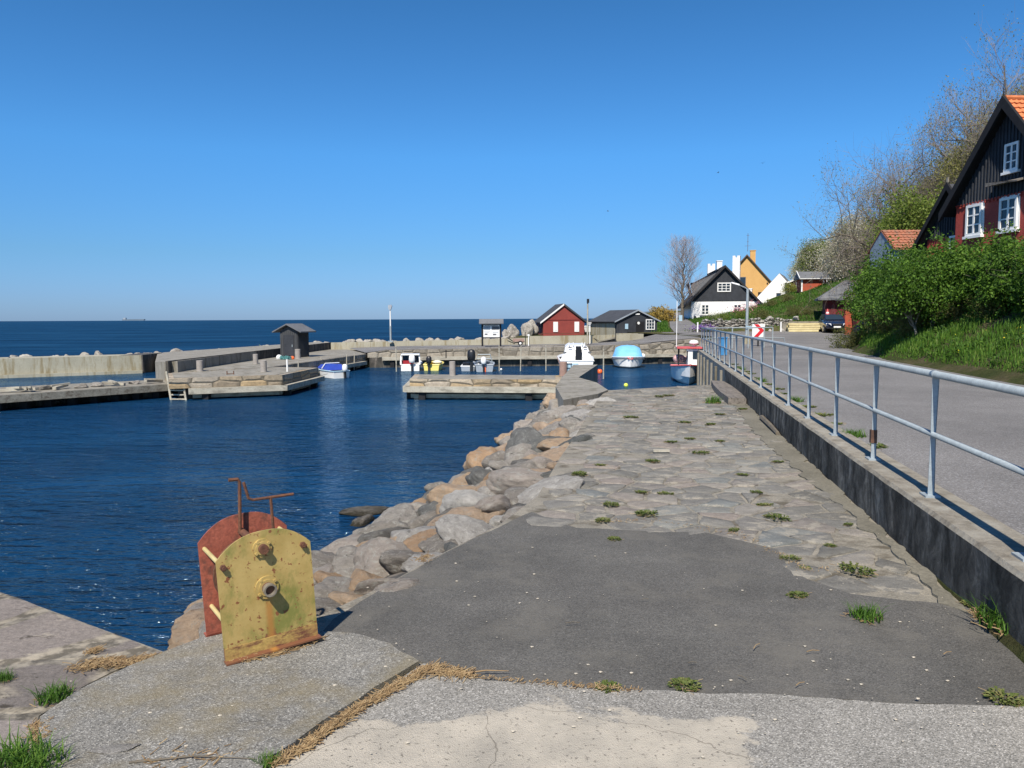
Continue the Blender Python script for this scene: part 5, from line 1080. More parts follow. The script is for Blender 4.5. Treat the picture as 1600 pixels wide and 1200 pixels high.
for x in (-3.3, -.6): b = MB(); b.box((x, -.04, .55), (.22, .06, .22)); b.build('vent_hole', M['black'], t)
b = MB(); b.prism([(-hwl - .25, -.2), (-hwl + .5, -.2), (-hwl + .5, .0), (-hwl - .25, 1)], -.8, .1); b.build('plinth', M['slate'], t)
# yellow house behind
t = thing('house', 'ochre yellow gabled house with a brown roof behind the white houses', 'house', (D(1165, 498, 112).x, 112, 3.0), radians(-14))
hw, L, He, Hr = 4.0, 9, 3.3, 7.9
b = MB(); b.prism([(-hw, 0), (hw, 0), (hw, L), (-hw, L)], -2, He); b.poly_xz([(-hw, He), (hw, He), (0, Hr)], .001, L - .001); b.build('wall', M['yellowwall'], t)
roof_pair(t, hw, L, He, Hr, .5, .35, 'brownroof', .2); window(t, (-.55, -.03, 4.2), .85, 1.25, 1, 1, .1, .04, frame='slate', sill=False)
chimney(t, .9, 1.6, 6.2, 8.7, .75, .7, 'yellowwall', False)
b = MB(); b.tube([(.15, 1.2, 8.6), (.15, 1.2, 11.2)], .03, 5); 
for zz, ww in ((9.4, .9), (10.0, .3), (10.9, .4)): b.beam((.15 - ww / 2, 1.2, zz), (.15 + ww / 2, 1.2, zz), .03, .03)
b.build('aerial', M['galvrust'], t); b = MB(); b.box((2.35, -.05, .9 + 1.0), (1.4, .1, 1.5)); b.build('dark_porch', M['darkwood'], t); b = MB(); b.box((2.9, -.04, 3.9), (.2, .08, .2)); b.build('wall_lamp', M['black'], t)
# freestanding white chimney stack of the white house's rear wing
t = thing('house', 'white gabled house with one small dark window, right of the black gable', 'house', (D(1216, 498, 98).x, 98, 2.75), radians(-24))
hw, L, He, Hr = 3.9, 8, 0.4, 4.8
b = MB(); b.prism([(-hw - 3.2, 0), (hw, 0), (hw, L), (-hw - 3.2, L)], -2.5, [He - .4, He, He, He - .4]); b.poly_xz([(-hw, He - .01), (hw, He - .01), (0, Hr)], 0.001, L - .001); b.build('wall', M['limewash'], t)
roof_pair(t, hw, L - .2, He, Hr - .04, .25, -.12, 'slate', .1, yo=.1); window(t, (-.02, -.03, 2.0), .5, .62, 1, 1, .08, .03, frame='slate', sill=False)
chimney(t, -5.35, .6, .5, 7.0, .9, .8, 'limewash')
chimney(t, -3.7, .5, 1, 2.9, .75, .7, 'limewash', False)
# small cabins up the slope
t = thing('cabin', 'small red cabin with white trim between the white house and the red garden cabin', 'cabin', (D(1247, 452, 96).x, 96, D(1247, 461, 96).z + .2), radians(-12))
b = MB(); b.box((0, 1.5, .6), (2.2, 3, 1.6)); b.poly_xz([(-1.1, 1.4), (1.1, 1.4), (0, 1.85)], .001, 2.99); b.build('wall', M['reddark'], t); roof_pair(t, 1.1, 3, 1.4, 1.85, .3, .2, 'slate', .08); barge(t, 1.1, 1.4, 1.85, .3, .2, 'white', -.2, .14, .05)
for x in (-1.0, -.2, .9): b = MB(); b.box((x, -.03, .7), (.14, .06, 1.4)); b.build('white_board', M['white'], t)
t = thing('cabin', 'orange-red garden cabin with a slate roof high on the green slope', 'cabin', (D(1272, 455, 84).x, 84, D(1272, 458, 84).z + .45), radians(-8))
b = MB(); b.box((0, 1.2, .3), (2.6, 2.4, 1.9)); b.build('wall', M['redorange'], t)
b = MB(); b.add([(-1.6, -.35, 1.15), (1.55, -.35, 1.15), (1.55, 1.2, 1.95), (-1.6, 1.2, 1.95), (1.55, 2.7, 1.15), (-1.6, 2.7, 1.15), (-1.6, -.35, 1.07), (1.55, -.35, 1.07), (1.55, 2.7, 1.07), (-1.6, 2.7, 1.07)], [(0, 1, 2, 3), (3, 2, 4, 5), (0, 6, 7, 1), (1, 7, 8, 4, 2), (0, 3, 5, 9, 6), (6, 9, 8, 7), (5, 4, 8, 9)]); b.build('roof', M['slate'], t)
b = MB(); b.box((-1.3, -.03, .4), (.14, .1, 1.4)); b.box((0, -.38, 1.1), (3.2, .04, .07)); b.box((1.2, -.3, .5), (.06, .06, 1.3)); b.box((.9, -.3, .7), (.05, .05, .9)); b.beam((-1.62, -.4, 1.15), (-1.62, 1.2, 1.98), .06, .14); b.build('white_trim', M['white'], t)
# garage shed by the car
p = D(1300, 520, 62); t = thing('shed', 'dark red boarded shed with a hipped grey roof behind the parked car', 'shed', (D(1311, 520, 62).x, 61.8, .8), radians(-18))
b = MB(); b.box((0.3, 1.6, 1.45), (2.9, 3.2, 2.9));
for i in range(16): b.box((-1.05 + i * .18, -.01, 1.45), (.03, .02, 2.9))
b.build('wall', M['reddark'], t)
b = MB(); z0, z1 = 2.72, 4.2; b.add([(-1.75, -.6, z0), (2.4, -.6, z0), (2.4, 3.8, z0), (-1.75, 3.8, z0), (.35, 1.2, z1), (.75, 2.0, z1), (-1.75, -.6, z0 - .16), (2.4, -.6, z0 - .16), (2.4, 3.8, z0 - .16), (-1.75, 3.8, z0 - .16)], [(0, 1, 4), (1, 2, 5, 4), (2, 3, 5), (3, 0, 4, 5), (0, 6, 7, 1), (1, 7, 8, 2), (3, 9, 6, 0), (2, 8, 9, 3), (6, 9, 8, 7)]); b.build('roof', M['slate'], t)
b = MB(); b.box((-.2, -.03, 2.52), (.5, .03, .05)); b.box((.35, -.03, 1.0), (.02, .02, 1.9)); b.build('trim', M['white'], t)
p = D(1328, 524, 55.5); t = thing('bin_store', 'open-fronted red wooden bin store beside the car', 'shed', (p.x, p.y, .6), radians(-5))
b = MB(); b.box((0.0, .3, .95), (.55, .06, 1.9)); b.build('side_panel', M['redorange'], t); b = MB(); b.box((.62, -.5, .75), (.95, .9, 2.1)); b.build('store_body', M['reddark'], t); b = MB(); b.box((.65, -.55, 1.84), (1.15, 1.1, .08)); b.build('lid', M['slate'], t)
boulder(4, 'rock_grey', (p.x + .1, p.y - 1.6, .62), (.35, .3, .22), (0, 0, 1), 'grey stone in front of the red bin store', None)
p = D(1358, 528, 47); b = MB(); b.add([(-.8, 0, 0), (.9, 0, 0), (.9, 1.2, .2), (-.8, 1.2, .2), (-.3, .2, 1.0), (.4, .3, 1.5), (.5, 1, 1.6), (-.2, 1, 1.2)], [(0, 1, 5, 4), (1, 2, 6, 5), (2, 3, 7, 6), (3, 0, 4, 7), (4, 5, 6, 7)]); o = b.build('tarpaulin', M['pebbleroof']); o.location = (p.x, p.y, .5); tag(o, 'dark tarpaulin draped over something under the left end of the hedge', 'tarpaulin')
# traffic cone on a bracket post at the shed corner
p = D(1293, 489, 60.5); t = thing('warning_marker', 'small red and white cone marker on a post beside the dark red shed', 'marker', (p.x, p.y, .8))
b = MB(); b.beam((0, 0, 0), (0, 0, 1.35), .06, .06); b.build('post', M['wood'], t); b = MB(); b.lathe([(.17, 0), (.12, .15)], (0, 0, 1.35), 12); b.lathe([(.09, .26), (.03, .5)], (0, 0, 1.35), 12); b.build('cone', M['pinkred'], t); b = MB(); b.lathe([(.12, .15), (.09, .26)], (0, 0, 1.35), 12); b.build('white_band', M['white'], t)
# lumber stack
a = D(1256, 519, 60.3); t = thing('lumber_stack', 'long stack of fresh yellow timber beside the parked car', 'timber', (a.x, a.y, zr(60.3) + .02), radians(-8))
for i in range(4):
    for j in range(4): b = MB(); L = 2.25 + .12 * ((i * 3 + j * 5) % 4) * .5; b.box((.05 * ((i + j) % 3) - .05, j * .3, .09 + i * .17), (L, .26, .15)); b.build('board', M['lumber'], t)
b = MB(); b.box((-.9, .8, .35), (1.2, .2, .75)); b.box((.3, .9, .4), (2.6, .2, .82)); b.build('back_board', M['wood'], t)
# dry stone garden wall
def stonewall(name, label, pts, h, mat='drystone', th=.5):
    t = thing(name, label, 'wall', pts[0]); o0 = Vector(pts[0])
    r_ = random.Random(4); b = MB()
    for a, c in zip(pts, pts[1:]):
        a, c = Vector(a) - o0, Vector(c) - o0; L = (c - a).length; d = (c - a).normalized(); n = Vector((d.y, -d.x, 0)); k = 0
        b.prism([a, c, c - n * th, a - n * th], -.3, h * .92)
        while k < L:
            z = 0
            while z < h:
                s = r_.uniform(.09, .19); q = a + d * k + n * (.02 + r_.uniform(-.05, .05)) + Vector((0, 0, z + s * .6)); st = MB(); 
                vs = [Vector((v.x * s * 1.4, v.y * s, v.z * s * .8)) + q for v in ST[r_.randrange(5)][0]]; b.add(vs, ST[0][1]); z += s * 1.35
            k += .27
    b.build('stones', M[mat], t); return t
ST = []
v1, f1 = ico(1)
for k in range(5): r_ = random.Random(k); ST.append(([x * r_.uniform(.75, 1.15) for x in v1], f1))
stonewall('garden_wall', 'dry stone wall holding up the garden beyond the chevron sign', [(15.3, 61.6, .82), (18.5, 61.9, .85), (22.6, 62.2, .85)], .95)
for x, y, s in ((19.5, 61.2, .28), (20.6, 61.3, .2), (21.6, 61.4, .33), (22.3, 61.6, .25), (23.0, 62.2, .3), (21.0, 62.6, .3)): boulder(int(x) % 7, 'rock_white', (x, y, .95 if y < 62 else 1.9), (s, s, s * .7), (0, 0, x), 'pale loose stone tumbled along the garden wall', 'loose stones by the garden wall')

# big red house (gable faces the water)
gx = 19.7; t = thing('house', 'large red house with a black boarded gable and orange tiled roof above the hedge', 'house', (gx + .15, 31.1, 0), radians(-85))
hw, L, He, Hr = 3.2, 9, 6.85, 10.4
b = MB(); b.prism([(-hw, 0), (hw, 0), (hw, L), (-hw, L)], 2.0, He); wall_ = b.build('wall', M['redwall'], t)
b = MB(); b.poly_xz([(-hw, He), (hw, He), (0, Hr)], -.02, L)
for i in range(34):
    x = -hw + .12 + i * (2 * hw - .2) / 33; top = He + (Hr - He) * (1 - abs(x) / hw) - .05
    if top > He + .1: b.box((x, -.045, (He - .05 + top) / 2), (.055, .05, top - He + .05))
b.build('boarded_gable', M['blackboard'], t)
b = MB()
for i in range(30): b.box((-hw + .1 + i * .22, -.03, He - .10 - (.03 if i % 2 else 0)), (.09, .06, .07))
b.box((0, -.025, He - .03), (2 * hw, .05, .05)); b.build('cornice', M['redwall'], t)
def tiled(t, x0, z0, x1, z1, L, yo, mat, rows_, name='roof_tiles', pitch=.22):
    """pantiles: waves along the ridge, a step at every course down the slope"""
    n = int(L / pitch * 4); b = MB(); sx, sz = x1 - x0, z1 - z0; ln = hypot(sx, sz); nx_, nz_ = -sz / ln, sx / ln
    if nz_ < 0: nx_, nz_ = -nx_, -nz_
    vs = []; R_ = rows_ * 2
    for r_ in range(R_ + 1):
        f = (r_ // 2 + (0 if r_ % 2 == 0 else .98)) / rows_; lift = (.0 if r_ % 2 == 0 else .05)
        if r_ == R_: f = 1; lift = .05
        for i in range(n + 1):
            y = yo + L * i / n; wv = .035 * (1 - abs(sin(pi * i / 4))) + .008 * noise.noise(Vector((i * .9, r_ * .7, 0))); q = lift + wv
            vs.append((x0 + sx * f + nx_ * q, y, z0 + sz * f + nz_ * q))
    b.add(vs, [(r_ * (n + 1) + i, r_ * (n + 1) + i + 1, (r_ + 1) * (n + 1) + i + 1, (r_ + 1) * (n + 1) + i) for r_ in range(R_) for i in range(n)])
    return b.build(name, M[mat], t)
sl_ = (Hr - He) / hw
rf = roof_pair(t, hw, L, He, Hr, .40, .42, 'darkwood', .12)
for s in (-1, 1): tiled(rf, 0, Hr + .12, s * (hw + .40), He - sl_ * .40 + .12, L + .8, -.40, 'tile', 17)
b = MB(); b.tube([(0, -.4, Hr + .17), (0, L, Hr + .17)], .11, 8); b.build('ridge_tiles', M['tile'], rf)
for s in (-1, 1):
    b = MB(); b.poly_xz([(0, Hr + .26), (s * (hw + .45), He - sl_ * .45 + .22), (s * (hw + .45), He - sl_ * .45 - .16), (0, Hr - .22)], -.52, -.40); b.build('bargeboard', M['darkwood'], t)
b = MB(); b.tube([(0, -.46, Hr + .1), (0, -.46, Hr + .85)], .03, 6, .012); b.build('finial', M['darkwood'], t)
window(t, (.10, -.06, 8.28), .66, 1.0, 2, 3, .10, .05); b = MB(); b.add([(-.75, -.05, 7.40), (1.0, -.05, 7.40), (1.0, -.5, 7.24), (-.75, -.5, 7.24), (-.75, -.05, 7.30), (1.0, -.05, 7.30), (1.0, -.5, 7.18), (-.75, -.5, 7.40)], [(0, 1, 2, 3), (4, 7, 6, 5), (3, 2, 6, 7), (0, 3, 7, 4), (1, 5, 6, 2)]); b.build('hanging_board', M['oldplank'], t)
for x in (-1.95, .05, 2.0):
    window(t, (x, -.05, 6.08), .86, 1.2, 2, 3, .11, .05)
    b = MB(); b.poly_xz([(x - .58, 5.3), (x - .44, 5.4), (x - .44, 6.72), (x + .44, 6.72), (x + .44, 5.4), (x + .58, 5.3), (x + .54, 6.8), (x, 6.88), (x - .54, 6.8)], -.02, .0); b.build('window_surround', M['white'], t)
# its lower wing
t = thing('house_wing', 'lower black-gabled wing attached left of the large red house', 'house', (gx + .75, 35.9, 0), radians(-85))
hw, L, He, Hr = 2.0, 7, 5.75, 7.95
b = MB(); b.prism([(-hw, 0), (hw, 0), (hw, L), (-hw, L)], 2.0, He); b.build('wall', M['redwall'], t)
b = MB(); b.poly_xz([(-hw, He), (hw, He), (0, Hr)], -.02, L)
for i in range(22):
    x = -hw + .1 + i * (2 * hw - .2) / 21; top = He + (Hr - He) * (1 - abs(x) / hw) - .05; b.box((x, -.045, (He - .05 + top) / 2), (.05, .05, top - He + .06))
b.build('boarded_gable', M['blackboard'], t); roof_pair(t, hw, L, He, Hr, .45, .42, 'pebbleroof', .12)
sl_ = (Hr - He) / hw
for s in (-1, 1): b = MB(); b.poly_xz([(0, Hr + .2), (s * (hw + .5), He - sl_ * .5 + .17), (s * (hw + .5), He - sl_ * .5 - .12), (0, Hr - .15)], -.5, -.40); b.build('bargeboard', M['darkwood'], t)
window(t, (.25, -.05, 5.2), .85, .95, 2, 2, .1, .05)
b = MB(); b.box((0, -.44, Hr + .3), (.10, .06, .25)); b.build('finial', M['wood'], t)
# light blue outbuilding
t = thing('outbuilding', 'pale blue washed outbuilding with an old red tiled roof left of the red house', 'outbuilding', (21.9, 46.0, 0), radians(-90))
hw, L, He, Hr = 1.35, 6.5, 6.05, 7.05
b = MB(); b.prism([(-hw, 0), (hw, 0), (hw, L), (-hw, L)], 2.0, He); b.poly_xz([(-hw, He), (hw, He), (0, Hr)], 0.001, L - .001); b.build('wall', M['bluewash'], t)
b = MB(); b.poly_xz([(-hw, 2), (hw, 2), (hw, He), (0, Hr), (-hw, He)], -.02, 0); b.build('flaking_gable', M['bluepatch'], t)
rf = roof_pair(t, hw, L, He, Hr, .3, .06, 'tileold', .06); tiled(rf, 0, Hr + .06, hw + .3, He - .22 + .06, L + .1, -.05, 'tileold', 7, pitch=.24)
window(t, (.05, -.03, 4.9), .5, .55, 1, 1, .07, .03, frame='slate', sill=False)
for k in range(5): b = MB(); b.box((hw + .12, .6 + k * 1.3, He - .2), (.3, .08, .12)); b.build('rafter_end', M['white'], t)

# ================================================================= CAR
p = D(1306, 524, 58); t = thing('parked_car', 'dark blue hatchback parked facing the camera beside the dark red shed', 'car', (p.x, p.y - .2, zr(58) + .03), radians(-12))
def carbody():
    b = MB(); sec = [(0, .62, .62, .45), (.12, .78, .72, .34), (.6, .84, .88, .28), (1.05, .85, .98, .28), (2.6, .86, 1.02, .28), (3.5, .84, 1.02, .3), (3.85, .76, .98, .36), (3.92, .7, .7, .45)]
    vs = []
    for y, hw, zt, zb in sec: vs += [(-hw * .9, y, zb), (-hw, y, zb + .18), (-hw * .99, y, lerp(zb, zt, .75)), (-hw * .88, y, zt), (hw * .88, y, zt), (hw * .99, y, lerp(zb, zt, .75)), (hw, y, zb + .18), (hw * .9, y, zb)]
    n = 8; b.add(vs, [(i * n + q, (i + 1) * n + q, (i + 1) * n + (q + 1) % n, i * n + (q + 1) % n) for i in range(len(sec) - 1) for q in range(n)] + [tuple(range(n)), tuple(range((len(sec) - 1) * n, len(sec) * n))[::-1]])
    vs = [(-.74, 1.0, .97), (.74, 1.0, .97), (.58, 1.75, 1.42), (-.58, 1.75, 1.42), (-.58, 3.2, 1.44), (.58, 3.2, 1.44), (.70, 3.75, 1.0), (-.70, 3.75, 1.0)]
    b.add(vs, [(0, 1, 2, 3), (3, 2, 5, 4), (4, 5, 6, 7), (0, 3, 4, 7), (1, 6, 5, 2)]); return b
cb = carbody().build('body', M['carpaint'], t)
b = MB(); b.add([(-.66, 1.04, 1.01), (.66, 1.04, 1.01), (.54, 1.70, 1.385), (-.54, 1.70, 1.385)], [(0, 1, 2, 3)]); b.v = [(x, y - .02, z + .015) for x, y, z in b.v]; b.build('windscreen', M['glass'], t)
for s in (-1, 1):
    b = MB(); b.add([(s * .735, 1.35, 1.04), (s * .73, 3.3, 1.06), (s * .62, 3.0, 1.36), (s * .615, 1.8, 1.37)], [(0, 1, 2, 3)]); b.build('side_window', M['glass'], t)
    b = MB(); b.add([(s * .40, -.02 + .02, .58), (s * .74, .10, .58), (s * .76, .22, .74), (s * .44, .06, .72)], [(0, 1, 2, 3)]); b.v = [(x, y - .02, z) for x, y, z in b.v]; b.build('headlight', M['lens'], t)
    b = MB(); b.box((s * .88, 1.35, 1.02), (.14, .1, .13)); b.build('wing_mirror', M['carpaint'], t)
    for y in (.72, 3.2):
        b = MB(); b.tube([(s * .72, y, .3), (s * .875, y, .3)], .3, 20); wv = b.build('wheel', M['rubber'], t); b = MB(); b.tube([(s * .87, y, .3), (s * .885, y, .3)], .19, 14); b.build('rim', M['chrome'], wv)
b = MB(); b.box((0, -.03, .47), (.5, .03, .12)); b.build('number_plate', M['white'], t)
b = MB(); b.box((0, -.005, .64), (.62, .03, .09)); b.box((0, .0, .36), (1.0, .05, .1)); b.build('grille', M['black'], t); b = MB(); b.box((0, -.02, .69), (.66, .02, .02)); b.build('grille_trim', M['chrome'], t)

# ================================================================= SIGN, STREET LAMP
p = D(1185, 520, 40.6); t = thing('chevron_sign', 'white road sign with a red chevron pointing right behind the railing', 'sign', (p.x, p.y, .45))
b = MB(); b.box((0, .02, .3), (.07, .05, .9)); b.build('post', M['darkwood'], t); b = MB(); b.box((0, 0, .87), (.66, .025, .68)); pn = b.build('board', M['white'], t)
b = MB(); zc = .87; b.poly_xz([(-.24, zc + .33), (-.02, zc + .33), (.30, zc), (-.02, zc - .33), (-.24, zc - .33), (.07, zc)], -.022, -.013); b.build('chevron', M['signred'], pn)
p = D(1166.5, 537, 43); t = thing('street_lamp', 'grey street lamp with a long curved arm left of the chevron sign', 'lamp', (p.x, p.y, .45))
b = MB(); b.box((0, 0, .3), (.30, .28, .6)); b.build('foot', M['concp'], t); b = MB(); b.tube([(0, 0, .5), (0, 0, 3.15)], .085, 10, .07); b.build('pole', M['galv'], t)
b = MB(); b.tube([(0, 0, 3.1), (-.12, 0, 3.2), (-.45, -.05, 3.33), (-.62, -.05, 3.38)], .035, 8); b.build('arm', M['galv'], t)
b = MB(); b.add([(-.5, -.14, 3.33), (-.5, .04, 3.33), (-.95, .04, 3.46), (-.95, -.14, 3.46), (-.5, -.11, 3.41), (-.5, .01, 3.41), (-.92, .01, 3.52), (-.92, -.11, 3.52)], [(0, 1, 2, 3), (4, 7, 6, 5), (0, 4, 5, 1), (1, 5, 6, 2), (2, 6, 7, 3), (3, 7, 4, 0)]); b.build('lamp_head', M['gel'], t)
b = MB(); b.box((.12, -.1, 1.0), (.42, .03, .14)); b.build('name_plate', M['hullblue'], t)
for i, (px, y) in enumerate(((1082, 88), (1220, 60.5), (1090, 60.5))):
    p = D(px, 515, y); b = MB(); b.box((0, 0, .4), (.10, .06, .8)); o = b.build('marker_post', M['white']); o.location = (p.x, p.y, zr(y)); tag(o, 'short white roadside post ' + ('at the left corner of the white house', 'by the right end of the garden wall', 'by the left end of the garden wall')[i], 'post')
b = MB(); p = D(1063, 498, 84); b.box((0, 0, .4), (.35, .3, .8)); o = b.build('utility_cabinet', M['hullblue']); o.location = (p.x, p.y, 1.5); tag(o, 'pale utility cabinet beside the bare poplar', 'cabinet')
p = D(1120, 548, 32); b = MB(); b.box((0, 0, .35), (.30, .2, .7)); b.box((0, 0, .72), (.34, .24, .05)); o = b.build('waste_bin', M['deepblue'] if False else simple('blue_plastic', (.05, .22, .45), (.04, .18, .38), 2, .5)); o.location = (p.x + .25, p.y, .45); tag(o, 'blue bin behind the far railing posts', 'bin')
# planks on the paving
a, c = W(1121, 598, .1), W(1152, 626, .1); t = None
b = MB(); d = (c - a); vs = []
for q, ww in ((0, .18), (.3, .24), (.7, .25), (1, .2)):
    m_ = a + d * q; n = Vector((d.y, -d.x, 0)).normalized(); bow = -n * .15 * sin(pi * q) * 0 
    vs += [m_ - n * ww + Vector((0, 0, -.09)), m_ - n * ww + Vector((0, 0, .05)), m_ + n * ww + Vector((0, 0, .07)), m_ + n * ww + Vector((0, 0, -.09))]
b.add(vs, [(i * 4 + k, i * 4 + (k + 1) % 4, (i + 1) * 4 + (k + 1) % 4, (i + 1) * 4 + k) for i in range(3) for k in range(4)] + [(0, 1, 2, 3), (15, 14, 13, 12)]); o = b.build('timber_beam', M['oldplank']); tag(o, 'thick weathered grey beam lying along the foot of the wall', 'beam')
b = MB(); b.tube([W(1190, 652, .06), W(1203, 664, .07), W(1215, 677, .05)], .05, 6, .035); tag(b.build('branch', M['bark']), 'bare brown branch lying against the foot of the wall', 'branch')
b = MB(); p = W(1033, 706, .02); b.box((0, 0, .018), (.24, .07, .035)); o = b.build('wood_scrap', M['palewood']); o.location = p; tag(o, 'short bleached wooden stick on the flagstones', 'stick')
for i, (px, py, a, L) in enumerate(((895, 973, .1, .10), (1182, 1009, .9, .09), (1008, 936, .2, .05), (1270, 1017, .2, .08), (1160, 1058, -.9, .06), (1250, 1068, .6, .07), (1082, 1035, .1, .05), (1480, 1020, .5, .07), (300, 1188, .05, .55), (760, 1050, .12, .25), (430, 1022, .35, .28))):
    p = W(px, py, .04); b = MB(); b.tube([(-L / 2, 0, 0), (0, L * .05, .004), (L / 2, -.003, 0)], .0025 + .004 * (L > .2), 5, .002); o = b.build('twig', M['straw' if i % 2 else 'bark']); o.location = p; o.rotation_euler = (0, 0, a); tag(o, 'dry twig lying ' + ['on the asphalt left of centre', 'slanting on the asphalt right of centre', 'tiny, on the asphalt below the flagstones', 'pale, on the right of the asphalt', 'dark, near the lower edge of the asphalt', 'near the lower right edge of the asphalt', 'pale, in the middle of the asphalt', 'near the grass clump on the right', 'long, at the bottom left of the rough slab', 'long straw-coloured, at the corner where slabs and asphalt meet', 'long straw-coloured, at the foot of the winch'][i], 'twig', 'twigs on the ground')
# ship and birds
p = D(207, 500.6, 9000); t = thing('cargo_ship', 'distant cargo ship low on the horizon at the left', 'ship', (p.x, 9000, SEA))
b = MB(); b.poly_xz([(-120, 4), (130, 4), (140, 18), (-125, 16)], 0, 30); b.build('hull', M['coast'], t); b = MB(); b.box((-95, 15, 25), (28, 26, 20)); b.build('bridge', M['boatgrey'], t)
for i, (px, py) in enumerate(((698, 345), (950, 330), (1122, 270), (1192, 255))):
    p = D(px, py, 70); b = MB(); b.add([(-.42, 0, .1), (-.2, .06, .16), (0, .1, .03), (0, -.1, 0), (.2, .06, .16), (.42, 0, .1), (0, .28, .02), (0, -.3, .02), (0, 0, -.05), (-.2, -.05, .13), (.2, -.05, .13)], [(0, 1, 9), (1, 2, 3, 9), (5, 10, 4), (4, 10, 3, 2), (2, 6, 8), (8, 6, 2), (3, 8, 7), (2, 8, 3)]); o = b.build('seagull', M['slate']); o.location = p; o.scale = (.45,) * 3; o.rotation_euler = (0, .1 * i, i); tag(o, 'gull gliding ' + ['over the harbour, leftmost', 'left of the poplar', 'above the poplar', 'farthest right, left of the wooded hill'][i], 'bird', 'gulls in the sky')
# ================================================================= VEGETATION
def leafcard(b, p, s, r, up=.5):
    """one folded leaf: two triangles bent along the midrib"""
    d = Vector((r.gauss(0, 1), r.gauss(0, 1), r.gauss(0, .7) + up)).normalized(); a = d.orthogonal().normalized(); q = Matrix.Rotation(r.uniform(0, 6.28), 3, d); a = q @ a; c = d.cross(a)
    n = len(b.v); b.v += [tuple(p - a * s * .5), tuple(p + c * s * .3 + d * s * .08), tuple(p + a * s * .5), tuple(p - c * s * .3 + d * s * .08)]
    b.f += [(n, n + 1, n + 2, n + 3)]; b.m.append(b.k)
def limb(b, a, c, r0, r1, n=4):
    d = (c - a); L = d.length
    if L < 1e-5: return
    d /= L; u = d.orthogonal().normalized(); w_ = d.cross(u); k = len(b.v)
    for p, r in ((a, r0), (c, r1)): b.v += [tuple(p + (u * cos(6.2832 * i / n) + w_ * sin(6.2832 * i / n)) * r) for i in range(n)]
    b.f += [(k + i, k + (i + 1) % n, k + n + (i + 1) % n, k + n + i) for i in range(n)]; b.m += [b.k] * n
def grow(b, tw, p, d, L, r, lev, R, tips, up=.25, spread=.7, kids_=3, seg=3, wob=.18):
    pts = [p]; q = p.copy(); dd = d.copy()
    for i in range(seg):
        dd = (dd + Vector((R.gauss(0, wob), R.gauss(0, wob), R.gauss(0, wob) + up * .3))).normalized(); q = q + dd * L / seg; pts.append(q.copy())
    tgt = b if lev >= 3 else tw
    for i in range(seg): limb(tgt, pts[i], pts[i + 1], r * (1 - .55 * i / seg), r * (1 - .55 * (i + 1) / seg), 5 if lev >= 4 else 3)
    if lev <= 1:
        tips.append(pts[-1]); tips.append(pts[len(pts) // 2]); 
    if lev == 0: return
    for k in range(kids_ + (1 if lev > 3 else 0)):
        f = R.uniform(.35, 1.0); i = min(int(f * seg), seg - 1); s = pts[i].lerp(pts[i + 1], f * seg - i)
        base = (pts[i + 1] - pts[i]).normalized(); o = base.orthogonal(); o = Matrix.Rotation(R.uniform(0, 6.28), 3, base) @ o
        nd_ = (base * (1 - spread * .5) + o * spread * R.uniform(.6, 1.2) + Vector((0, 0, up))).normalized()
        grow(b, tw, s, nd_, L * R.uniform(.58, .8), max(r * .47, .004), lev - 1, R, tips, up, spread, kids_, max(2, seg - 1) if lev > 2 else 2, wob)
def make_tree(name, label, cat, seed, h, levels, r0, up, spread, kids_, leaf=None, lpt=0, ls=.12, lsp=.3, leafm='bud', barkm='bark', twigm='twig', multi=1, firstL=.42, minr=.008, group=None, tipscale=1):
    R = random.Random(seed); t = thing(name, label, cat, (0, 0, 0), 0, group); b = MB(); tw = MB(); tips = []
    for m_ in range(multi):
        d = Vector((R.gauss(0, .25), R.gauss(0, .25), 1)).normalized() if multi > 1 else Vector((0, 0, 1))
        grow(b, tw, Vector((R.gauss(0, .1) * (multi > 1), R.gauss(0, .1) * (multi > 1), -.3)), d, h * firstL, r0, levels, R, tips, up, spread, kids_, 4)
    b.build('trunk', M[barkm], t, True); cr = tw
    o = cr.build('branches', M[twigm], t)
    if leaf:
        lb = MB()
        for p in tips:
            for k in range(lpt): leafcard(lb, p + Vector((R.gauss(0, lsp), R.gauss(0, lsp), R.gauss(0, lsp))), ls * R.uniform(.6, 1.3), R)
        lb.build('crown', M[leafm], t)
    print(name, len(b.f), len(tw.f), len(tips)); return t
def put(proto, x, y, s, label=None, z=None, used=set(), rz=None, group=None, seed=None):
    z = (G(x, y) - .1) if z is None else z; rz = rr.uniform(0, 6.28) if rz is None else rz
    if proto.name not in used:
        used.add(proto.name); proto.location = (x, y, z); proto.rotation_euler = (0, 0, rz); proto.scale = (s,) * 3 if not hasattr(s, '__len__') else s
        if label: proto['label'] = label
        if group: proto['group'] = group
        KT[proto.name] = [(c, kids(c)) for c in kids(proto)]
        return proto
    return dup(proto, (x, y, z), (0, 0, rz), s, label, group)
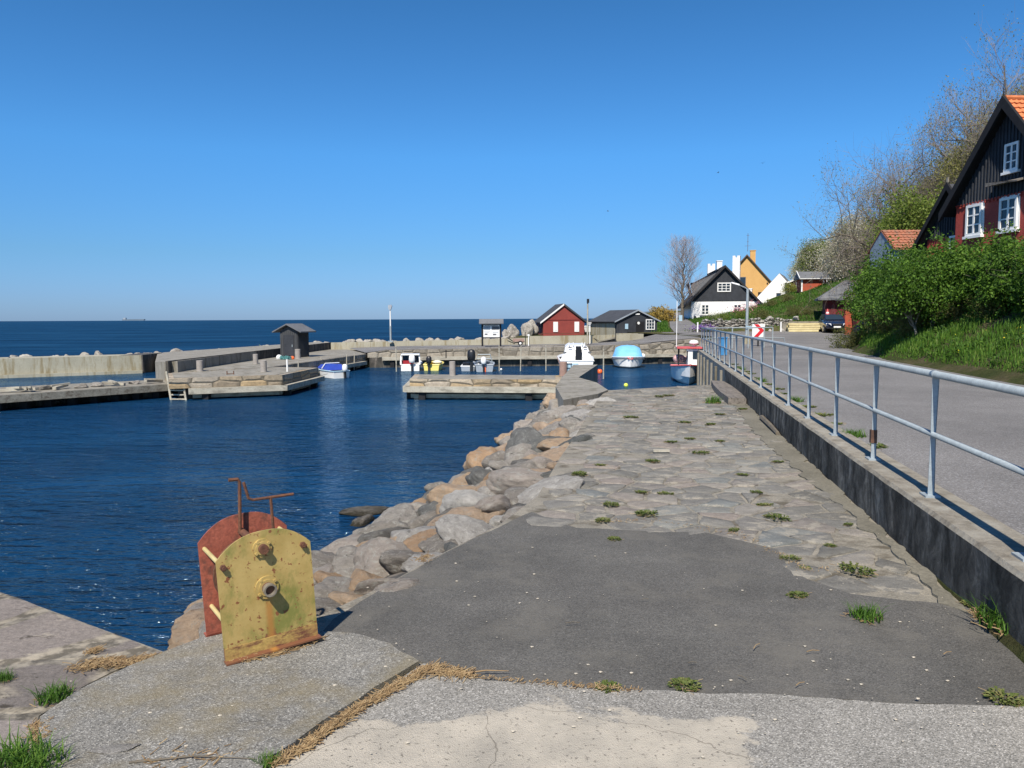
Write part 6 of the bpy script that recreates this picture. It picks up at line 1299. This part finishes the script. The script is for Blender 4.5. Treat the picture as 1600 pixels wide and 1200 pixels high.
# poplar
def poplar(seed, h):
    R = random.Random(seed); t = thing('poplar', 'tall bare poplar with upright twigs standing left of the black and white house', 'tree'); b = MB(); tw = MB(); tips = []
    pts = [Vector((0, 0, -.4))]
    for i in range(12): pts.append(Vector((R.gauss(0, .05) * i * .3, R.gauss(0, .05) * i * .3, h * (i + 1) / 12.5)))
    for i in range(12): limb(b, pts[i], pts[i + 1], .20 * (1 - i / 13), .20 * (1 - (i + 1) / 13), 7)
    for k in range(58):
        f = .20 + .78 * (k / 58) ** .9; i = min(int(f * 12), 11); p = pts[i].lerp(pts[i + 1], f * 12 - i); a = k * 2.4 + R.uniform(-.4, .4)
        wd_ = 2.0 * math.sqrt(max(.05, 1 - ((f - .50) / .52) ** 2)); d = Vector((cos(a), sin(a), R.uniform(.7, 1.25))).normalized()
        grow(b, tw, p, d, wd_ * .95, .045 * (1.2 - f), 3, R, tips, .42, .55, 4, 3, .14)
    b.build('trunk', M['bark'], t, True); tw.build('branches', M['twigpink'], t); return t
pp = poplar(11, 9.6)
q = D(1066, 500, 86); put(pp, q.x, 86, (1.15, 1.1, .93), z=1.35)
# slope trees
bare = [make_tree('bare_tree', 'bare tree', 'tree', s, 8.5, 5, .15, .16, .72, 4, True, 1, .07, .12, 'olive', firstL=.42) for s in (31, 32)]
bare2 = make_tree('bare_tree', 'bare tree', 'tree', 35, 9, 5, .15, .14, .8, 4, firstL=.40)
budt = [make_tree('budding_tree', 'budding tree', 'tree', s, 7.5, 5, .15, .14, .75, 3, True, 5, .13, .28, m_, firstL=.40) for s, m_ in ((41, 'bud'), (42, 'olive'), (43, 'olive'))]
blos = [make_tree('blossom_tree', 'blossom tree', 'tree', s, 7.0, 5, .15, .14, .78, 3, True, 5, .13, .26, 'blossom', firstL=.38) for s in (51, 52)]
fresh = make_tree('leafy_tree', 'leafy tree', 'tree', 61, 6.5, 5, .14, .12, .78, 3, True, 9, .15, .35, 'fresh', firstL=.36)
def shrub(name, seed, rx, ry, rz_, n, ls, mat, label='', cat='shrub', fill=.55, stems=9, lump=.35):
    R = random.Random(seed); t = thing(name, label, cat); b = MB()
    for k in range(stems):
        a = R.uniform(0, 6.28); e = Vector((cos(a) * rx * R.uniform(.2, .8), sin(a) * ry * R.uniform(.2, .8), rz_ * R.uniform(.9, 1.7))); m_ = e * .5 + Vector((R.gauss(0, .12), R.gauss(0, .12), .1)); s = Vector((e.x * .15, e.y * .15, -.3)); limb(b, s, m_, .03, .02, 4); limb(b, m_, e, .02, .008, 3)
        for j in range(5):
            f = m_.lerp(e, R.random()); limb(b, f, f + Vector((R.gauss(0, .3) * rx, R.gauss(0, .3) * ry, R.uniform(.1, .5) * rz_)), .008, .004, 3)
    b.build('stems', M['bark'], t); lb = MB(); k = 0
    while k < n:
        d = Vector((R.gauss(0, 1), R.gauss(0, 1), R.gauss(0, 1))).normalized(); lm = 1 + lump * noise.fractal(d * 1.9 + Vector((seed, 0, 0)), 1, 2, 4) * 1.4
        rad = (fill + (1 - fill) * R.random() ** .6) * lm; p = Vector((d.x * rx * rad, d.y * ry * rad, rz_ + d.z * rz_ * rad))
        if p.z < -.1: continue
        if noise.noise(p * 2.6 + Vector((seed * 2, 0, 0))) < -.12: k += 1; continue
        cs = 3
        for j in range(cs): leafcard(lb, p + Vector((R.gauss(0, ls * .7), R.gauss(0, ls * .7), R.gauss(0, ls * .5))), ls * R.uniform(.6, 1.3), R, .6)
        k += cs
    lb.build('foliage', M[mat], t); return t
hs = [shrub('hedge_shrub', s, 1.5, 1.25, 1.35, 14000, .105, 'hedge', lump=.6, fill=.42) for s in (1, 2, 3)]
hb = shrub('brown_shrub', 4, 1.2, 1.1, .9, 6000, .08, 'hedge2', lump=.5, fill=.3)
sb = [shrub('slope_shrub', s, 1.5, 1.4, 1.0, 2600, .16, m_, lump=.5, fill=.3) for s, m_ in ((5, 'olive'), (6, 'bud'), (7, 'fresh'), (8, 'hedge2'))]
# woods on the slope
rt = random.Random(77); cnt = 0
sky_t = [(1150, 480), (1226, 446), (1238, 408), (1258, 374), (1300, 360), (1330, 345), (1350, 330), (1400, 300), (1440, 275), (1470, 235), (1500, 200), (1540, 150), (1600, 70), (1700, 0)]
PH = {}
def protoh(p):
    if id(p) not in PH:
        c = [k for k in kids(p) if k.name.startswith('branches')][0]; PH[id(p)] = sorted(v.co.z for v in c.data.vertices)[int(len(c.data.vertices) * .995)]
    return PH[id(p)]
def fit(pr, x, yy, over, lo=.35, hi=1.25):
    """how tall the tree stands: the wood's crest falls steadily towards the village"""
    top = D(800 + 1200 * x / yy, interp(sky_t, 800 + 1200 * x / yy) + over, yy).z; return max(lo, min(hi, (top - G(x, yy)) / protoh(pr)))
def slope_tree(x, yy, k, over, s=None):
    px = 800 + 1200 * x / yy; wh = ('high above the red house' if px > 1480 else 'above the blue outbuilding' if px > 1380 else 'in the middle of the wooded slope' if px > 1290 else 'at the far left end of the wooded slope')
    pr = {'b': blos, 'd': budt, 'f': [fresh], 'n': bare + [bare2]}[k]; pr = pr[rt.randrange(len(pr))]
    nm = {'b': 'white blossoming tree ', 'd': 'olive budding tree ', 'f': 'fresh green tree ', 'n': 'bare branching tree '}[k]
    put(pr, x, yy, fit(pr, x, yy, over) if s is None else s, nm + wh, group='trees on the wooded slope')
for y in [44 + 3.9 * i for i in range(17)]:
    u = 5.5
    while u < 30:
        yy = y + rt.uniform(-1.8, 1.8); x = interp(eH, yy) + u + rt.uniform(-.9, .9); u += rt.uniform(2.4, 3.6)
        if 15 < x < 31 and 22 < yy < 49: continue
        px = 800 + 1200 * x / yy
        if px > 1720 or px < 1235: continue
        a = rt.random()
        k = ('b' if a < .25 else 'd' if a < .75 else 'f') if px < 1360 else ('n' if a < .55 else 'd') if u > 20 else ('d' if a < .60 else 'f' if a < .92 else 'n')
        if px < 1312 and yy < 88: continue
        slope_tree(x, yy, k, rt.uniform(5, 45)); cnt += 1
for i in range(26):       # the blossoming edge of the wood towards the village
    px = 1256 + i * 4.4 + rt.uniform(-4, 5); yy = rt.uniform(89, 106) if px < 1312 else rt.uniform(74, 96); slope_tree((px - 800) / 1200 * yy, yy, rt.choices('bdf', [.72, .16, .12])[0], rt.uniform(-2, 45)); cnt += 1
print('slope trees', cnt)
for px, top, yy, pr, lb in ((1374, 250, 62, bare[0], 'bare spreading tree standing out against the sky left of the blue outbuilding'), (1432, 225, 60, bare[1], 'bare tree against the sky between the outbuilding and the red gable'), (1458, 195, 58, bare2, 'dark-stemmed bare tree against the sky just left of the tall gable'), (1498, 170, 56, bare[0], 'bare tree against the sky right behind the tall gable'), (1600, 25, 50, bare2, 'tall bare tree behind the orange roof at the right edge'), (1550, 95, 52, bare[1], 'bare tree behind the ridge finial of the red house'), (1575, 60, 54, bare[0], 'thin bare tree between the finial and the tall right edge tree'), (1618, 35, 51, bare[1], 'bare tree cut by the right edge of the view'), (1535, 150, 55, bare[0], 'lower bare tree just left of the ridge finial'), (1585, 110, 49, bare2, 'bare tree close behind the orange ridge'), (1478, 215, 60, bare[1], 'slim bare tree left of the tall black gable'), (1408, 290, 64, bare[0], 'slim low bare tree above the old red tiled roof')):
    x = (px - 800) / 1200 * yy; q = (D(px, top, yy).z - G(x, yy)) / protoh(pr); put(pr, x, yy, (q * .72, q * .72, q), lb)
for y in [42 + 3.2 * i for i in range(26)]:
    for u in (2.5, 5, 7.5, 10, 12.5, 15, 17.5, 20.5, 24):
        yy = y + rt.uniform(-1.3, 1.3); x = interp(eH, yy) + u + rt.uniform(-1, 1)
        if (14 < x < 31 and 22 < yy < 50) or (yy > 56 and u < 4.5) or (yy > 61 and (x < 33 or x / yy < .425)): continue
        px = 800 + 1200 * x / yy
        if px > 1700: continue
        i = rt.choices([0, 1, 2, 3], [.25, .35, .28, .12])[0]
        put(sb[i], x, yy, rt.uniform(.7, 1.35), ['grey-brown twiggy', 'yellow-green budding', 'fresh green', 'brownish green'][i] + ' bush ' + ('near the top of the wooded slope' if u > 12 else 'on the lower wooded slope' if u < 7 else 'half way up the wooded slope'), group='bushes on the wooded slope')
# hedge in front of the red house
hl = [(45.5, 22.0, 1.15, .3), (45.5, 23.6, 1.2, .3), (42, 21.0, 1.2, -.1), (40, 19.8, 1.2, -.1), (38, 18.7, 1.2, -.1), (36, 18.2, 1.12, .0), (38.5, 20.9, 1.15, .1), (34, 17.5, 1.08, .2), (32, 17.2, 1.12, .2), (30, 16.9, 1.02, .1), (28, 16.8, 1.0, .1), (26.2, 16.4, .98, .0), (24.2, 16.3, .95, .0), (22.4, 16.1, .93, -.1), (20.5, 15.9, .95, 0), (42.8, 22.9, 1.15, .1), (48, 24.2, 1.2, .1), (18.6, 15.6, .95, 0)]
for i, (y, x, s, dz) in enumerate(hl):
    put(hs[i % 3], x, y, (s * 1.02, s * 1.15, s), 'green leafy hedge shrub ' + ('at the left end over the bin store' if y > 43 else 'in front of the blue outbuilding' if y > 37 else 'below the black-gabled wing' if y > 31 else 'below the large red house'), z=G(x, y) - .45 + dz, group='shrubs forming the tall hedge')
for x, y, s, lb in ((17.0, 38.6, .8, 'below the blue outbuilding'), (16.6, 33.0, .75, 'in the gap of the hedge'), (15.9, 25.4, .6, 'far right'), (17.2, 35.2, .95, 'left of the small tree trunk'), (15.7, 29.8, .72, 'right of the small tree trunk'), (16.0, 27.4, .6, 'under the hedge beside the grass'), (20.4, 42.5, .7, 'near the tarpaulin')):
    put(hb, x, y, s, 'brownish green bush ' + lb + ' at the foot of the hedge', z=G(x, y) - .35, group='low bushes at the foot of the hedge')
st = make_tree('young_tree', 'young leafy tree with twin pale trunks standing in front of the hedge', 'tree', 71, 3.6, 4, .075, .22, .6, 4, True, 16, .11, .24, 'hedge', multi=2, firstL=.42, barkm='wood')
put(st, 15.4, 28.6, .95)
# garden bushes and flowers
for i, (px, py, y, s, pr, lb) in enumerate(((1205, 474, 75, .45, sb[3], 'brown clipped bush in front of the small white gable'), (1230, 470, 74, .5, sb[3], 'brown clipped bush, right of the small white gable'), (1190, 494, 66, .5, sb[3], 'brownish bush just above the garden wall'), (1240, 490, 66, .62, hb, 'dark green round bush in the middle of the green slope'), (1262, 494, 66, .4, hb, 'small dark green bush left of the dark red shed'), (1235, 450, 92, .7, sb[1], 'yellow flowering bush behind the little cabins'), (1160, 494, 68, .4, sb[2], 'green garden shrub by the lamp pole'), (1130, 498, 66, .4, sb[2], 'green garden shrub in front of the white house'))):
    q = D(px, py, y); put(pr, q.x, y, s, lb, z=G(q.x, y) - .15 if G(q.x, y) > 0 else .8)
au = shrub('golden_bush', 12, 1.6, 1.4, 1.0, 4200, .16, 'autumn', 'golden brown bush beside the road beyond the black shed', 'shrub', lump=.5); put(au, D(1033, 490, 84).x, 84, 1.0, z=1.2)
def flowers(name, label, px, py, y, rx, n, ls, mat, h=.3, z=None):
    q = D(px, py, y); t = thing(name, label, 'flowers', (q.x, y, (G(q.x, y) if z is None else z))); R = random.Random(px); b = MB(); g = MB()
    for k in range(n):
        p = Vector((R.gauss(0, rx), R.gauss(0, rx * .5), abs(R.gauss(h, h * .45)))); leafcard(b, p, ls * R.uniform(.7, 1.3), R)
        leafcard(g, Vector((p.x, p.y, p.z * .5)), ls * 1.2, R)
    b.build('blooms', M[mat], t); g.build('leaves', M['weed'], t)
flowers('flower_cushion', 'purple flower cushion at the left end of the garden wall', 1098, 507, 61, .45, 500, .10, 'purple', .35, z=.85)
flowers('flower_cushion', 'pink flowers in front of the whitewashed house', 1158, 490, 70, .5, 260, .12, 'pinkfl', .6, z=G(D(1158, 490, 70).x, 70))
flowers('flower_cushion', 'pale pink flowers right of the lamp pole', 1178, 484, 76, .35, 120, .11, 'pinkfl', .6)
flowers('flower_cushion', 'white flowering plants below the windows of the white house', 1120, 490, 70, .55, 380, .10, 'blossom', .45)
flowers('flower_cushion', 'purple flowers under the hedge by the tarpaulin', 1373, 522, 39, .35, 500, .06, 'purple', .3)
flowers('flower_cushion', 'pale flowers on the bank near the purple ones', 1395, 500, 40, .4, 200, .05, 'blossom', .4)
# the far roadside verge
# grass on the bank: uncountable
R = random.Random(9); b = MB()
def blade(b, p, h, w_, R, lean=.45):
    a = R.uniform(0, 6.28); d = Vector((cos(a), sin(a), 0)); s = Vector((-d.y, d.x, 0)) * w_; l = lean * h * R.random(); n = len(b.v)
    b.v += [tuple(p - s), tuple(p + s), tuple(p + d * l * .35 + Vector((0, 0, h * .6)) + s * .7), tuple(p + d * l * .35 + Vector((0, 0, h * .6)) - s * .7), tuple(p + d * l + Vector((0, 0, h)))]
    b.f += [(n, n + 1, n + 2, n + 3), (n + 3, n + 2, n + 4)]; b.m += [0, 0]
k = 0
while k < 52000:
    y = 15 + 40 * R.random() ** 1.35; u = R.uniform(.05, 5.5); x = interp(eH, y) + u
    if y > 36 and u > 3.5: continue
    dn = noise.noise(Vector((x * .8, y * .8, 3)))
    if R.random() > .65 + dn * .8 or u < .25 + .25 * noise.noise(Vector((0, y * 1.3, 1))): k += 1; continue
    p = Vector((x, y, G(x, y) - .03)); blade(b, p, R.uniform(.12, .34) * (1 + dn * .9) * min(1, .35 + u * .7), .011 + .0005 * (y - 15), R); k += 1
for k in range(12000):
    y = 14 + 34 * R.random() ** 1.3; u = R.uniform(-.08, .9); x = interp(eH, y) + u
    if noise.noise(Vector((x * 1.5, y * .9, 13))) < -.25 + .3 * (u < .15): continue
    blade(b, Vector((x, y, max(G(x, y), zr(y)) - .01)), R.uniform(.05, .13), .011, R)
tag(b.build('bank_grass', M['grass']), 'long green grass covering the bank below the hedge', 'grass', kind='stuff')
b = MB(); k = 0
while k < 26000:
    y = 61.6 + 32 * R.random(); e0 = interp([(61, 15.2), (90, 20.7), (140, 33)], y); x = e0 + 15 * R.random()
    if px_ok(x, y) if False else False: continue
    p = Vector((x, y, G(x, y) - .04)); blade(b, p, R.uniform(.08, .26), .04, R); k += 1
for k in range(5000):
    y = 62 + 35 * R.random(); x = interp(eL, y) - R.uniform(.2, 2.6); p = Vector((x, y, G(x, y) - .03)); blade(b, p, R.uniform(.1, .3), .035, R)
tag(b.build('garden_grass', M['grass']), 'green grass and ground cover on the garden slope beyond the wall', 'grass', kind='stuff')
b = MB()
for k in range(420):
    y = 17 + 30 * R.random() ** 1.3; u = R.uniform(.3, 3.4); x = interp(eH, y) + u
    if noise.noise(Vector((x * .9, y * .9, 8))) < .05: continue
    leafcard(b, Vector((x, y, G(x, y) + R.uniform(.1, .25))), .055, R, 1.5)
tag(b.build('dandelions', M['yelfl']), 'scattered yellow dandelions in the bank grass', 'flowers', kind='stuff')
# broad-leaved weeds low on the bank
b = MB()
for k in range(9000):
    y = 17 + 34 * R.random() ** 1.3; u = R.uniform(.2, 3.6); x = interp(eH, y) + u
    if noise.noise(Vector((x * .7, y * .7, 21))) < .08: continue
    leafcard(b, Vector((x, y, G(x, y) + R.uniform(.02, .22))), R.uniform(.06, .14), R, 1.2)
tag(b.build('bank_weeds', M['hedge']), 'patches of broad-leaved green weeds in the bank grass', 'ground cover', kind='stuff')
# weeds in the paving joints
def tuft(seed, n, h, rad, rosette):
    R = random.Random(seed); b = MB(); t = thing('weed_tuft', '', 'weed')
    for k in range(n):
        a = R.uniform(0, 6.28); q = rad * R.random() ** .7; p = Vector((cos(a) * q, sin(a) * q, 0))
        if rosette:
            d = Vector((cos(a), sin(a), 0)); s = Vector((-d.y, d.x, 0)); L = R.uniform(.02, .05); w_ = L * .28; z0 = R.uniform(.005, h * .6); m_ = len(b.v)
            b.v += [tuple(p + Vector((0, 0, z0 * .4))), tuple(p + d * L * .5 + s * w_ + Vector((0, 0, z0))), tuple(p + d * L + Vector((0, 0, z0 * .8))), tuple(p + d * L * .5 - s * w_ + Vector((0, 0, z0)))]; b.f.append((m_, m_ + 1, m_ + 2, m_ + 3)); b.m.append(0)
        else: blade(b, p, h * R.uniform(.4, 1.2), .003, R, 1.6)
    b.build('leaves', M['weed' if rosette else 'grass'], t)
    d = MB()
    for k in range(n // 6):
        a = R.uniform(0, 6.28); q = rad * R.uniform(.5, 1.3); p = Vector((cos(a) * q, sin(a) * q, .006)); d.beam(p, p + Vector((R.gauss(0, .03), R.gauss(0, .03), R.uniform(0, .01))), .003, .002)
    d.build('dead_stalks', M['straw'], t); return t
TF = [tuft(1, 170, .05, .10, True), tuft(2, 190, .075, .09, False), tuft(3, 120, .04, .07, True), tuft(4, 150, .05, .12, True)]
wl_ = [(1115, 630, 2.6, 1, 'biggest tuft near the end of the timber beam'), (1010, 804, 1.1, 0, ''), (1215, 810, 1.2, 3, ''), (1146, 829, .9, 2, ''), (942, 814, .85, 0, ''), (960, 843, .75, 0, ''), (1235, 873, .9, 3, ''), (1258, 889, .7, 2, ''), (1338, 893, 1.35, 3, 'spreading tuft near the right end of the flagstones'), (1246, 931, .75, 0, 'small tuft on the asphalt right of the middle'), (1354, 967, 1.15, 1, 'bright green grass clump on the asphalt towards the right'), (1297, 853, .6, 0, ''), (1325, 820, .8, 2, ''), (1070, 1074, .7, 0, 'tuft at the lower asphalt edge, right of the middle'), (950, 1077, .75, 2, 'tuft at the lower asphalt edge, left of the other'), (1572, 988, 1.9, 1, 'large grass clump against the wall foot at the right edge'), (1556, 972, 1.1, 1, 'grass clump behind the large one at the wall foot'), (1600, 1000, 1.7, 1, 'large grass clump cut by the right edge of the view'), (1570, 1095, .8, 0, 'straggly tuft at the right end of the asphalt edge'), (1518, 947, .7, 2, 'broad-leaved seedling at the wall foot'), (1125, 648, 1.3, 2, ''), (1070, 661, 1.3, 0, ''), (1048, 691, 1.2, 2, ''), (985, 653, 1.3, 3, ''), (1045, 619, 1.8, 2, ''), (1030, 620, 1.4, 0, ''), (1095, 708, 1.1, 3, ''), (1020, 721, 1.1, 0, ''), (955, 789, .9, 0, ''), (1078, 686, 1.2, 2, ''), (1160, 742, .9, 2, ''), (1125, 690, 1, 0, ''), (1160, 640, 1.4, 0, ''), (905, 742, 1.2, 0, ''), (938, 728, 1.1, 2, ''), (1110, 664, 1.2, 0, ''), (1195, 790, .9, 0, ''), (85, 1092, 1.0, 1, 'small grass clump between the quay slabs and the rough slab'), (30, 1192, 1.4, 1, 'grass clump in the bottom left corner'), (60, 1205, 1.3, 1, 'grass clump at the bottom edge, left'), (5, 1062, .6, 1, 'little grass clump at the left edge'), (418, 1196, .6, 1, 'grass clump at the lower end of the straw filled joint'), (1002, 770, 1, 2, ''), (1040, 772, .9, 3, ''), (1215, 722, 1.0, 2, ''), (1182, 770, .8, 0, '')]
for px, py, s, i, lb in wl_:
    q = W(px, py, .012)
    if not lb: lb = 'small green weed in a flagstone joint ' + ('along the upper edge of the asphalt' if py > 780 else 'half way along the flagstones' if py > 680 else 'near the far end of the flagstones')
    put(TF[i], q.x, q.y, (s * rt.uniform(.7, 1.0), s * rt.uniform(.5, .8), s * rt.uniform(.8, 1.1)) if 610 < py < 940 and px > 850 else s, lb, z=.012 if py < 940 or px < 200 else .06 if px > 1550 and py < 1010 else .02, group='weeds growing in the paving')
for i in range(16):           # between the road and the wall
    y = 9 + i * 1.1 + rt.uniform(-.3, .3); x = wallX(y) + WTH + .08; put(TF[i % 4], x, y, 1.6, 'low weed between the retaining wall and the road', z=.42, group='weeds along the back of the retaining wall')
# straw in the joint between the slabs
b = MB(); R = random.Random(4)
def straws(pts, n, sp, L, z=.03):
    for k in range(n):
        f = R.random() * (len(pts) - 1); i = min(int(f), len(pts) - 2); px, py = lerp(pts[i][0], pts[i + 1][0], f - i), lerp(pts[i][1], pts[i + 1][1], f - i)
        p = W(px, py, z) + Vector((R.gauss(0, sp), R.gauss(0, sp), R.uniform(0, .012))); a = R.uniform(0, 6.28) if R.random() < .5 else R.gauss(.9, .4); l = L * R.uniform(.3, 1.1)
        b.beam(p, p + Vector((cos(a) * l, sin(a) * l, R.uniform(-.006, .012))), .0035, .0025)
straws([(668, 1045), (640, 1062), (600, 1085), (560, 1108), (520, 1135), (480, 1165), (430, 1195)], 1500, .014, .05)
straws([(668, 1045), (690, 1052), (730, 1055)], 300, .016, .09); straws([(660, 1048), (750, 1060), (860, 1070), (930, 1076), (1000, 1079)], 260, .01, .03)
straws([(120, 1045), (160, 1035), (200, 1038), (235, 1030)], 900, .03, .045, .015); straws([(60, 1130), (62, 1160)], 260, .02, .04, .02); straws([(140, 1020), (150, 1016)], 140, .02, .03, .015)
straws([(360, 1036), (430, 1024), (500, 1000)], 260, .012, .06, .035); straws([(1520, 955), (1600, 1000)], 300, .03, .05); straws([(940, 816), (1010, 812), (1150, 835), (1240, 880), (1260, 892), (1330, 890)], 260, .03, .025, .012)
straws([(655, 878), (668, 868)], 120, .025, .04); straws([(345, 1188), (230, 1190)], 60, .05, .05)
tag(b.build('dry_straw', M['straw']), 'dry straw and debris lying in the joints between the slabs', 'straw', kind='stuff')
# flat pale stones set in the rough slab
for px, py, s, lb in ((180, 1170, (.13, .045, .012), 'pale bluish flat stone set in the rough slab at the bottom left'), ):
    q = W(px, py, .034); boulder(2, 'rock_white', (q.x, q.y, .034), s, (0, 0, .2), lb, None)
R = random.Random(8); b = MB()
for k in range(260):
    px, py = R.uniform(60, 1560), R.uniform(820, 1190); q = W(px, py, .03)
    if q.x > wallX(q.y) - .1 or (px < 560 and py < 1010) or (px < 300 and py < 1050) or (px < 700 and py < 900): continue
    s = R.choice([.003, .004, .005, .009]) ; b.add([(q.x + v.x * s * 1.3, q.y + v.y * s, .034 + v.z * s * .5 + (-.014 if 660 < px < 1500 and py < 1070 else 0)) for v in ST[k % 5][0]], ST[0][1])
tag(b.build('loose_grit', M['cement']), 'scattered pale grit and shell fragments on the paving', 'grit', kind='stuff')

# builders' masters that found no place are taken away again
for o in list(bpy.data.objects):
    if o.parent is None and o.type == 'EMPTY' and o.location.length < 1e-6 and (o.get('label', '') in ('bare tree', 'budding tree', 'blossom tree', 'leafy tree', '')):
        for c in kids(o): bpy.data.objects.remove(c)
        bpy.data.objects.remove(o)
